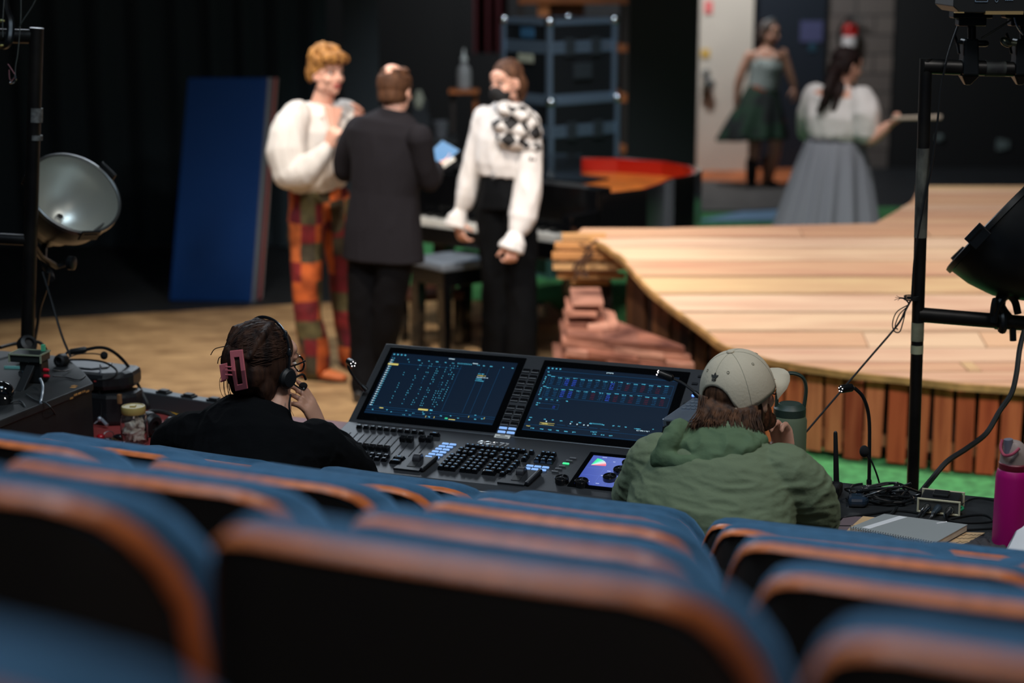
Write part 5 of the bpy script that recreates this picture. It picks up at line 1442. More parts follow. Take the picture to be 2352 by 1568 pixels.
def scoop(label, c, n, R_, depth, yoke_dir, inside, wire=None, clips=True):
    s = thing('scoop_floodlight', label, 'floodlight', tuple(V(c) - V(n) * depth))
    n = V(n).normalized(); x, y, _ = basis(n)
    o_ = [(R_ * 1.03, 0), (R_ * 1.03, -.012), (R_ * .99, -.014), (R_ * .96, -depth * .25), (R_ * .84, -depth * .52), (R_ * .62, -depth * .74), (R_ * .60, -depth * .76), (R_ * .56, -depth * .8), (R_ * .45, -depth * .97), (R_ * .3, -depth * 1.06), (.01, -depth * 1.08)]
    i_ = [(.01, -depth * .86), (R_ * .25, -depth * .84), (R_ * .55, -depth * .70), (R_ * .78, -depth * .50), (R_ * .90, -depth * .25), (R_ * .955, -.01), (R_ * .98, 0)]
    mb = MB(); mb.lathe(c, n, o_ + i_[:1], 48, caps=False)
    h_ = part('housing', mb, BLACKM, s, True)
    mb = MB(); mb.lathe(c, n, i_ , 48, caps=False); part('reflector', mb, inside, s, True)
    mb = MB(); mb.lathe(c, n, [(R_ * .975, -.012), (R_ * .975, .004), (R_ * 1.0, .007), (R_ * 1.035, .004), (R_ * 1.035, -.012)], 48, caps=False); part('rim', mb, mat('rim steel', C(120, 122, 122), .35, .8) if inside.name == 'spun aluminium' else BLACKM, s, True)
    if clips:
        for k in range(3):
            a = radians(20 + 120 * k) + clips
            d = x * cos(a) + y * sin(a); tdir = -x * sin(a) + y * cos(a)
            mb = MB(); mb.bar(c + d * R_ * 1.07 - tdir * .035 - n * .0, c + d * R_ * 1.07 + tdir * .035 - n * .0, .05, .008, ref=n); mb.bar(c + d * R_ * 1.0 - n * .02, c + d * R_ * 1.1 + n * .012, .05, .006, ref=tdir); part('frame_clip', mb, BLACKM, s, bevel=.002)
    mb = MB(); mb.lathe(c - n * depth * 1.02, -n, [(R_ * .26, 0), (R_ * .28, .02), (R_ * .22, .05), (.02, .06)], 24); part('lamp_cap', mb, BLACKM, s, True)
    return s, x, y, n
ALR = mat('spun aluminium', C(205, 207, 200), .36, .75)
cL = at(171, 444, 6.32)
s, x, y, n = scoop('open silver-lined floodlight clamped to the left pipe stand', cL, (.50, -.52, .62), .166, .23, None, ALR, clips=.6)
nn = V((.50, -.52, .62)).normalized()
mb = MB(); q = cL - nn * .15; mb.lathe(cL - nn * .196, nn, [(.016, 0), (.016, .05), (.011, .055), (.011, .02)], 16); part('lamp_holder', mb, mat('holder ceramic', C(170, 170, 168), .3, .6), s, True)
for a in (1.1, 3.6):
    xx, yy_, _ = basis(nn); d = xx * cos(a) + yy_ * sin(a)
    mb = MB(); p = cL + d * .138 - nn * .05; mb.bar(p - (-xx * sin(a) + yy_ * cos(a)) * .03, p + (-xx * sin(a) + yy_ * cos(a)) * .03, .022, .006, ref=nn); part('inner_bracket', mb, mat('bracket steel', C(110, 110, 108), .4, .7), s, bevel=.002)
mb = MB(); pv = cL - nn * .30
mb.tube(spline([at(118, 640, 6.2), at(112, 622, 6.25), at(100, 600, 6.35), pv], 5), .012, 8); mb.tube([at(70, 552, YL), at(95, 590, 6.2), at(130, 612, 6.3), at(168, 600, 6.32)], .010, 8); part('yoke', mb, BLACKM, s, True)
mb = MB(); mb.lathe(at(164, 604, 6.02), (1, -.3, 0), [(.018, -.012), (.024, -.008), (.024, .008), (.018, .012)], 16); part('knob', mb, BLACKM, s, True)
cable('black power lead dropping from the left floodlight to the floor', [at(112, 625, 6.08), at(105, 665, 6.1), at(92, 705, 6.14), at(86, 745, 6.16), at(80, 780, 6.16), at(78, 812, 6.2)], .006)
cable('straight black tie line slanting from the left floodlight to the moulded case', [at(98, 625, 6.08), at(118, 690, 6.0), at(142, 770, 5.93), at(162, 818, 5.9)], .004)
WIRE = mat('safety wire', C(120, 130, 130), .4, .8)
cable('thin steel safety wire hanging leftmost at the top left', [at(12, -40, YL - .05), at(8, 20, YL - .05), at(6, 60, YL - .05), at(7, 85, YL - .05)], .0018, WIRE, 'safety_wire', cat='wire')
cable('thin steel safety wire hanging beside the left cross pipe and ending in a clip', [at(48, -40, YL - .05), at(48, 30, YL - .05), at(46, 66, YL - .05), at(43, 100, YL - .05), at(40, 128, YL - .05), at(36, 150, YL - .05), at(35, 172, YL - .05)], .0016, WIRE, 'safety_wire', cat='wire')
cable('diagonal thin steel wire at the top left corner', [at(92, -20, YL - .03), at(72, 18, YL - .04), at(52, 48, YL - .05), at(44, 64, YL - .05)], .002, mat('dark wire', C(60, 66, 66), .5, .5), 'safety_wire', cat='wire')
t = thing('wire_clip', 'small steel spring clip hanging on the wire at the top left', 'clip', tuple(at(30, 192, YL - .05)))
mb = MB(); mb.tube(spline([at(35, 172, YL - .05), at(36, 184, YL - .05), at(28, 190, YL - .05), at(22, 189, YL - .05), at(30, 181, YL - .05), at(35, 174, YL - .05)], 5), .003, 7); part('clip_loop', mb, CHROME, t, True)
mb = MB(); mb.tube(spline([at(35, 172, YL - .05), at(24, 155, YL - .05), at(18, 147, YL - .05)], 4), .0016, 6); mb.tube(spline([at(21, 160, YL - .05), at(22, 180, YL - .05), at(27, 188, YL - .05)], 4), .0014, 6); part('red_lead', mb, mat('pinkish lead', C(140, 96, 104), .6), t, True)
t = thing('lamp_clamp', 'dark hook clamp over the cross pipe at the top left corner', 'clamp', tuple(at(10, 104, YL)))
mb = MB(); mb.tube(spline([at(8, -30, YL), at(14, 20, YL), at(24, 50, YL), at(22, 90, YL - .03), at(10, 104, YL - .02), at(-6, 100, YL)], 5), .014, 8); part('hook', mb, BLACKM, t, True)
mb = MB(); mb.ell(at(2, 48, YL - .04), (.014, .006, .006)); mb.ell(at(2, 104, YL - .04), (.01, .006, .004)); part('brass_bolt', mb, mat('brass bolt', C(170, 170, 110), .35, .8), t, True)

# right frame
t = thing('lighting_stand', 'tall taped steel pipe frame standing behind the black table at right', 'lighting stand', (at(2095, 1125, YR).x, YR, 0))
p0 = at(2096, 1125, YR); p1 = at(2127, 134, YR); dp = p1 - p0; ft = p0 - dp * (p0.z / dp.z)
mb = MB(); mb.tube([ft, p1], .0195, 18); part('upright', mb, STEEL, t, True)
mb = MB(); a_ = at(2120, 152, YR); b_ = at(2360, 160, YR); mb.tube([a_, b_ + (b_ - a_) * .6], .0235, 18); part('cross_pipe', mb, STEEL, t, True)
mb = MB(); a_ = at(2108, 722, YR); b_ = at(2352, 742, YR); mb.tube([a_, b_ + (b_ - a_) * .6], .024, 18); part('cross_pipe', mb, STEEL, t, True)
mb = MB(); mb.lathe((ft.x, ft.y, 0), (0, 0, 1), [(.2, 0), (.2, .02), (.04, .035), (.03, .09)], 28); part('base_plate', mb, BLACKM, t, True)
def wrap(y0, y1, m, label=None):
    xa = lambda yy: 2096 + (1125 - yy) / 991 * 31
    mb = MB(); mb.tube([at(xa(y1), y1, YR), at(xa(y0), y0, YR)], .0202, 18); return part('tape_wrap', mb, m, t, True, label=label)
wrap(340, 545, mat('torn grey tape', C(92, 92, 84), .8, col2=C(24, 24, 26), vscale=22, stretch=(1, 1, .5)), 'torn grey tape')
wrap(740, 782, mat('cream tape', C(170, 172, 142), .7, col2=C(24, 24, 24), vscale=6)); wrap(792, 811, mat('cream tape solid', C(160, 162, 132), .7), 'cream tape band')
mb = MB(); c_ = at(2285, 157, YR); mb.tube([c_ - V((.03, 0, 0)), c_ + V((.03, 0, -.001))], .0246, 18); part('tape_wrap', mb, mat('patchy tape', C(70, 76, 70), .7, col2=C(20, 20, 22), vscale=14), t, True)
mb = MB(); c_ = at(2089, 692, YR - .02)
mb.tube([c_ + V((cos(a) * .024, sin(a) * .024, .0008 * a)) + V((.012, .02, 0)) for a in np.linspace(0, 18, 60)], .0022, 6)
part('string_knot', mb, RUBBER, t, True)
# string with a bow
STR = mat('black cord', C(20, 20, 22), .8)
cable('black cord slanting from the pipe frame knot down behind the green jug', [at(2092, 690, YR), at(2080, 712, 5.58), at(2060, 748, 5.56), at(1990, 830, 5.48), at(1900, 935, 5.36), at(1848, 996, 5.28)], .0033, STR, 'cord', cat='cord')
t = thing('cord_bow', 'loose loops and frayed end of black cord tied at the pipe frame', 'cord', tuple(at(2064, 765, YR - .02)))
mb = MB(); mb.tube(spline([at(2086, 700, 5.57), at(2060, 716, 5.56), at(2050, 742, 5.56), at(2054, 760, 5.56), at(2066, 762, 5.56), at(2074, 740, 5.56), at(2080, 712, 5.57)], 6), .0019, 6)
mb.tube(spline([at(2084, 704, 5.56), at(2066, 722, 5.55), at(2056, 748, 5.55), at(2062, 756, 5.55)], 6), .0019, 6); part('loop', mb, STR, t, True)
mb = MB(); mb.tube(spline([at(2088, 697, 5.57), at(2078, 686, 5.56), at(2066, 684, 5.55)], 4), .0025, 6)
for dx, dy in ((-14, 5), (-12, -1), (-9, -5), (-6, 6)): mb.tube([at(2068, 684, 5.55), at(2068 + dx, 684 + dy, 5.55)], .0008, 5)
part('frayed_end', mb, STR, t, True)
# cable running down the upright and the fat cable to the table
cable('thin cable running down along the upright of the right pipe frame', [at(2200, 60, 5.55), at(2178, 125, 5.55), at(2162, 200, 5.56), at(2152, 290, 5.56), at(2140, 380, 5.56), at(2128, 440, 5.565), at(2112, 520, 5.57), at(2100, 600, 5.572), at(2094, 690, 5.574)], .0034)
cable('thick black cable sweeping from the right lamp down to the cable heap', [at(2352, 760, 5.55), at(2342, 800, 5.5), at(2334, 860, 5.45), at(2322, 905, 5.42), at(2295, 945, 5.4), at(2265, 995, 5.36), at(2220, 1030, 5.3), at(2175, 1060, 5.25), at(2140, 1100, 5.2), atz(2110, 1136, TZ + .008)], .0085)
# big scoop at the right
cR = at(2282, 512, 5.66)
s, x, y, n = scoop('large black floodlight seen from behind at the right edge', cR, (-.66, .30, .60), .20, .30, None, mat('dark inside', C(40, 44, 48), .5, .4), clips=2.2)
nR = V((-.66, .30, .60)).normalized()
pv = cR - nR * .30
mb = MB(); mb.tube(spline([at(2318, 735, YR), at(2296, 700, YR - .02), at(2322, 672, YR), pv], 6), .018, 10); part('yoke', mb, BLACKM, s, True)
t = thing('pipe_clamp', 'cast black hook clamp gripping the lower cross pipe at the right edge', 'clamp', tuple(at(2300, 770, YR)))
mb = MB(); c_ = at(2298, 738, YR); x_ = V((1, 0, 0))
mb.tube([c_ + V((0, sin(a) * .033, cos(a) * .033)) for a in np.linspace(-2.4, 2.4, 18)], .014, 10); mb.tube(spline([at(2282, 740, YR - .04), at(2290, 705, YR - .04), at(2312, 678, YR - .03), at(2330, 690, YR - .02), at(2338, 720, YR - .02)], 6), .012, 10); part('hook', mb, BLACKM, t, True)
mb = MB(); mb.tube([at(2326, 752, YR - .01), at(2327, 782, YR - .01)], .011, 10); part('clamp_bolt', mb, BLACKM, t, True)
mb = MB(); mb.tube(spline([at(2280, 724, YR - .04), at(2283, 700, YR - .05), at(2287, 684, YR - .05)], 4), [.010] * 8 + [.005], 8); part('wing_handle', mb, BLACKM, t, True)
# fixture above at the top right
t = thing('moving_light', 'black stage light body hanging at the top right corner above the frame', 'stage light', tuple(at(2270, 27, YR)))
zb_ = at(2270, 26, YR).z
x0, x1 = at(2168, 10, YR).x, at(2420, 10, YR).x
mb = MB(); mb.prism([(x0, zb_ + .018), (x0 + .022, zb_), (x1, zb_), (x1, zb_ + .26), (x0, zb_ + .26)], -.12, .12, Matrix(((1, 0, 0, 0), (0, 0, -1, YR), (0, 1, 0, 0), (0, 0, 0, 1)))); part('light_body', mb, mat('fixture black', C(14, 16, 18), .5), t, bevel=.003)
mb = MB(); xa, xb = at(2240, 20, YR).x, at(2325, 20, YR).x; mb.box(((xa + xb) / 2, YR - .115, zb_ - .0), (xb - xa, .02, .010)); xa, xb = at(2172, 20, YR).x, at(2192, 20, YR).x; mb.box(((xa + xb) / 2, YR - .115, zb_ + .001), (xb - xa, .02, .004))
part('bottom_plate', mb, mat('warm metal plate', C(190, 160, 110), .4, .6), t)
mb = MB(); xa, xb = at(2240, 0, YR - .12).x, at(2268, 0, YR - .12).x; za, zb2 = at(2250, 4, YR - .12).z, at(2250, -20, YR - .12).z
for (c_, d_) in ((((xa + xb) / 2, YR - .122, za), (xb - xa, .002, .0018)), ((xa, YR - .122, (za + zb2) / 2), (.0018, .002, zb2 - za)), ((xb, YR - .122, (za + zb2) / 2), (.0018, .002, zb2 - za))): mb.box(c_, d_)
c_ = at(2289, 1, YR - .122); mb.tube([c_ + V((cos(a) * .004, 0, sin(a) * .005)) for a in np.linspace(0, 6.28, 14)], .0008, 5)
for k in range(5): mb.box(at(2310 + k * 4, 0, YR - .122), (.003, .002, .004))
part('panel_print', mb, mat('print grey', C(110, 130, 150), .5), t)
def hangclamp(label, px, Yc):
    c = thing('hanging_clamp', label, 'clamp', tuple(at(px, 190, Yc)))
    mb = MB(); a_, b_ = at(px + 2, 88, Yc), at(px + 2, 30, Yc); mb.tube([a_, b_], .013, 12); part('spigot', mb, STEEL, c, True)
    mb = MB(); q = at(px, 48, Yc); mb.box(q, (.085, .05, .03)); q = at(px, 32, Yc); mb.box(q, (.12, .06, .025)); part('yoke_block', mb, BLACKM, c, bevel=.004)
    mb = MB(); q0, q1 = at(px - 3, 88, Yc), at(px - 3, 172, Yc); mb.hexa([q1 + V((-.028, -.035, 0)), q1 + V((.022, -.035, 0)), q1 + V((.022, .035, 0)), q1 + V((-.028, .035, 0))], [q0 + V((-.022, -.03, 0)), q0 + V((.022, -.03, 0)), q0 + V((.022, .03, 0)), q0 + V((-.022, .03, 0))]); part('clamp_body', mb, BLACKM, c, bevel=.006)
    mb = MB(); mb.hexa([V((q1.x - .006 + sx * .008, q1.y + sy * .012, q1.z - .03)) for sx, sy in ((-1, -1), (1, -1), (1, 1), (-1, 1))], [V((q1.x - .003 + sx * .028, q1.y + sy * .03, q1.z)) for sx, sy in ((-1, -1), (1, -1), (1, 1), (-1, 1))]); part('jaw', mb, BLACKM, c, bevel=.003)
    mb = MB(); w = at(px - 32, 97, Yc); mb.tube([at(px - 12, 97, Yc), w], .006, 8)
    mb.tube(spline([w + V((-.012, -.01, .026)), w + V((0, 0, .0)), w + V((.006, -.01, -.034))], 5), [.006] * 11, 8, flat=.5); part('wing_nut', mb, BLACKM, c, True)
    mb = MB(); mb.tube([at(px + 12, 100, Yc), at(px + 34, 100, Yc)], .010, 10, round_=True); part('knob', mb, BLACKM, c, True)
    return c
hangclamp('black hanging clamp gripping the top cross pipe near its left end', 2230, YR)
hangclamp('black hanging clamp on the top cross pipe cut by the right edge', 2350, YR)
cable('short silver tipped rod between the two hanging clamps', [at(2254, 88, YR - .03), at(2300, 60, YR - .03), at(2322, 46, YR - .03)], .003, mat('dark wire', (0, 0, 0)), 'tie_rod', cat='rod')
cable('curved silver wire beside the right hanging clamp', [at(2330, 40, YR - .04), at(2336, 60, YR - .04), at(2350, 80, YR - .04)], .003, CHROME, 'safety_wire', cat='wire')
mb = MB(); q = at(2312, 97, YR - .04); mb.ell(q, (.022, .01, .014), Matrix.Rotation(.5, 3, 'Y')); mb.tube([q, at(2334, 100, YR - .04)], .008, 8)
solo('wing_bolt', mb, mat('olive chrome', C(120, 126, 110), .25, .9), 'shiny wing bolt pointing left from the right hanging clamp', 'bolt', smooth=True)

# ================================================================== PEOPLE
SKIN = mat('skin fair', C(232, 178, 156), .5, var=.06, vscale=12, sss=.08)
SKIN2 = mat('skin dim', C(196, 146, 122), .5, var=.06, vscale=12, sss=.08)
LIP = mat('lips', C(176, 74, 70), .45)
EYEW = mat('eye white', C(220, 214, 208), .3); EYED = mat('iris dark', C(50, 38, 32), .25)
BROW = mat('brow hair', C(110, 74, 50), .8)


def hframe(c, fwd, up=(0, 0, 1)):
    f = V(fwd).normalized(); r = f.cross(V(up)).normalized(); u = r.cross(f).normalized()
    m = Matrix.Identity(4)
    for i, a in enumerate((r, f, u)):
        m[0][i], m[1][i], m[2][i] = a
    m[0][3], m[1][3], m[2][3] = c
    return m


def head_vol(mb, F, k=1.0):
    """head volumes in the head frame (x right, y forward, z up), centre at eye height mid-skull; 0.23 m high"""
    o = mb.xf; mb.xf = F @ Matrix.Scale(k, 4)
    mb.ell((0, -.012, .030), (.074, .094, .086), n=24, m=14)
    mb.ell((0, .022, -.030), (.062, .070, .075), n=20, m=12)
    mb.ell((0, .046, -.068), (.044, .046, .040), n=16, m=10)
    mb.ell((0, .072, -.092), (.020, .018, .018))
    mb.ell((0, .078, .020), (.050, .018, .016)); mb.ell((0, .070, .045), (.052, .022, .03))
    for s in (-1, 1):
        mb.ell((s * .036, .062, -.030), (.024, .024, .024)); mb.ell((s * .020, .084, .012), (.014, .010, .008))
        mb.ell((s * .050, .010, -.072), (.014, .036, .024))
        mb.ell((s * .077, -.006, -.010), (.009, .018, .030), Matrix.Rotation(-.25 * 1, 3, 'X'), n=12, m=8)
        mb.ell((s * .072, .000, -.03), (.01, .012, .014))
    mb.tube([(0, .090, .014), (0, .100, -.008), (0, .112, -.026)], [.009, .0105, .0125], 10, round_=True)
    for s in (-1, 1): mb.ell((s * .010, .098, -.029), (.009, .010, .007))
    mb.ell((0, .086, -.050), (.022, .014, .014)); mb.ell((0, .080, -.078), (.020, .012, .010))
    mb.xf = o


def face_parts(F, root, lips=True, k=1.0, open_=.0, lipm=None, brow=BROW):
    S = F @ Matrix.Scale(k, 4)
    for s in (-1, 1):
        mb = MB(S); mb.ell((s * .031, .0795, .0015), (.0130, .007, .0062)); e = part('eye', mb, EYEW, root, True)
        mb = MB(S); mb.ell((s * .031, .0850, .0012), (.0055, .003, .0055)); part('iris', mb, EYED, e, True)
        mb = MB(S); mb.tube([(s * .012, .097, .022), (s * .03, .094, .027), (s * .05, .080, .022)], [.003, .004, .0025], 6); part('eyebrow', mb, brow, root, True)
    if lips:
        mb = MB(S); mb.tube([(-.024, .086, -.060), (-.010, .0975, -.056), (0, .099, -.0575), (.010, .0975, -.056), (.024, .086, -.060)], [.003, .0055, .005, .0055, .003], 8)
        mb.tube([(-.022, .086, -.062 - open_), (0, .096, -.067 - open_), (.022, .086, -.062 - open_)], [.003, .0068, .003], 8)
        part('lips', mb, lipm or LIP, root, True)


def hand_vol(mb, w, d, pn, side, curl=.5, k=1.0, spread=.10, thumb=.6, fcurl=None):
    """palm and five fingers; w wrist, d direction of the hand, pn the way the palm faces, side +1 when thumb is at cross(d,pn)"""
    w = V(w); d = V(d).normalized(); pn = (V(pn) - d * V(pn).dot(d)).normalized(); l = d.cross(pn) * side
    P = lambda a, b, c: w + (d * a + l * b + pn * c) * k
    mb.loft([(P(-.02, 0, 0), .026 * k, .019 * k), (P(.01, .0, 0), .029 * k, .018 * k), (P(.045, 0, 0), .038 * k, .0165 * k), (P(.08, 0, 0), .041 * k, .0145 * k), (P(.095, 0, 0), .036 * k, .011 * k)], l)
    mb.ell(P(.035, .024, .008), .017 * k)
    bases = (.030, .0105, -.0095, -.029); lens = (.072, .080, .074, .058)
    for i in range(4):
        c = (fcurl[i] if fcurl else curl * (1 + .12 * i)); a = 0
        p = P(.086, bases[i], 0); sp_ = (1.5 - i) * spread
        pts = [P(.06, bases[i] * .95, 0), p]; rr = [.0095 * k, .0098 * k]
        for j, f in enumerate((.45, .31, .24)):
            a += c * (.75, 1.1, .8)[j]
            dirn = (d * cos(a) + pn * sin(a)) * cos(sp_) + l * sin(sp_)
            p = p + dirn.normalized() * lens[i] * f * k; pts.append(p); rr.append((.0090, .0082, .0068)[j] * k)
        mb.tube(pts, rr, 9, round_=True)
    pts = [P(.012, .018, .006), P(.035, .042, .012)]; a = thumb
    p = pts[-1]
    for j, f in enumerate((.034, .028)):
        dirn = (d * (.80) + l * (.65 - .3 * j) + pn * (a * .6 + .35 * j)).normalized(); p = p + dirn * f * k; pts.append(p)
    mb.tube(pts, [.014 * k, .0125 * k, .0105 * k, .0082 * k], 9, round_=True)


def person(name, label, loc):
    return thing(name, label, 'person', tuple(loc))


def limb(mb, pts, rs, side=(1, 0, 0), flat=1.0, n=18):
    pts = [V(p) for p in pts]
    if len(pts) >= 3:
        sp = spline(pts, 5); m = len(pts) - 1
        rr = []
        for i in range(len(sp)):
            t_ = i / 5; a = min(int(t_), m - 1); f = t_ - a; rr.append(rs[a] + (rs[a + 1] - rs[a]) * f)
    else: sp, rr = pts, list(rs)
    mb.loft([(p, r, r * flat) for p, r in zip(sp, rr)], side, n)
    mb.ell(pts[0], rs[0] * .98, n=12, m=8); mb.ell(pts[-1], rs[-1] * .98, n=12, m=8)


def shoe_vol(mb, a, d, k=1.0, h=.06):
    """a: ankle ground point, d: toe direction"""
    a = V(a); d = V((d[0], d[1], 0)).normalized(); s = V((d.y, -d.x, 0))
    mb.loft([(a - d * .06 * k + V((0, 0, .035)), .028 * k, .030), (a - d * .03 * k + V((0, 0, .042)), .036 * k, .040), (a + d * .03 * k + V((0, 0, .045)), .038 * k, .043), (a + d * .10 * k + V((0, 0, .032)), .043 * k, .031), (a + d * .16 * k + V((0, 0, .025)), .041 * k, .024), (a + d * .20 * k + V((0, 0, .02)), .026 * k, .018)], s)


def hairmat(name, c1, c2):
    return mat(name, c1, .6, col2=c2, vscale=5, stretch=(10, 10, 1.2), bump=.3, bscale=16, spec=.2)


# ------------------------------------------------------------------ 1 man in patchwork trousers
PATCH = bpy.data.materials.new('patchwork cloth'); PATCH.use_nodes = True
nt = PATCH.node_tree; b = nt.nodes['Principled BSDF']; b.inputs['Roughness'].default_value = .85
tc = nt.nodes.new('ShaderNodeTexCoord'); mp = nt.nodes.new('ShaderNodeMapping'); mp.inputs['Scale'].default_value = (13, 8, 9.5); mp.inputs['Location'].default_value = (.3, .2, .35)
nw = nt.nodes.new('ShaderNodeTexNoise'); nw.inputs['Scale'].default_value = 3
ad = nt.nodes.new('ShaderNodeVectorMath'); ad.operation = 'MULTIPLY_ADD'; ad.inputs[1].default_value = (.6, .6, .6)
fl = nt.nodes.new('ShaderNodeVectorMath'); fl.operation = 'FLOOR'
wn = nt.nodes.new('ShaderNodeTexWhiteNoise'); wn.noise_dimensions = '3D'
cr = nt.nodes.new('ShaderNodeValToRGB'); cr.color_ramp.interpolation = 'CONSTANT'
PC = [C(198, 92, 36), C(120, 26, 34), C(96, 88, 54), C(204, 104, 48), C(136, 34, 36), C(70, 62, 44), C(206, 98, 40), C(110, 22, 38)]
e = cr.color_ramp.elements
while len(e) < len(PC): e.new(.5)
for i, c in enumerate(PC): e[i].position = i / len(PC); e[i].color = (*c, 1)
n2 = nt.nodes.new('ShaderNodeTexNoise'); n2.inputs['Scale'].default_value = 18; n2.inputs['Detail'].default_value = 5
mx = nt.nodes.new('ShaderNodeMix'); mx.data_type = 'RGBA'; mx.blend_type = 'MULTIPLY'; mx.inputs[0].default_value = .7
nt.links.new(tc.outputs['Object'], nw.inputs['Vector']); nt.links.new(nw.outputs[1], ad.inputs[0]); nt.links.new(tc.outputs['Object'], mp.inputs[0]); nt.links.new(mp.outputs[0], ad.inputs[2])
nt.links.new(ad.outputs[0], fl.inputs[0]); nt.links.new(fl.outputs[0], wn.inputs['Vector']); nt.links.new(wn.outputs['Value'], cr.inputs[0])
r3 = nt.nodes.new('ShaderNodeValToRGB'); r3.color_ramp.elements[0].position = .35; r3.color_ramp.elements[1].position = .6; r3.color_ramp.elements[0].color = (.35, .3, .3, 1)
nt.links.new(tc.outputs['Object'], n2.inputs['Vector']); nt.links.new(n2.outputs[0], r3.inputs[0])
nt.links.new(cr.outputs[0], mx.inputs[6]); nt.links.new(r3.outputs[0], mx.inputs[7]); nt.links.new(mx.outputs[2], b.inputs['Base Color'])

SHIRT = mat('cream shirt cloth', C(220, 214, 208), .8, bump=.35, bscale=16, stretch=(3, 3, 1))
A = lambda x, y, Yd=9.71: at(x, y, Yd)
p = person('person', 'person in loose cream shirt and orange red patchwork trousers talking on stage', atz(728, 858, 0))
fd = V((.72, -.69, 0)); sd = V((-.69, -.72, 0))         # facing, his right
hc_ = A(751, 166, 9.66); HF = hframe(hc_, (.66, -.75, -.04), (-.03, 0, 1))
nk = A(738, 240, 9.70); ch = A(733, 300, 9.69); wa = A(727, 408, 9.72); pv = A(728, 440, 9.72)
sR, sL = A(684, 262, 9.58), A(792, 258, 9.84)
eR, eL = A(664, 392, 9.42), A(815, 372, 9.80)
wR, wL = A(752, 336, 9.36), A(818, 292, 9.66)
hR, hL = A(708, 455, 9.66), A(762, 455, 9.78)
kR, kL = A(704, 620, 9.62), A(786, 630, 9.86)
aR, aL = A(718, 826, 9.66), A(805, 812, 9.93)
mb = MB(); head_vol(mb, HF)
limb(mb, [hc_ + V((0, .01, -.07)), nk], [.054, .058]); mb.loft([(nk, .07, .05), (A(736, 262, 9.70), .15, .08), (ch, .17, .105), (wa, .14, .095), (pv, .15, .10), (A(730, 468, 9.72), .12, .09)], sd)
for s_, e_, w_ in ((sR, eR, wR), (sL, eL, wL)): limb(mb, [s_, e_, w_], [.05, .042, .027])
for h_, k_, a_ in ((hR, kR, aR), (hL, kL, aL)): limb(mb, [h_, k_, a_], [.070, .042, .026])
hand_vol(mb, wR, A(770, 292, 9.33) - wR, (.6, .6, .2), -1, 1.1, 1.0, thumb=.9)
hand_vol(mb, wL, A(826, 252, 9.62) - wL, (-.5, -.6, .2), 1, .35, 1.0, spread=.14)
blob('body', mb, SKIN, p, .0055, 3)
face_parts(HF, p, True, open_=.004)
mb = MB(HF)
mb.ell((0, -.020, .056), (.087, .100, .078), n=22, m=14)
random.seed(5)
for i in range(34):
    a = random.uniform(0, 2 * pi); r_ = random.uniform(.2, 1); x = cos(a) * r_ * .080; y = -.005 + sin(a) * r_ * .095
    z = .062 + .072 * sqrt(max(0, 1 - r_ * r_)) ; mb.ell((x, y, z), random.uniform(.016, .028), n=8, m=6)
for i in range(14):
    x = -.062 + .0095 * i; mb.ell((x, .078 + .020 * cos((x) * 22) + random.uniform(-.006, .008), .078 + random.uniform(-.012, .016)), random.uniform(.018, .027), n=8, m=6)
for s_ in (-1, 1): mb.ell((s_ * .076, -.02, .02), (.014, .035, .045)); mb.ell((s_ * .070, -.055, -.005), (.018, .03, .05))
mb.ell((0, -.09, -.0), (.062, .022, .055))
blob('hair', mb, hairmat('golden hair', C(200, 144, 80), C(112, 72, 40)), p, .005, 2, (.004, (50, 50, 50)))
mb = MB()
mb.loft([(A(738, 238, 9.71), .085, .065), (A(737, 252, 9.71), .13, .085), (A(736, 270, 9.71), .19, .105), (ch + V((0, 0, .0)), .200, .135), (A(730, 370, 9.70), .205, .150), (A(727, 405, 9.71), .190, .140), (A(727, 424, 9.72), .175, .13)], sd, 26)
limb(mb, [sR, A(664, 300, 9.50), A(658, 350, 9.45), A(668, 398, 9.42)], [.075, .092, .105, .085])
limb(mb, [A(662, 396, 9.42), A(700, 392, 9.39), A(732, 366, 9.37), A(752, 340, 9.36)], [.085, .080, .058, .034])
limb(mb, [sL, A(806, 300, 9.84), A(816, 350, 9.80), eL], [.07, .08, .09, .075]); limb(mb, [eL, A(820, 330, 9.72), wL], [.075, .062, .034])
blob('shirt', mb, SHIRT, p, .006, 5, (.006, (13, 13, 4)))
mb = MB(); c0 = A(741, 236, 9.68)
for s_ in (-1, 1):
    q0 = c0 + sd * s_ * .055; mb.hexa([q0 + V((0, .03, -.005)), q0 + fd * .06 - sd * s_ * .01 + V((0, 0, -.055)), q0 + fd * .075 + sd * s_ * .03 + V((0, 0, -.075)), q0 + sd * s_ * .028 + V((0, .03, -.03))],
                                    [q0 + V((0, .03, .035)) - sd * s_ * .008, q0 + fd * .065 - sd * s_ * .02 + V((0, 0, -.04)), q0 + fd * .09 + sd * s_ * .02 + V((0, 0, -.065)), q0 + sd * s_ * .03 + V((0, .03, -.015))])
part('collar', mb, SHIRT, p, bevel=.004)
mb = MB(); vt = A(765, 300, 9.55); v0, v1 = A(750, 243, 9.62), A(778, 246, 9.70)
mb.add([v0 + fd * .035, v1 + fd * .035, vt + fd * .018, v0 - fd * .03, v1 - fd * .03, vt - fd * .02], [(0, 1, 2), (5, 4, 3), (0, 3, 4, 1), (1, 4, 5, 2), (2, 5, 3, 0)]); part('open_neckline', mb, SKIN, p, label='bare chest in the open neckline')
mb = MB()
mb.loft([(A(728, 418, 9.72), .150, .11), (A(728, 440, 9.72), .165, .12), (A(731, 475, 9.72), .160, .12)], sd)
limb(mb, [hR, A(703, 540, 9.64), kR, A(708, 720, 9.62), A(722, 800, 9.64), A(722, 838, 9.65)], [.105, .098, .080, .074, .078, .084])
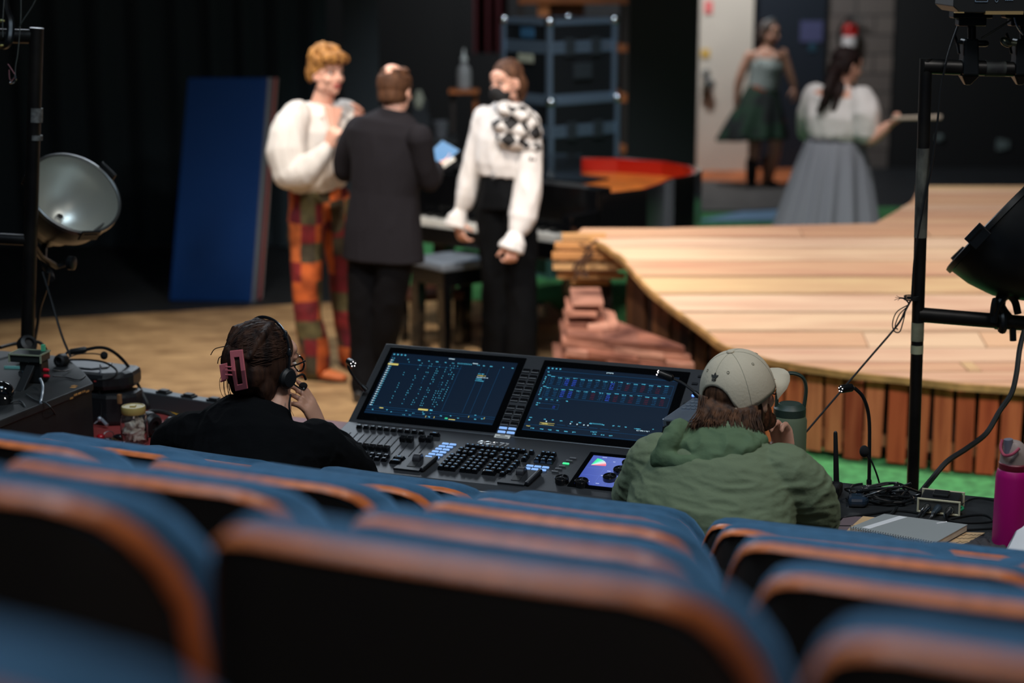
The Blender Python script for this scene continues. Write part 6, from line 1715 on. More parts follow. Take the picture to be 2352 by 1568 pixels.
limb(mb, [hL, A(778, 540, 9.82), kL, A(793, 720, 9.87), A(806, 790, 9.9), A(808, 816, 9.92)], [.098, .088, .075, .066, .070, .074])
blob('patchwork_trousers', mb, PATCH, p, .007, 4, (.006, (9, 9, 5)))
for nm, a_, d_ in (('shoe', aR, (.93, -.36)), ('shoe', aL, (.5, -.87))):
    mb = MB(); shoe_vol(mb, (a_.x - .01, a_.y, .0), d_, 1.06); sh = blob(nm, mb, mat('orange suede', C(206, 112, 60), .6), p, .006, 3)
    mb = MB(); d2 = V((d_[0], d_[1], 0)).normalized(); s2 = V((d2.y, -d2.x, 0)); mb.prism([(-.075, -.034), (.06, -.042), (.16, -.044), (.215, -.02), (.215, .02), (.16, .044), (.06, .042), (-.075, .034)], 0, .014, frame((a_.x - .01, a_.y, 0), d2)); part('sole', mb, RUBBER, sh)

# ------------------------------------------------------------------ 2 man in dark suit seen from behind
SUIT = mat('charcoal suit', C(33, 31, 35), .85, spec=.12, bump=.2, bscale=90)
TROU = mat('black trousers', C(14, 14, 17), .85, spec=.12, bump=.15, bscale=60)
Bq = lambda x, y, Yd=9.13: at(x, y, Yd)
p = person('person', 'person in dark suit seen from behind with thinning crown of hair', atz(850, 905, 0))
sd = V((.93, -.36, 0)); fd = V((.36, .93, 0))
hc_ = Bq(908, 206, 9.16); HF = hframe(hc_, (.42, .9, -.12))
sL, sR = Bq(826, 298, 9.26), Bq(964, 316, 9.0)
eL, eR = Bq(792, 392, 9.34), Bq(985, 418, 9.06)
wL, wR = Bq(830, 350, 9.52), Bq(1002, 386, 9.28)
mb = MB(); head_vol(mb, HF, .99); nk = Bq(903, 262, 9.14); mb.xf = HF; mb.ell((.004, -.066, .080), (.036, .036, .030)); mb.ell((.0, -.04, .10), (.04, .05, .024)); mb.xf = None
limb(mb, [hc_ + V((0, -.02, -.07)), nk], [.056, .062]); mb.loft([(nk, .07, .06), (Bq(898, 285), .17, .09), (Bq(890, 350), .18, .11), (Bq(882, 440), .15, .11), (Bq(878, 500), .16, .11)], sd)
for s_, e_, w_ in ((sR, eR, wR), (sL, eL, wL)): limb(mb, [s_, e_, w_], [.05, .042, .027])
hL_, hR_ = Bq(848, 520, 9.18), Bq(905, 520, 9.08); kL_, kR_ = Bq(836, 690, 9.18), Bq(893, 690, 9.12); aL_, aR_ = Bq(832, 885, 9.16), Bq(872, 872, 9.3)
for h_, k_, a_ in ((hR_, kR_, aR_), (hL_, kL_, aL_)): limb(mb, [h_, k_, a_], [.070, .042, .026])
hand_vol(mb, wR, V((.1, .8, .15)), (-.2, 0, 1), 1, .5, 1.0); hand_vol(mb, wL, V((.4, .8, .2)), (0, 0, 1), -1, .5, 1.0)
blob('body', mb, SKIN, p, .0058, 3)
face_parts(HF, p)
mb = MB(HF)
for i in range(26):
    a = 2 * pi * i / 26; 
    mb.ell((cos(a) * .071, -.014 + sin(a) * .089, .030 + random.uniform(-.004, .004)), (.014, .016, .046), n=8, m=6); 
    if sin(a) < .1: mb.ell((cos(a) * .064, -.014 + sin(a) * .082, -.022), (.014, .016, .046), n=8, m=6)
    mb.ell((cos(a) * .052, -.014 + sin(a) * .068, .082), (.015, .017, .022), n=8, m=6)
mb.ell((0, .05, .092), (.05, .025, .026)); mb.ell((0, -.075, -.045), (.05, .024, .03))
blob('hair', mb, hairmat('brown short hair', C(98, 66, 46), C(58, 38, 28)), p, .005, 2, (.002, (60, 60, 60)))
mb = MB()
mb.loft([(Bq(900, 256, 9.14), .085, .06), (Bq(899, 268, 9.14), .125, .075), (Bq(896, 282, 9.13), .180, .098), (Bq(893, 304, 9.13), .222, .115), (Bq(892, 340, 9.13), .215, .122), (Bq(890, 380, 9.13), .196, .125), (Bq(884, 440, 9.13), .180, .120), (Bq(880, 520, 9.13), .205, .13), (Bq(880, 596, 9.13), .222, .14)], sd, 26)
limb(mb, [sR, Bq(972, 362, 9.02), eR], [.066, .058, .052]); limb(mb, [eR, Bq(996, 402, 9.15), wR], [.052, .046, .036])
limb(mb, [sL, Bq(800, 345, 9.3), eL], [.075, .070, .062]); limb(mb, [eL, Bq(812, 370, 9.45), wL], [.062, .052, .04])
blob('suit_jacket', mb, SUIT, p, .006, 5, (.004, (7, 7, 3)))
mb = MB(); mb.loft([(Bq(904, 250, 9.13), .070, .062), (Bq(901, 268, 9.13), .092, .075)], sd, 24); part('jacket_collar', mb, SUIT, p, True)
mb = MB(); mb.loft([(Bq(879, 500, 9.13), .17, .12), (Bq(879, 560, 9.13), .175, .125)], sd)
limb(mb, [hL_, Bq(842, 600, 9.18), kL_, Bq(838, 800, 9.2), aL_], [.095, .092, .082, .074, .066]); limb(mb, [hR_, Bq(905, 600, 9.10), kR_, Bq(880, 790, 9.18), aR_], [.098, .094, .084, .072, .062])
blob('suit_trousers', mb, TROU, p, .007, 4, (.007, (6, 6, 4)))
for a_ in (aL_, aR_):
    mb = MB(); shoe_vol(mb, (a_.x, a_.y, 0), (.35, .94), 1.05); blob('shoe', mb, mat('black leather shoe', C(40, 44, 50), .35, coat=.3), p, .006, 3)
# the tablet he holds
tl_, tt_, tr_, tb_ = at(985, 350, 9.36), at(1016, 321, 9.40), at(1058, 345, 9.34), at(1010, 388, 9.28)
t = thing('tablet', 'bright blue screened tablet held up by the suited person', 'tablet', tuple(tb_))
nn = (tr_ - tl_).cross(tt_ - tb_).normalized()
if nn.y < 0: nn = -nn
mb = MB(); mb.hexa([q + nn * .008 for q in (tl_, tb_, tr_, tt_)], [q for q in (tl_, tb_, tr_, tt_)]); part('tablet_back', mb, BLACKM, t, bevel=.002)
c_ = (tl_ + tt_ + tr_ + tb_) / 4; q4 = [q.lerp(c_, .07) for q in (tl_, tb_, tr_, tt_)]
mb = MB(); mb.hexa([q - nn * .0005 for q in q4], [q - nn * .0022 for q in q4]); part('display', mb, emis('tablet blue', C(82, 152, 208), 1.0), t)
q4 = [tb_.lerp(tl_, .10), tb_, tb_.lerp(tr_, .92), tb_.lerp(tr_, .92).lerp(tt_, .10)]
mb = MB(); a_, b_ = at(1008, 388, 9.26), at(1043, 364, 9.30); mb.bar(a_, b_, .016, .02); part('page_edge', mb, mat('page white', C(224, 222, 214), .6), t)

# ------------------------------------------------------------------ 3 woman with mask and checkered piece
BLOUSE = mat('white blouse cloth', C(232, 228, 226), .8, bump=.35, bscale=18, stretch=(3, 3, 1))
Cq = lambda x, y, Yd=9.9: at(x, y, Yd)
p = person('person', 'person in white blouse, black face mask and black and white checkered shoulder piece', atz(1170, 842, 0))
fd = V((-.45, -.89, 0)); sd = V((-.89, .45, 0))     # her right
hc_ = Cq(1163, 187, 9.86); HF = hframe(hc_, (-.66, -.73, -.16), (.05, 0, 1))
nk = Cq(1172, 238, 9.92)
sR, sL = Cq(1112, 268, 9.98), Cq(1214, 278, 9.82)
eR, eL = Cq(1082, 390, 10.02), Cq(1212, 410, 9.80); wR, wL = Cq(1050, 508, 9.96), Cq(1178, 558, 9.70)
mb = MB(); head_vol(mb, HF, .96)
limb(mb, [hc_ + V((0, .01, -.07)), nk], [.046, .050]); mb.loft([(nk, .06, .05), (Cq(1168, 262), .14, .075), (Cq(1163, 320), .15, .1), (Cq(1158, 400), .12, .09), (Cq(1160, 450), .15, .1)], sd)
for s_, e_, w_ in ((sR, eR, wR), (sL, eL, wL)): limb(mb, [s_, e_, w_], [.042, .036, .024])
h1, h2 = Cq(1135, 470, 9.93), Cq(1190, 470, 9.86); k1, k2 = Cq(1142, 640, 9.92), Cq(1195, 640, 9.85); a1, a2 = Cq(1140, 805, 9.98), Cq(1200, 818, 9.9)
for h_, k_, a_ in ((h1, k1, a1), (h2, k2, a2)): limb(mb, [h_, k_, a_], [.070, .042, .026])
hand_vol(mb, wR, V((.25, -.2, -1)), (.6, .5, 0), 1, .55, .95); hand_vol(mb, wL, V((-.1, -.25, -1)), (-.3, .8, 0), -1, 1.0, .95)
blob('body', mb, SKIN, p, .0055, 3)
face_parts(HF, p, False, .96, brow=mat('brow brown', C(84, 56, 42), .8))
S_ = HF @ Matrix.Scale(.96, 4)
mb = MB(S_); mb.ell((0, .056, -.058), (.062, .066, .052), n=18, m=12); mb.ell((0, .096, -.040), (.032, .034, .034)); mb.ell((0, .105, -.022), (.018, .018, .018))
m_ = blob('face_mask', mb, mat('black mask cloth', C(22, 23, 26), .8), p, .0045, 2)
mb = MB(S_)
for s_ in (-1, 1): mb.tube([(s_ * .048, .06, -.035), (s_ * .079, .0, -.005)], .002, 5); mb.tube([(s_ * .046, .05, -.075), (s_ * .079, -.005, -.028)], .002, 5)
part('ear_loop', mb, mat('black mask cloth', (0, 0, 0)), m_)
mb = MB(S_); mb.ell((0, -.022, .046), (.080, .096, .080), n=22, m=14)
mb.ell((0, -.088, -.02), (.062, .035, .075)); mb.tube([(0, -.10, -.03), (.01, -.105, -.10), (.015, -.085, -.15)], [.055, .045, .03], 12, round_=True)
for s_ in (-1, 1): mb.ell((s_ * .066, -.045, -.01), (.018, .045, .06))
blob('hair', mb, hairmat('brown tied hair', C(112, 78, 58), C(64, 44, 36)), p, .005, 3, (.0022, (70, 70, 18)))
mb = MB()
mb.loft([(Cq(1171, 236, 9.91), .072, .060), (Cq(1170, 252, 9.91), .12, .075), (Cq(1167, 268, 9.91), .165, .09), (Cq(1163, 320, 9.9), .170, .125), (Cq(1158, 375, 9.9), .160, .130), (Cq(1157, 402, 9.9), .145, .115)], sd, 26)
limb(mb, [sR, Cq(1098, 330, 10.0), Cq(1083, 395, 10.0), Cq(1070, 450, 9.98), Cq(1060, 482, 9.97)], [.058, .060, .062, .060, .034]); mb.tube([Cq(1060, 482, 9.97), Cq(1052, 500, 9.96), Cq(1046, 522, 9.95)], [.034, .054, .062], 16)
limb(mb, [sL, Cq(1216, 350, 9.80), Cq(1212, 430, 9.78), Cq(1200, 500, 9.75), Cq(1186, 536, 9.72)], [.058, .066, .074, .076, .036]); mb.tube([Cq(1186, 536, 9.72), Cq(1180, 555, 9.71), Cq(1173, 574, 9.70)], [.036, .062, .070], 16)
blob('blouse', mb, BLOUSE, p, .006, 4, (.006, (14, 14, 4)))
# checkered piece over her left shoulder
CHK = bpy.data.materials.new('check cloth'); CHK.use_nodes = True
nt = CHK.node_tree; b = nt.nodes['Principled BSDF']; b.inputs['Roughness'].default_value = .7
tc = nt.nodes.new('ShaderNodeTexCoord'); mp = nt.nodes.new('ShaderNodeMapping'); mp.inputs['Rotation'].default_value = (0, radians(38), radians(10)); ck = nt.nodes.new('ShaderNodeTexChecker'); ck.inputs['Scale'].default_value = 15
ck.inputs[1].default_value = (*C(22, 22, 25), 1); ck.inputs[2].default_value = (*C(226, 222, 220), 1)
nt.links.new(tc.outputs['Object'], mp.inputs[0]); nt.links.new(mp.outputs[0], ck.inputs[0]); nt.links.new(ck.outputs[0], b.inputs['Base Color'])
mb = MB(); f_ = fd
for (x, y, r_) in ((1160, 250, .055), (1180, 256, .06), (1200, 264, .062), (1216, 280, .062), (1150, 285, .055), (1172, 290, .072), (1196, 296, .075), (1218, 305, .070), (1160, 318, .058), (1182, 322, .07), (1206, 330, .072), (1226, 335, .05), (1222, 360, .044), (1226, 382, .03)):
    mb.ell(Cq(x, y, 9.85 - (.0 if x > 1200 else .03) - .02) , (r_ * 1.0, .115, r_ * .85), n=10, m=8)
blob('checkered_capelet', mb, CHK, p, .006, 4)
mb = MB(); mb.loft([(Cq(1158, 396, 9.9), .125, .10), (Cq(1158, 420, 9.9), .140, .11), (Cq(1162, 475, 9.9), .165, .13)], sd)
limb(mb, [h1, Cq(1138, 560, 9.93), k1, Cq(1142, 740, 9.94), a1], [.10, .095, .088, .084, .088]); limb(mb, [h2, Cq(1194, 560, 9.86), k2, Cq(1200, 740, 9.87), a2], [.10, .096, .088, .084, .088])
blob('black_trousers', mb, mat('black denim', C(9, 11, 14), .85, spec=.12, bump=.2, bscale=60), p, .007, 4, (.006, (8, 8, 4)))
mb = MB(); q = Cq(1133, 404, 9.77); mb.tube([q + V((cos(a) * .010, 0, sin(a) * .014)) for a in np.linspace(0, 6.28, 14)], .003, 6); part('belt_ring', mb, CHROME, p, True)
for a_ in (a1, a2):
    mb = MB(); shoe_vol(mb, (a_.x, a_.y, 0), (-.4, -.9), .95); blob('shoe', mb, mat('black leather shoe', (0, 0, 0)), p, .006, 3)

# ------------------------------------------------------------------ 4 woman in grey skirt from behind
Dq = lambda x, y, Yd=12.34: at(x, y, Yd)
p = person('person', 'person in white blouse and long grey skirt seen from behind holding a thin stick', (Dq(1915, 300).x, 12.34, 0))
sd = V((.93, -.37, 0)); fd = V((.37, .93, 0))
hc_ = Dq(1946, 152, 12.40); HF = hframe(hc_, (.93, .36, -.2))
nk = Dq(1935, 200, 12.38)
sR, sL = Dq(1978, 226, 12.26), Dq(1872, 218, 12.44); eR = Dq(1990, 318, 12.2); wR = Dq(2040, 288, 12.12); eL = Dq(1856, 300, 12.60); wL = Dq(1880, 285, 12.80)
mb = MB(); head_vol(mb, HF, 1.0)
limb(mb, [hc_ + V((-.02, -.01, -.06)), nk], [.052, .056]); mb.loft([(nk, .08, .06), (Dq(1925, 222), .19, .1), (Dq(1920, 270), .19, .13), (Dq(1918, 318), .14, .10), (Dq(1918, 360), .15, .11)], sd)
limb(mb, [sR, eR, wR], [.06, .052, .030]); limb(mb, [sL, eL, wL], [.06, .05, .030])
for dx in (-.09, .09): limb(mb, [Dq(1915, 380) + V((dx, 0, 0)), V((Dq(1915, 380).x + dx, 12.34, .48)), V((Dq(1915, 380).x + dx, 12.34, .09))], [.1, .06, .04])
hand_vol(mb, wR, Dq(2072, 268, 12.08) - wR, (0, -.3, 1), 1, 1.1, 1.0); hand_vol(mb, wL, (.5, .5, 0), (0, 0, 1), 1, .6, .95)
blob('body', mb, SKIN, p, .006, 3)
face_parts(HF, p)
mb = MB(HF); mb.ell((0, -.024, .046), (.086, .102, .084), n=22, m=14); mb.ell((0, -.088, -.02), (.068, .035, .075))
for s_ in (-1, 1): mb.ell((s_ * .066, -.045, .0), (.024, .045, .06))
hb = [Dq(1922, 165, 12.36), Dq(1912, 190, 12.26), Dq(1902, 215, 12.22), Dq(1892, 240, 12.22), Dq(1880, 256, 12.24)]
o_ = mb.xf; mb.xf = None
mb.tube(spline(hb, 4), [.085] * 5 + [.075] * 4 + [.055] * 4 + [.035] * 3 + [.018], 12, flat=.5); mb.tube(spline([Dq(1930, 190, 12.28), Dq(1922, 225, 12.22), Dq(1912, 256, 12.22)], 4), [.035] * 4 + [.02] * 4 + [.008], 8)
blob('hair', mb, hairmat('dark long hair', C(50, 34, 32), C(24, 18, 20)), p, .006, 3, (.004, (40, 40, 8)))
mb = MB()
mb.loft([(Dq(1932, 200, 12.38), .085, .07), (Dq(1928, 212, 12.37), .16, .09), (Dq(1924, 228, 12.36), .215, .12), (Dq(1920, 270, 12.35), .215, .155), (Dq(1918, 305, 12.35), .200, .150), (Dq(1918, 322, 12.35), .175, .13)], sd, 26)
limb(mb, [sR, Dq(1988, 262, 12.22), Dq(1988, 300, 12.2)], [.085, .105, .085]); limb(mb, [sL, Dq(1862, 262, 12.5), eL], [.08, .09, .075])
blob('blouse', mb, BLOUSE, p, .007, 5, (.007, (9, 9, 4)))
mb = MB(); rs = []
cx = Dq(1918, 318, 12.35)
for k in range(26):
    f = k / 25; z = Dq(1918, 316, 12.35).z * (1 - f) + .16 * f; cxx = cx.x - .05 * f
    ring = []
    for j in range(96):
        a = 2 * pi * j / 96; fold = 1 + (.05 + .10 * f) * sin(a * 15 + 1.5 * sin(a * 3) + f * .6) * min(1, f * 3 + .2)
        rx = (.185 + .20 * f ** .8) * fold; ry = (.135 + .20 * f ** .8) * fold; ring.append(V((cxx + cos(a) * rx, 12.35 + sin(a) * ry, z)))
    rs.append(ring)
mb.rings(rs); part('long_skirt', mb, mat('grey skirt cloth', C(136, 140, 150), .8, bump=.15, bscale=40), p, True, auto=180)
mb = MB(); mb.loft([(Dq(1918, 314, 12.35), .192, .145), (Dq(1918, 322, 12.35), .196, .15)], (1, 0, 0), 30); part('waistband', mb, mat('skirt band', C(84, 86, 92), .7), p, True)
for dx in (-.09, .09):
    mb = MB(); shoe_vol(mb, (Dq(1915, 380).x + dx, 12.34, 0), (.37, .93), .95); blob('shoe', mb, mat('black leather shoe', (0, 0, 0)), p, .008, 3)
a_, b_ = Dq(2048, 272, 12.05), Dq(2162, 269, 12.0)
t = thing('wooden_stick', 'thin pale wooden stick held out level by the person in the grey skirt', 'stick', tuple(a_))
mb = MB(); mb.tube([a_, b_], [.011, .014], 10); part('stick_shaft', mb, mat('pale stick', C(190, 176, 160), .5), t, True)

# ------------------------------------------------------------------ 5 person walking at the back
Eq = lambda x, y, Yd=17.5: at(x, y, Yd)
p = person('person', 'person in pale camisole and dark floral skirt walking past the cream door', atz(1745, 436, 0))
sd = V((-.97, .25, 0)); fd = V((-.2, -.98, 0))
hc_ = Eq(1768, 76); HF = hframe(hc_, (.62, -.78, -.1)); nk = Eq(1760, 112)
sR, sL = Eq(1722, 128), Eq(1797, 122); eR, eL = Eq(1698, 185), Eq(1812, 165); wR, wL = Eq(1692, 240), Eq(1825, 200)
mb = MB(); head_vol(mb, HF, 1.0)
limb(mb, [hc_ + V((0, .01, -.07)), nk], [.048, .052]); mb.loft([(nk, .07, .06), (Eq(1760, 124), .16, .08), (Eq(1758, 155), .15, .11), (Eq(1752, 190), .11, .085), (Eq(1750, 220), .13, .10)], sd)
limb(mb, [sR, eR, wR], [.05, .042, .028]); limb(mb, [sL, eL, wL], [.05, .042, .028])
h1, h2 = Eq(1736, 240), Eq(1770, 240); k1, k2 = Eq(1732, 330, 17.55), Eq(1782, 330, 17.4); a1, a2 = Eq(1726, 420, 17.55), Eq(1762, 418, 17.7)
for h_, k_, a_ in ((h1, k1, a1), (h2, k2, a2)): limb(mb, [h_, k_, a_], [.09, .06, .042])
hand_vol(mb, wR, (0, -.1, -1), (.5, .5, 0), 1, .5); hand_vol(mb, wL, (.2, -.1, -1), (-.5, .5, 0), -1, .5)
blob('body', mb, SKIN2, p, .007, 3)
face_parts(HF, p)
mb = MB(HF); mb.ell((0, -.02, .046), (.086, .10, .08), n=22, m=14); mb.ell((0, -.08, -.02), (.068, .04, .075)); mb.tube([(.0, -.08, -.04), (-.02, -.09, -.12), (-.03, -.08, -.19)], [.06, .05, .025], 10)
for s_ in (-1, 1): mb.ell((s_ * .07, -.03, -.02), (.024, .045, .075))
blob('hair', mb, hairmat('ash brown hair', C(112, 94, 84), C(70, 56, 50)), p, .007, 3)
mb = MB(HF); mb.tube([(cos(a) * .088, -.015 + .02 * sin(a), .05 + sin(a) * .085) for a in np.linspace(0, pi, 14)], .010, 8); part('headband', mb, mat('grey band', C(120, 130, 134), .6), p, True)
mb = MB(); mb.loft([(Eq(1762, 134), .135, .098), (Eq(1760, 150), .160, .12), (Eq(1756, 175), .150, .115), (Eq(1752, 204), .148, .118)], sd, 24)
for s_ in (-1, 1): mb.tube([Eq(1760 + s_ * 18, 138, 17.38), Eq(1760 + s_ * 20, 120, 17.44)], .008, 6)
blob('camisole', mb, mat('pale camisole', C(158, 168, 164), .7), p, .007, 4, (.003, (14, 14, 6)))
FLO = bpy.data.materials.new('floral skirt cloth'); FLO.use_nodes = True
nt = FLO.node_tree; b = nt.nodes['Principled BSDF']; b.inputs['Roughness'].default_value = .8
tc = nt.nodes.new('ShaderNodeTexCoord'); vv = nt.nodes.new('ShaderNodeTexVoronoi'); vv.inputs['Scale'].default_value = 7
rr = nt.nodes.new('ShaderNodeValToRGB'); rr.color_ramp.interpolation = 'CONSTANT'; e = rr.color_ramp.elements
cs = [C(18, 24, 24), C(30, 60, 42), C(28, 36, 36), C(130, 60, 34), C(22, 30, 32), C(34, 56, 42)]
while len(e) < len(cs): e.new(.5)
for i, c in enumerate(cs): e[i].position = (0, .2, .38, .62, .72, .88)[i]; e[i].color = (*c, 1)
sx = nt.nodes.new('ShaderNodeSeparateColor'); nt.links.new(tc.outputs['Object'], vv.inputs['Vector']); nt.links.new(vv.outputs['Color'], sx.inputs[0]); nt.links.new(sx.outputs[0], rr.inputs[0]); nt.links.new(rr.outputs[0], b.inputs['Base Color'])
mb = MB(); rs = []
for k in range(20):
    f = k / 19; c = Eq(1752, 194).lerp(Eq(1738, 316), f); ring = []
    for j in range(64):
        a = 2 * pi * j / 64; fo = 1 + .10 * f * sin(a * 9 + 2 * f); l_ = max(0, -cos(a)) * .10 * f
        ring.append(c + V((cos(a) * (.14 + .15 * f) * fo - l_, sin(a) * (.11 + .15 * f) * fo, -max(0, -cos(a)) * .03 * f)))
    rs.append(ring)
mb.rings(rs); part('floral_skirt', mb, FLO, p, True, auto=180)
for a_, d_ in ((a1, (-.3, -.9)), (a2, (.5, -.8))):
    mb = MB(); shoe_vol(mb, (a_.x, a_.y, 0), d_, 1.0); limb(mb, [V((a_.x, a_.y, .07)), V((a_.x, a_.y + .0, .26))], [.052, .062]); blob('boot', mb, mat('black boot', C(22, 22, 25), .5), p, .008, 3)

# ------------------------------------------------------------------ 6 woman with headset at the desk
BSW = mat('black sweatshirt', C(11, 12, 14), .95, spec=.1, bump=.2, bscale=60)
Fq = lambda x, y, Yd=5.15: at(x, y, Yd)
p = person('person', 'person in black sweatshirt with claw clipped brown hair and headset at the desk', (Fq(600, 900).x, 5.05, 0))
sd = V((.90, -.43, 0)); fd = V((.43, .90, 0))
hc_ = Fq(612, 836, 5.13); HF = hframe(hc_, (.60, .79, -.10), (.02, .0, 1))
nk = Fq(622, 930, 5.08)
sL, sR = Fq(452, 1008, 5.10), Fq(722, 1032, 4.98)
mb = MB(); head_vol(mb, HF, 1.0)
limb(mb, [hc_ + V((-.015, -.02, -.06)), Fq(630, 925, 5.10), Fq(615, 965, 5.06)], [.050, .050, .058])
pz = Fq(575, 1150, 4.90)
mb.loft([(Fq(612, 950, 5.07), .07, .06), (Fq(596, 985, 5.05), .16, .08), (Fq(585, 1060, 5.0), .17, .11), (V((pz.x, 4.92, .62)), .15, .11), (V((pz.x, 4.90, .48)), .17, .12)], sd)
eR = Fq(815, 1080, 5.12); wR = Fq(738, 985, 5.20); eL = Fq(420, 1085, 5.25); wL = uvz(-.33, -.12, TZ + .05)
limb(mb, [sR, eR, wR], [.05, .042, .026]); limb(mb, [sL, eL, wL], [.05, .042, .026])
lap = V((pz.x, 4.92, .50))
for s_ in (-1, 1):
    h_ = lap + sd * .09 * s_; k_ = h_ + fd * .40 + V((0, 0, .02)); a_ = V((k_.x, k_.y, .09)) - fd * .02
    limb(mb, [h_, k_, a_], [.085, .062, .038])
# hand held at the microphone: fingers up to the cheek
hdir = Fq(694, 900, 5.17) - wR
hand_vol(mb, wR, hdir, Fq(655, 960, 5.22) - wR, -1, .45, 1.0, spread=.08, thumb=.9, fcurl=[.22, .30, .38, .50])
hand_vol(mb, wL, KY * .6 + KX * .4, (0, 0, -1), 1, .3, .95)
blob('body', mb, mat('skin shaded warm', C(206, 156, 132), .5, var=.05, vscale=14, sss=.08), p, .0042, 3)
face_parts(HF, p)
HAIRB = hairmat('dark brown hair', C(66, 42, 30), C(28, 18, 16))
mb = MB(HF)
mb.ell((0, -.030, .046), (.084, .106, .082), n=26, m=16); mb.ell((0, -.075, -.015), (.074, .055, .070)); mb.ell((0, -.115, .01), (.046, .035, .065), n=14); mb.ell((-.02, -.128, .02), (.03, .025, .045))
for s_ in (-1, 1): mb.ell((s_ * .066, -.02, .005), (.020, .05, .06)); mb.ell((s_ * .058, -.05, -.05), (.020, .035, .05))
for i in range(10):
    x = -.05 + .011 * i; mb.tube([(x * .6, -.01, .128), (x * 1.2, -.08, .10), (x * .9, -.125, .03)], [.008, .012, .010], 6)
hr = blob('hair', mb, HAIRB, p, .0042, 4, (.0014, (60, 60, 14)))
mb = MB(HF); random.seed(31); tgt = V((-.30, -.93, -.10)).normalized()
for i in range(190):
    a = random.uniform(-.15, pi + .15) if i % 3 else random.uniform(-.6, pi + .6)
    s0 = V((cos(a), random.uniform(.15, .35), sin(a))).normalized(); tg = (tgt + V((random.uniform(-.12, .12), 0, random.uniform(-.35, .35)))).normalized()
    pts = []
    for k in range(9):
        d = s0.lerp(tg, k / 8).normalized(); pts.append(V((d.x * .0855, -.030 + d.y * .108, .044 + d.z * .0845)) * (1 + random.uniform(-.006, .008)))
    mb.tube(pts, [.0006] + [.0015] * 7 + [.0008], 5)
st = part('hair_strands', mb, HAIRB, hr, True, auto=180); st['kind'] = 'stuff'
mb = MB()
random.seed(3)
for (pts) in ([(-2, 0), (-26, 6), (-36, 20)], [(0, 20), (-16, 26), (-20, 40)],):
    mb.tube(spline([Fq(520 + x, 795 + y, 5.08) for x, y in pts], 6), .0014, 5)
for i in range(9):
    x0 = 516 + i * 4; dx = random.uniform(-16, 2)
    mb.tube(spline([Fq(x0, 850, 5.08), Fq(x0 + dx, 875, 5.07), Fq(x0 + dx * .6, 905, 5.07), Fq(x0 + 8, 920, 5.08)], 5), .0008, 5)
for i in range(5): mb.tube(spline([Fq(652 + i * 3, 905, 5.12), Fq(648 + i * 4, 930, 5.11), Fq(655 + i * 5, 955, 5.10)], 5), .0005, 4)
part('loose_strands', mb, HAIRB, hr)
# sweatshirt
mb = MB()
mb.loft([(Fq(618, 922, 5.085), .064, .058), (Fq(612, 936, 5.08), .085, .070), (Fq(603, 950, 5.07), .125, .082), (Fq(592, 970, 5.06), .185, .100), (Fq(586, 1010, 5.03), .225, .125), (Fq(580, 1080, 4.98), .215, .140), (V((pz.x, 4.93, .62)), .20, .14), (V((pz.x, 4.92, .48)), .20, .14)], sd, 28)
limb(mb, [sL, Fq(405, 1030, 5.16), eL], [.085, .078, .068]); limb(mb, [eL, (eL + wL) / 2, wL], [.068, .058, .046])
limb(mb, [sR, Fq(770, 1062, 5.04), eR], [.088, .078, .066]); limb(mb, [eR, Fq(782, 1042, 5.16), Fq(752, 1002, 5.19)], [.066, .058, .043])
limb(mb, [eR, Fq(850, 1098, 5.10)], [.045, .03])
blob('sweatshirt', mb, BSW, p, .005, 5, (.005, (11, 11, 8)))
mb = MB(); mb.tube([Fq(756, 1008, 5.19), Fq(743, 990, 5.20)], [.041, .038], 20); part('cuff', mb, BSW, p, True)
mb = MB(); mb.loft([(lap + V((0, 0, .05)), .2, .13), (lap + V((0, 0, -.04)), .2, .15)], sd)
for s_ in (-1, 1):
    h_ = lap + sd * .09 * s_; k_ = h_ + fd * .40 + V((0, 0, .02)); limb(mb, [h_, k_, V((k_.x, k_.y, .12)) - fd * .02], [.10, .078, .06])
blob('trousers', mb, mat('black denim', (0, 0, 0)), p, .009, 3)
for s_ in (-1, 1):
    k_ = lap + sd * .09 * s_ + fd * .38; mb = MB(); shoe_vol(mb, (k_.x, k_.y, 0), (fd.x, fd.y), .95); blob('shoe', mb, RUBBER, p, .009, 2)
# stool under her
def stool(label, c, m=BLACKM):
    t = thing('stool', label, 'stool', (c.x, c.y, 0))
    mb = MB(); mb.lathe((c.x, c.y, c.z - .05), (0, 0, 1), [(.15, 0), (.17, .015), (.17, .035), (.15, .045)], 28); part('seat', mb, RUBBER, t, True)
    for k in range(4):
        a = k * pi / 2 + .6; mb = MB(); mb.tube([(c.x + cos(a) * .11, c.y + sin(a) * .11, c.z - .05), (c.x + cos(a) * .17, c.y + sin(a) * .17, 0)], .012, 8); part('leg', mb, m, t, True)
# claw clip
t = thing('claw_clip', 'dusty pink claw clip in the brown hair of the person in black', 'hair clip', tuple(Fq(548, 890, 4.99)))
PINKC = mat('dusty pink plastic', C(196, 104, 112), .4)
o4 = [(527, 806), (556, 803), (562, 850), (568, 893), (540, 899), (531, 850)]; i4 = [(537, 821), (549, 820), (553, 852), (557, 881), (545, 884), (540, 852)]
Yc = lambda x, y: 4.990 + .0009 * (548 - x) * .5 + .0003 * abs(y - 850)
O_ = [at(x, y, Yc(x, y)) for x, y in o4]; I_ = [at(x, y, Yc(x, y)) for x, y in i4]; bk = V((.002, .007, 0))
mb = MB(); n_ = 6; vs = O_ + I_ + [q + bk for q in O_] + [q + bk for q in I_]; fs = []
for i in range(n_):
    j = (i + 1) % n_
    fs += [(i, j, n_ + j, n_ + i), (2 * n_ + i, 3 * n_ + i, 3 * n_ + j, 2 * n_ + j), (i, 2 * n_ + i, 2 * n_ + j, j), (n_ + i, n_ + j, 3 * n_ + j, 3 * n_ + i)]
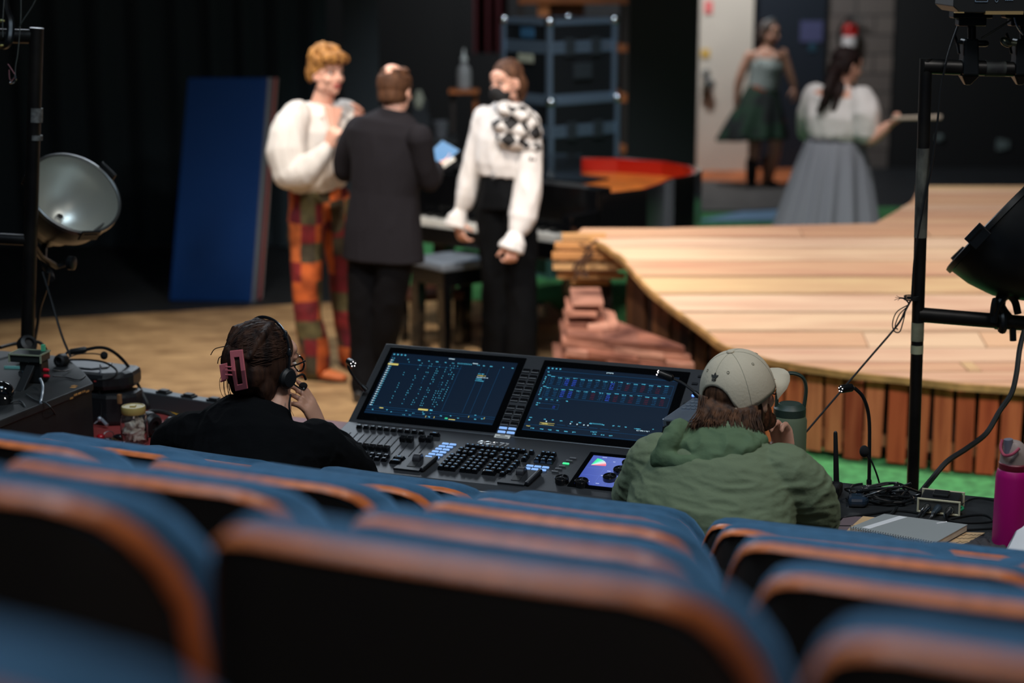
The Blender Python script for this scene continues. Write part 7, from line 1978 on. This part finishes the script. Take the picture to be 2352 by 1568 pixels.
mb.add(vs, fs); part('clip_frame', mb, PINKC, t, bevel=.0015)
o4 = [(503, 838), (520, 834), (523, 870), (508, 876)]
mb = MB(); q = [at(x, y, 5.005) for x, y in o4]; mb.hexa([a + V((.002, .008, 0)) for a in q], q); mb.tube([at(506, 876, 5.01), at(520, 872, 5.01)], .003, 6); part('clip_jaw', mb, PINKC, t, bevel=.0015)
mb = MB()
for y in (842, 850, 860): mb.tube([at(518, y, 5.0), at(533, y + 1, 4.992)], .0025, 6)
part('hinge', mb, PINKC, t)
# headset on her
t = thing('worn_headset', 'thin black headset worn over the clipped brown hair', 'headset', tuple(Fq(670, 905, 5.07)))
mb = MB(HF); bp = [(.089, -.002, -.028), (.094, -.004, .02), (.088, -.006, .075), (.062, -.008, .116), (.02, -.010, .136), (-.03, -.010, .134), (-.07, -.008, .105), (-.092, -.004, .045), (-.090, -.002, -.01)]
mb.tube(spline(bp, 7), .0048, 8, flat=.55); part('headband', mb, mat('satin headset', C(30, 33, 37), .25, coat=.4), t, True)
mb = MB(HF)
for a, b2 in ((1, 2), (2, 3)):
    m2 = (V(bp[a]) + V(bp[b2])) / 2; mb.ell(m2 * 1.02, (.007, .006, .014))
part('band_slider', mb, mat('satin headset', (0, 0, 0)), t, True)
mb = MB(HF); mb.lathe((.078, .0, -.028), (1, 0, 0), [(.024, 0), (.031, .004), (.031, .014), (.024, .022), (.01, .024)], 22); part('ear_cup', mb, RUBBER, t, True)
mb = MB(HF); mb.tube(spline([(.094, .01, -.04), (.092, .05, -.062), (.07, .09, -.072), (.045, .112, -.07)], 6), .0024, 6); part('mic_boom', mb, RUBBER, t, True)
mb = MB(HF); mb.ell((.04, .118, -.069), (.012, .014, .011)); mb.tube(spline([(.085, .03, -.03), (.088, .062, -.022), (.082, .082, -.04)], 5), .0035, 6); part('mic_foam', mb, mat('foam', (0, 0, 0)), t, True)
mb = MB(); mb.tube(spline([Fq(668, 905, 5.05), Fq(664, 930, 5.04), Fq(668, 955, 5.04), Fq(674, 975, 5.05)], 6), .0026, 6); part('headset_lead', mb, RUBBER, t, True)
# glasses
GL = mat('tortoise frame', C(30, 20, 16), .15, coat=.6)
t = thing('eyeglasses', 'dark thick framed eyeglasses worn by the person in black', 'glasses', tuple(HF @ V((0, .11, -.01))))
mb = MB(HF)
for s_ in (-1, 1):
    ring = [(s_ * (.034 + .026 * cos(a) * (1 if abs(cos(a)) < .8 else .97)), .108 - .012 * abs(.034 + .026 * cos(a)) / .06, -.002 + .022 * sin(a)) for a in np.linspace(0, 2 * pi, 22)]
    mb.tube(ring, .0032, 7)
    mb.tube([(s_ * .060, .098, .010), (s_ * .079, .05, .008), (s_ * .083, -.002, .002)], .0028, 6)
mb.tube([(-.009, .110, .002), (.009, .110, .002)], .003, 6); part('glasses_frame', mb, GL, t, True)
mb = MB(HF)
for s_ in (-1, 1): mb.lathe((s_ * .034, .100, -.002), (s_ * .12, 1, 0), [(.022, 0), (.022, .0012)], 20)
part('lens', mb, mat('lens glass', (1, 1, 1), .02, trans=1.0), t)
mb = MB(HF); mb.lathe((.083, -.004, -.045), (1, 0, 0), [(.0035, 0), (.0035, .004), (.001, .005)], 10); part('earring', mb, CHROME, p, True)

# ------------------------------------------------------------------ 7 man in cap and green hoodie
GRN = mat('green hoodie cloth', C(108, 120, 94), .82, spec=.2, bump=.2, bscale=70, sheen=.15)
Gq = lambda x, y, Yd=4.70: at(x, y, Yd)
p = person('person', 'person in green hoodie and beige cap leaning on the table beside the desk', (Gq(1650, 1100).x, 4.62, 0))
sd = V((.90, -.43, 0)); fd = V((.43, .90, 0))
hf = V((.67, .73, .12)); hc_ = Gq(1702, 908, 4.80); HF = hframe(hc_, hf, (-.10, .0, 1))
sL, sR = Gq(1512, 1066, 4.72), Gq(1796, 1096, 4.60)
eR = Gq(1868, 1196, 4.62); wR = Gq(1806, 1052, 4.90); eL = uvz(1.03, -.28, TZ + .06); wL = uvz(1.20, -.17, TZ + .05)
mb = MB(); head_vol(mb, HF, 1.0)
limb(mb, [hc_ + V((-.02, -.03, -.05)), Gq(1690, 1000, 4.76), Gq(1668, 1040, 4.70)], [.056, .058, .066])
pz = Gq(1610, 1250, 4.40)
mb.loft([(Gq(1668, 1015, 4.70), .08, .07), (Gq(1650, 1050, 4.68), .18, .10), (Gq(1640, 1130, 4.62), .19, .12), (V((pz.x, 4.56, .64)), .17, .12), (V((pz.x, 4.56, .52)), .17, .13)], sd)
limb(mb, [sR, eR], [.052, .045]); limb(mb, [eR, wR], [.045, .027]); limb(mb, [sL, eL, wL], [.052, .045, .028])
lap = V((pz.x + .02, 4.57, .52))
for s_ in (-1, 1):
    h_ = lap + sd * .10 * s_; k_ = h_ + fd * .40 + V((0, 0, .02)); limb(mb, [h_, k_, V((k_.x, k_.y, .09)) - fd * .03], [.09, .065, .04])
hand_vol(mb, wR, Gq(1786, 950, 4.90) - wR, Gq(1745, 985, 4.87) - Gq(1795, 990, 4.93), -1, .55, 1.02, spread=.13, thumb=.8, fcurl=[.70, .80, .85, .85])
hand_vol(mb, wL, KX, (0, 0, -1), -1, .4, 1.0)
blob('body', mb, SKIN, p, .0038, 2)
face_parts(HF, p)
HB2 = hairmat('chestnut hair', C(98, 66, 46), C(46, 31, 24))
mb = MB(HF); mb.ell((0, -.034, .03), (.075, .090, .07), n=22, m=14)
mb.ell((0, -.075, -.03), (.072, .042, .055)); random.seed(9)
for i in range(22):
    f = i / 21; x = -.078 + .150 * f; y = -.108 + .05 * abs(f - .5)
    fl_ = random.uniform(.0, .03)
    mb.tube([(x * .85, -.085, -.03), (x, y, -.07), (x * 1.15 - .012, y - fl_, -.105 - random.uniform(0, .012)), (x * 1.25 - .02, y - fl_ - .008, -.118)], [.016, .015, .010, .004], 7)
for s_ in (-1, 1): mb.ell((s_ * .068, -.035, -.03), (.016, .04, .05))
for i in range(4): mb.tube([(.05 + i * .006, -.06, -.08), (.052 + i * .006, -.075, -.12), (.05 + i * .004, -.08, -.145)], [.012, .010, .003], 7)
o_xf = mb.xf; mb.xf = None
random.seed(12)
for i in range(16):
    f = i / 15; x0_ = 1618 + 108 * f; x1_ = 1588 + 160 * f + random.uniform(-8, 8); y1_ = 978 + 22 * f + random.uniform(-8, 10)
    mb.tube(spline([Gq(x0_, 925, 4.72), Gq(x0_ - 4 + 6 * f, 950, 4.69), Gq((x0_ + x1_) / 2, 968, 4.665), Gq(x1_, y1_, 4.64)], 3), [.018] * 4 + [.015] * 3 + [.010] * 2 + [.004], 7)
mb.xf = o_xf
hr = blob('hair', mb, HB2, p, .0038, 3, (.0014, (70, 70, 14)))
mb = MB(); random.seed(14)
for i in range(150):
    f = random.random(); x0_ = 1606 + 138 * f; y0_ = 905 + 45 * f; x1_ = 1580 + 180 * f + random.uniform(-16, 12); y1_ = 976 + 26 * f + random.uniform(-14, 14)
    dz = random.uniform(-.006, .006)
    mb.tube(spline([Gq(x0_, y0_, 4.716 + dz), Gq(x0_ - 5 + 8 * f, 942, 4.684 + dz), Gq((x0_ + x1_) / 2 - 3, 962, 4.652 + dz), Gq(x1_, y1_, 4.624 + dz)], 3), [.0008] + [.0016] * 7 + [.001, .0005], 5)
st = part('hair_strands', mb, HB2, hr, True, auto=180); st['kind'] = 'stuff'
mb = MB(HF)
for s_ in (-1, 1): mb.ell((s_ * .060, .018, -.058), (.012, .030, .038)); mb.ell((s_ * .044, .05, -.085), (.02, .03, .024))
mb.ell((0, .074, -.098), (.032, .024, .020)); mb.ell((0, .06, -.108), (.04, .03, .014))
blob('beard', mb, hairmat('beard brown', C(92, 58, 40), C(50, 32, 24)), p, .004, 2, (.002, (90, 90, 90)))
# hoodie
mb = MB()
mb.loft([(Gq(1672, 990, 4.74), .080, .075), (Gq(1666, 1010, 4.71), .115, .09), (Gq(1658, 1036, 4.69), .175, .112), (Gq(1648, 1075, 4.67), .212, .135), (Gq(1640, 1120, 4.64), .228, .150), (Gq(1630, 1190, 4.58), .230, .155), (V((pz.x, 4.56, .66)), .220, .150), (V((pz.x, 4.56, .50)), .21, .150)], sd, 30)
limb(mb, [sL, Gq(1488, 1120, 4.76), eL], [.088, .085, .075]); limb(mb, [eL, (eL + wL) / 2, wL], [.075, .062, .05])
limb(mb, [sR, Gq(1848, 1135, 4.60), eR], [.092, .082, .072]); limb(mb, [eR, Gq(1848, 1135, 4.76), Gq(1818, 1092, 4.86)], [.066, .056, .045])
blob('hoodie', mb, GRN, p, .005, 6, (.0036, (9, 9, 34)))
# hood lying on the back
mb = MB()
hp_ = [Gq(1560, 1002, 4.66), Gq(1590, 990, 4.68), Gq(1650, 992, 4.69), Gq(1710, 1004, 4.69), Gq(1745, 1024, 4.66)]
mb.tube(spline(hp_, 6), [.020] * 8 + [.022] * 9 + [.020] * 8, 12, flat=.8)
mb.loft([(Gq(1648, 994, 4.67), .095, .030), (Gq(1640, 1015, 4.63), .125, .040), (Gq(1632, 1040, 4.595), .110, .042), (Gq(1628, 1062, 4.575), .060, .032), (Gq(1626, 1074, 4.565), .02, .02)], sd, 24)
mb.tube(spline([Gq(1520, 1055, 4.62), Gq(1535, 1020, 4.62), Gq(1560, 985, 4.65)], 5), .028, 10, round_=True); mb.tube(spline([Gq(1745, 1008, 4.64), Gq(1705, 1045, 4.58), Gq(1650, 1066, 4.56), Gq(1570, 1062, 4.58), Gq(1522, 1050, 4.61)], 6), .022, 10, round_=True)
blob('hood', mb, mat('green hood cloth', C(90, 110, 82), .82, spec=.2, bump=.2, bscale=70), p, .0045, 5, (.006, (16, 16, 16)))
mb = MB(); mb.tube(spline([Gq(1822, 1040, 4.575), Gq(1806, 1075, 4.555), Gq(1796, 1120, 4.535), Gq(1790, 1170, 4.52)], 5), .0016, 6); part('sleeve_seam', mb, mat('seam thread', C(50, 70, 52), .8), p)
mb = MB(); mb.loft([(lap + V((0, 0, .05)), .21, .15), (lap + V((0, 0, -.05)), .21, .16)], sd)
for s_ in (-1, 1):
    h_ = lap + sd * .10 * s_; k_ = h_ + fd * .40 + V((0, 0, .02)); limb(mb, [h_, k_, V((k_.x, k_.y, .12)) - fd * .03], [.11, .085, .065])
blob('trousers', mb, mat('black denim', (0, 0, 0)), p, .009, 3)
for s_ in (-1, 1):
    k_ = lap + sd * .10 * s_ + fd * .38; mb = MB(); shoe_vol(mb, (k_.x, k_.y, 0), (fd.x, fd.y), 1.05); blob('shoe', mb, RUBBER, p, .009, 2)
# cap
CAPM = mat('beige cap cotton', C(194, 182, 160), .85, bump=.12, bscale=140)
t = thing('baseball_cap', 'beige baseball cap with small dark emblem worn backwards sloping by the person in green', 'cap', tuple(HF @ V((0, 0, .02))))
t['label'] = 'beige baseball cap with small dark three-leaf emblem above its rear opening'
CF = HF @ Matrix.Translation(V((0, -.014, .020))) @ Matrix.Rotation(radians(6), 4, 'X')
rx, ry, rz = .100, .114, .124
vs = []; fs = []; NA, NZ = 48, 16
def cap_pt(a, f, rr=1.0):
    """a: azimuth (0 = front), f: 0 rim .. 1 crown"""
    el = f * pi / 2
    x = sin(a) * cos(el) ** .85 * rx; y = cos(a) * cos(el) ** .85 * ry; z = sin(el) * rz - .012
    if f < .3:
        back = max(0, -cos(a)); z -= (.3 - f) / .3 * .018 * back
    crease = 1 - .012 * abs(cos(a * 3)) ** 20
    return V((x, y, z)) * rr * crease
def rear(a): return max(0.0, 1 - (abs(abs(a) - pi) / .62) ** 2)
for rr in (1.0, .975):
    for i in range(NZ + 1):
        for j in range(NA):
            a = -pi + 2 * pi * (j + .5) / NA
            f0 = .0 + .36 * math.sqrt(rear(a)) ; f = f0 + (1 - f0) * i / NZ
            vs.append(cap_pt(a, min(f, .9999), rr))
n_ = (NZ + 1) * NA
for i in range(NZ):
    for j in range(NA):
        a_, b_ = i * NA + j, i * NA + (j + 1) % NA
        fs.append((a_, b_, b_ + NA, a_ + NA)); fs.append((n_ + a_, n_ + a_ + NA, n_ + b_ + NA, n_ + b_))
for j in range(NA): fs.append((j, n_ + j, n_ + (j + 1) % NA, (j + 1) % NA))
mb = MB(CF); mb.add(vs, fs); part('crown', mb, CAPM, t, True, auto=180)
mb = MB(CF); sp_ = [cap_pt(a, .03, 1.0) + V((0, -.001, 0)) for a in np.linspace(pi - .66, pi + .66, 14)]
mb.tube(sp_, .0125, 8, flat=.16, ref=(0, 0, 1)); part('rear_strap', mb, CAPM, t, True)
mb = MB(CF); q = cap_pt(pi - .52, .03, 1.01); mb.box(q, (.007, .006, .026)); part('strap_slider', mb, mat('dark slider', C(34, 32, 32), .4, .5), t)
mb = MB(CF); rs = []
for th_ in (0.004, -.004):
    pass
br = []
for i in range(13):
    u = -1 + 2 * i / 12; a = u * 1.05
    inn_ = V((sin(a) * rx, cos(a) * ry, -.010)); ex_ = .084 * (1 - u * u) ** .55
    br.append((inn_, inn_ + V((sin(a) * .02 * (1 - abs(u)), ex_, -.010 * 0 - .012 * abs(u) ** 2 - .006))))
vs = []; fs = []
for i, (p0, p1) in enumerate(br):
    dr = V((0, 0, -.012 * (abs(-1 + 2 * i / 12)) ** 2))
    for q in (p0 + dr * .6, p0.lerp(p1, .5) + dr + V((0, 0, .003)), p1 + dr): vs += [q, q + V((0, 0, -.004))]
for i in range(12):
    for k in (0, 2): 
        a_ = i * 6 + k; b_ = (i + 1) * 6 + k; fs += [(a_, b_, b_ + 2, a_ + 2), (a_ + 1, a_ + 3, b_ + 3, b_ + 1)]
    fs += [(i * 6, i * 6 + 1, (i + 1) * 6 + 1, (i + 1) * 6), (i * 6 + 4, (i + 1) * 6 + 4, (i + 1) * 6 + 5, i * 6 + 5)]
fs += [(0, 2, 3, 1), (2, 4, 5, 3), (72, 73, 75, 74), (74, 75, 77, 76)]
mb.add(vs, fs); part('brim', mb, CAPM, t, True, auto=60)
mb = MB(CF); mb.ell((0, 0, rz - .010), (.011, .011, .005)); part('top_button', mb, CAPM, t, True)
mb = MB(CF)
for k in range(6):
    a = k * pi / 3 + .0
    mb.tube([cap_pt(a, f, 1.004) for f in np.linspace(.42 if k == 3 else .06, .97, 12)], .0011, 5)
part('panel_seam', mb, mat('cap seam', C(160, 154, 136), .9), t)
mb = MB(CF)
for k in range(6):
    q = cap_pt(k * pi / 3 + pi / 6, .56, 1.004); x, y, z = basis(q)
    mb.tube([q + (x * cos(a) + y * sin(a)) * .0035 for a in np.linspace(0, 6.28, 12)], .0009, 5)
part('eyelet', mb, mat('eyelet thread', C(138, 132, 116), .9), t)
# small three-leaf emblem above the opening
mb = MB(CF); base_ = cap_pt(pi, .44, 1.006); up_ = (cap_pt(pi, .50, 1.006) - base_).normalized(); rt_ = up_.cross(base_.normalized()).normalized()
nrm = base_.normalized()
def leaf(ang, L_, w_):
    d = up_ * cos(ang) + rt_ * sin(ang); s2 = d.cross(nrm)
    o1 = base_ + up_ * .006
    prof = [(.0, .12), (.3, .8), (.6, 1), (.85, .6), (1, .02)]
    l = [o1 + d * L_ * t_ + s2 * w_ * h_ for t_, h_ in prof] + [o1 + d * L_ * t_ - s2 * w_ * h_ for t_, h_ in prof[::-1]]
    k = len(l); mb.add([q + nrm * .0012 for q in l] + [q - nrm * .001 for q in l], [tuple(range(k)), tuple(range(2 * k - 1, k - 1, -1))] + [(i, (i + 1) % k, k + (i + 1) % k, k + i) for i in range(k)])
leaf(0, .016, .0035); leaf(.85, .015, .0035); leaf(-.85, .015, .0035)
for k in range(2): mb.tube([base_ + rt_ * -.007 + up_ * (.005 - k * .0035) + nrm * .001, base_ + up_ * (.003 - k * .0035) + nrm * .001, base_ + rt_ * .007 + up_ * (.005 - k * .0035) + nrm * .001], .0010, 5)
part('emblem', mb, mat('emblem thread', C(52, 52, 50), .9), t, label='small dark three-leaf emblem')
t = thing('eyeglasses', 'amber edged eyeglasses worn under the beige cap', 'glasses', tuple(HF @ V((0, .11, -.01))))
mb = MB(HF)
for s_ in (-1, 1):
    mb.tube([(s_ * (.034 + .026 * cos(a)), .110 - .012 * abs(.034 + .026 * cos(a)) / .06, -.002 + .022 * sin(a)) for a in np.linspace(0, 2 * pi, 20)], .0026, 6)
    mb.tube([(s_ * .060, .100, .006), (s_ * .079, .05, .006), (s_ * .083, -.002, .002)], .0024, 6)
mb.tube([(-.009, .112, .002), (.009, .112, .002)], .0024, 6); part('glasses_frame', mb, mat('amber frame', C(140, 84, 34), .15, coat=.5), t, True)
stool('black round stool under the person in the green hoodie', V((pz.x, 4.56, .45))); stool('black round stool under the person in black', V((lap.x - .0, 4.9, .43)) if False else V((Fq(575, 1150, 4.90).x, 4.92, .42)))
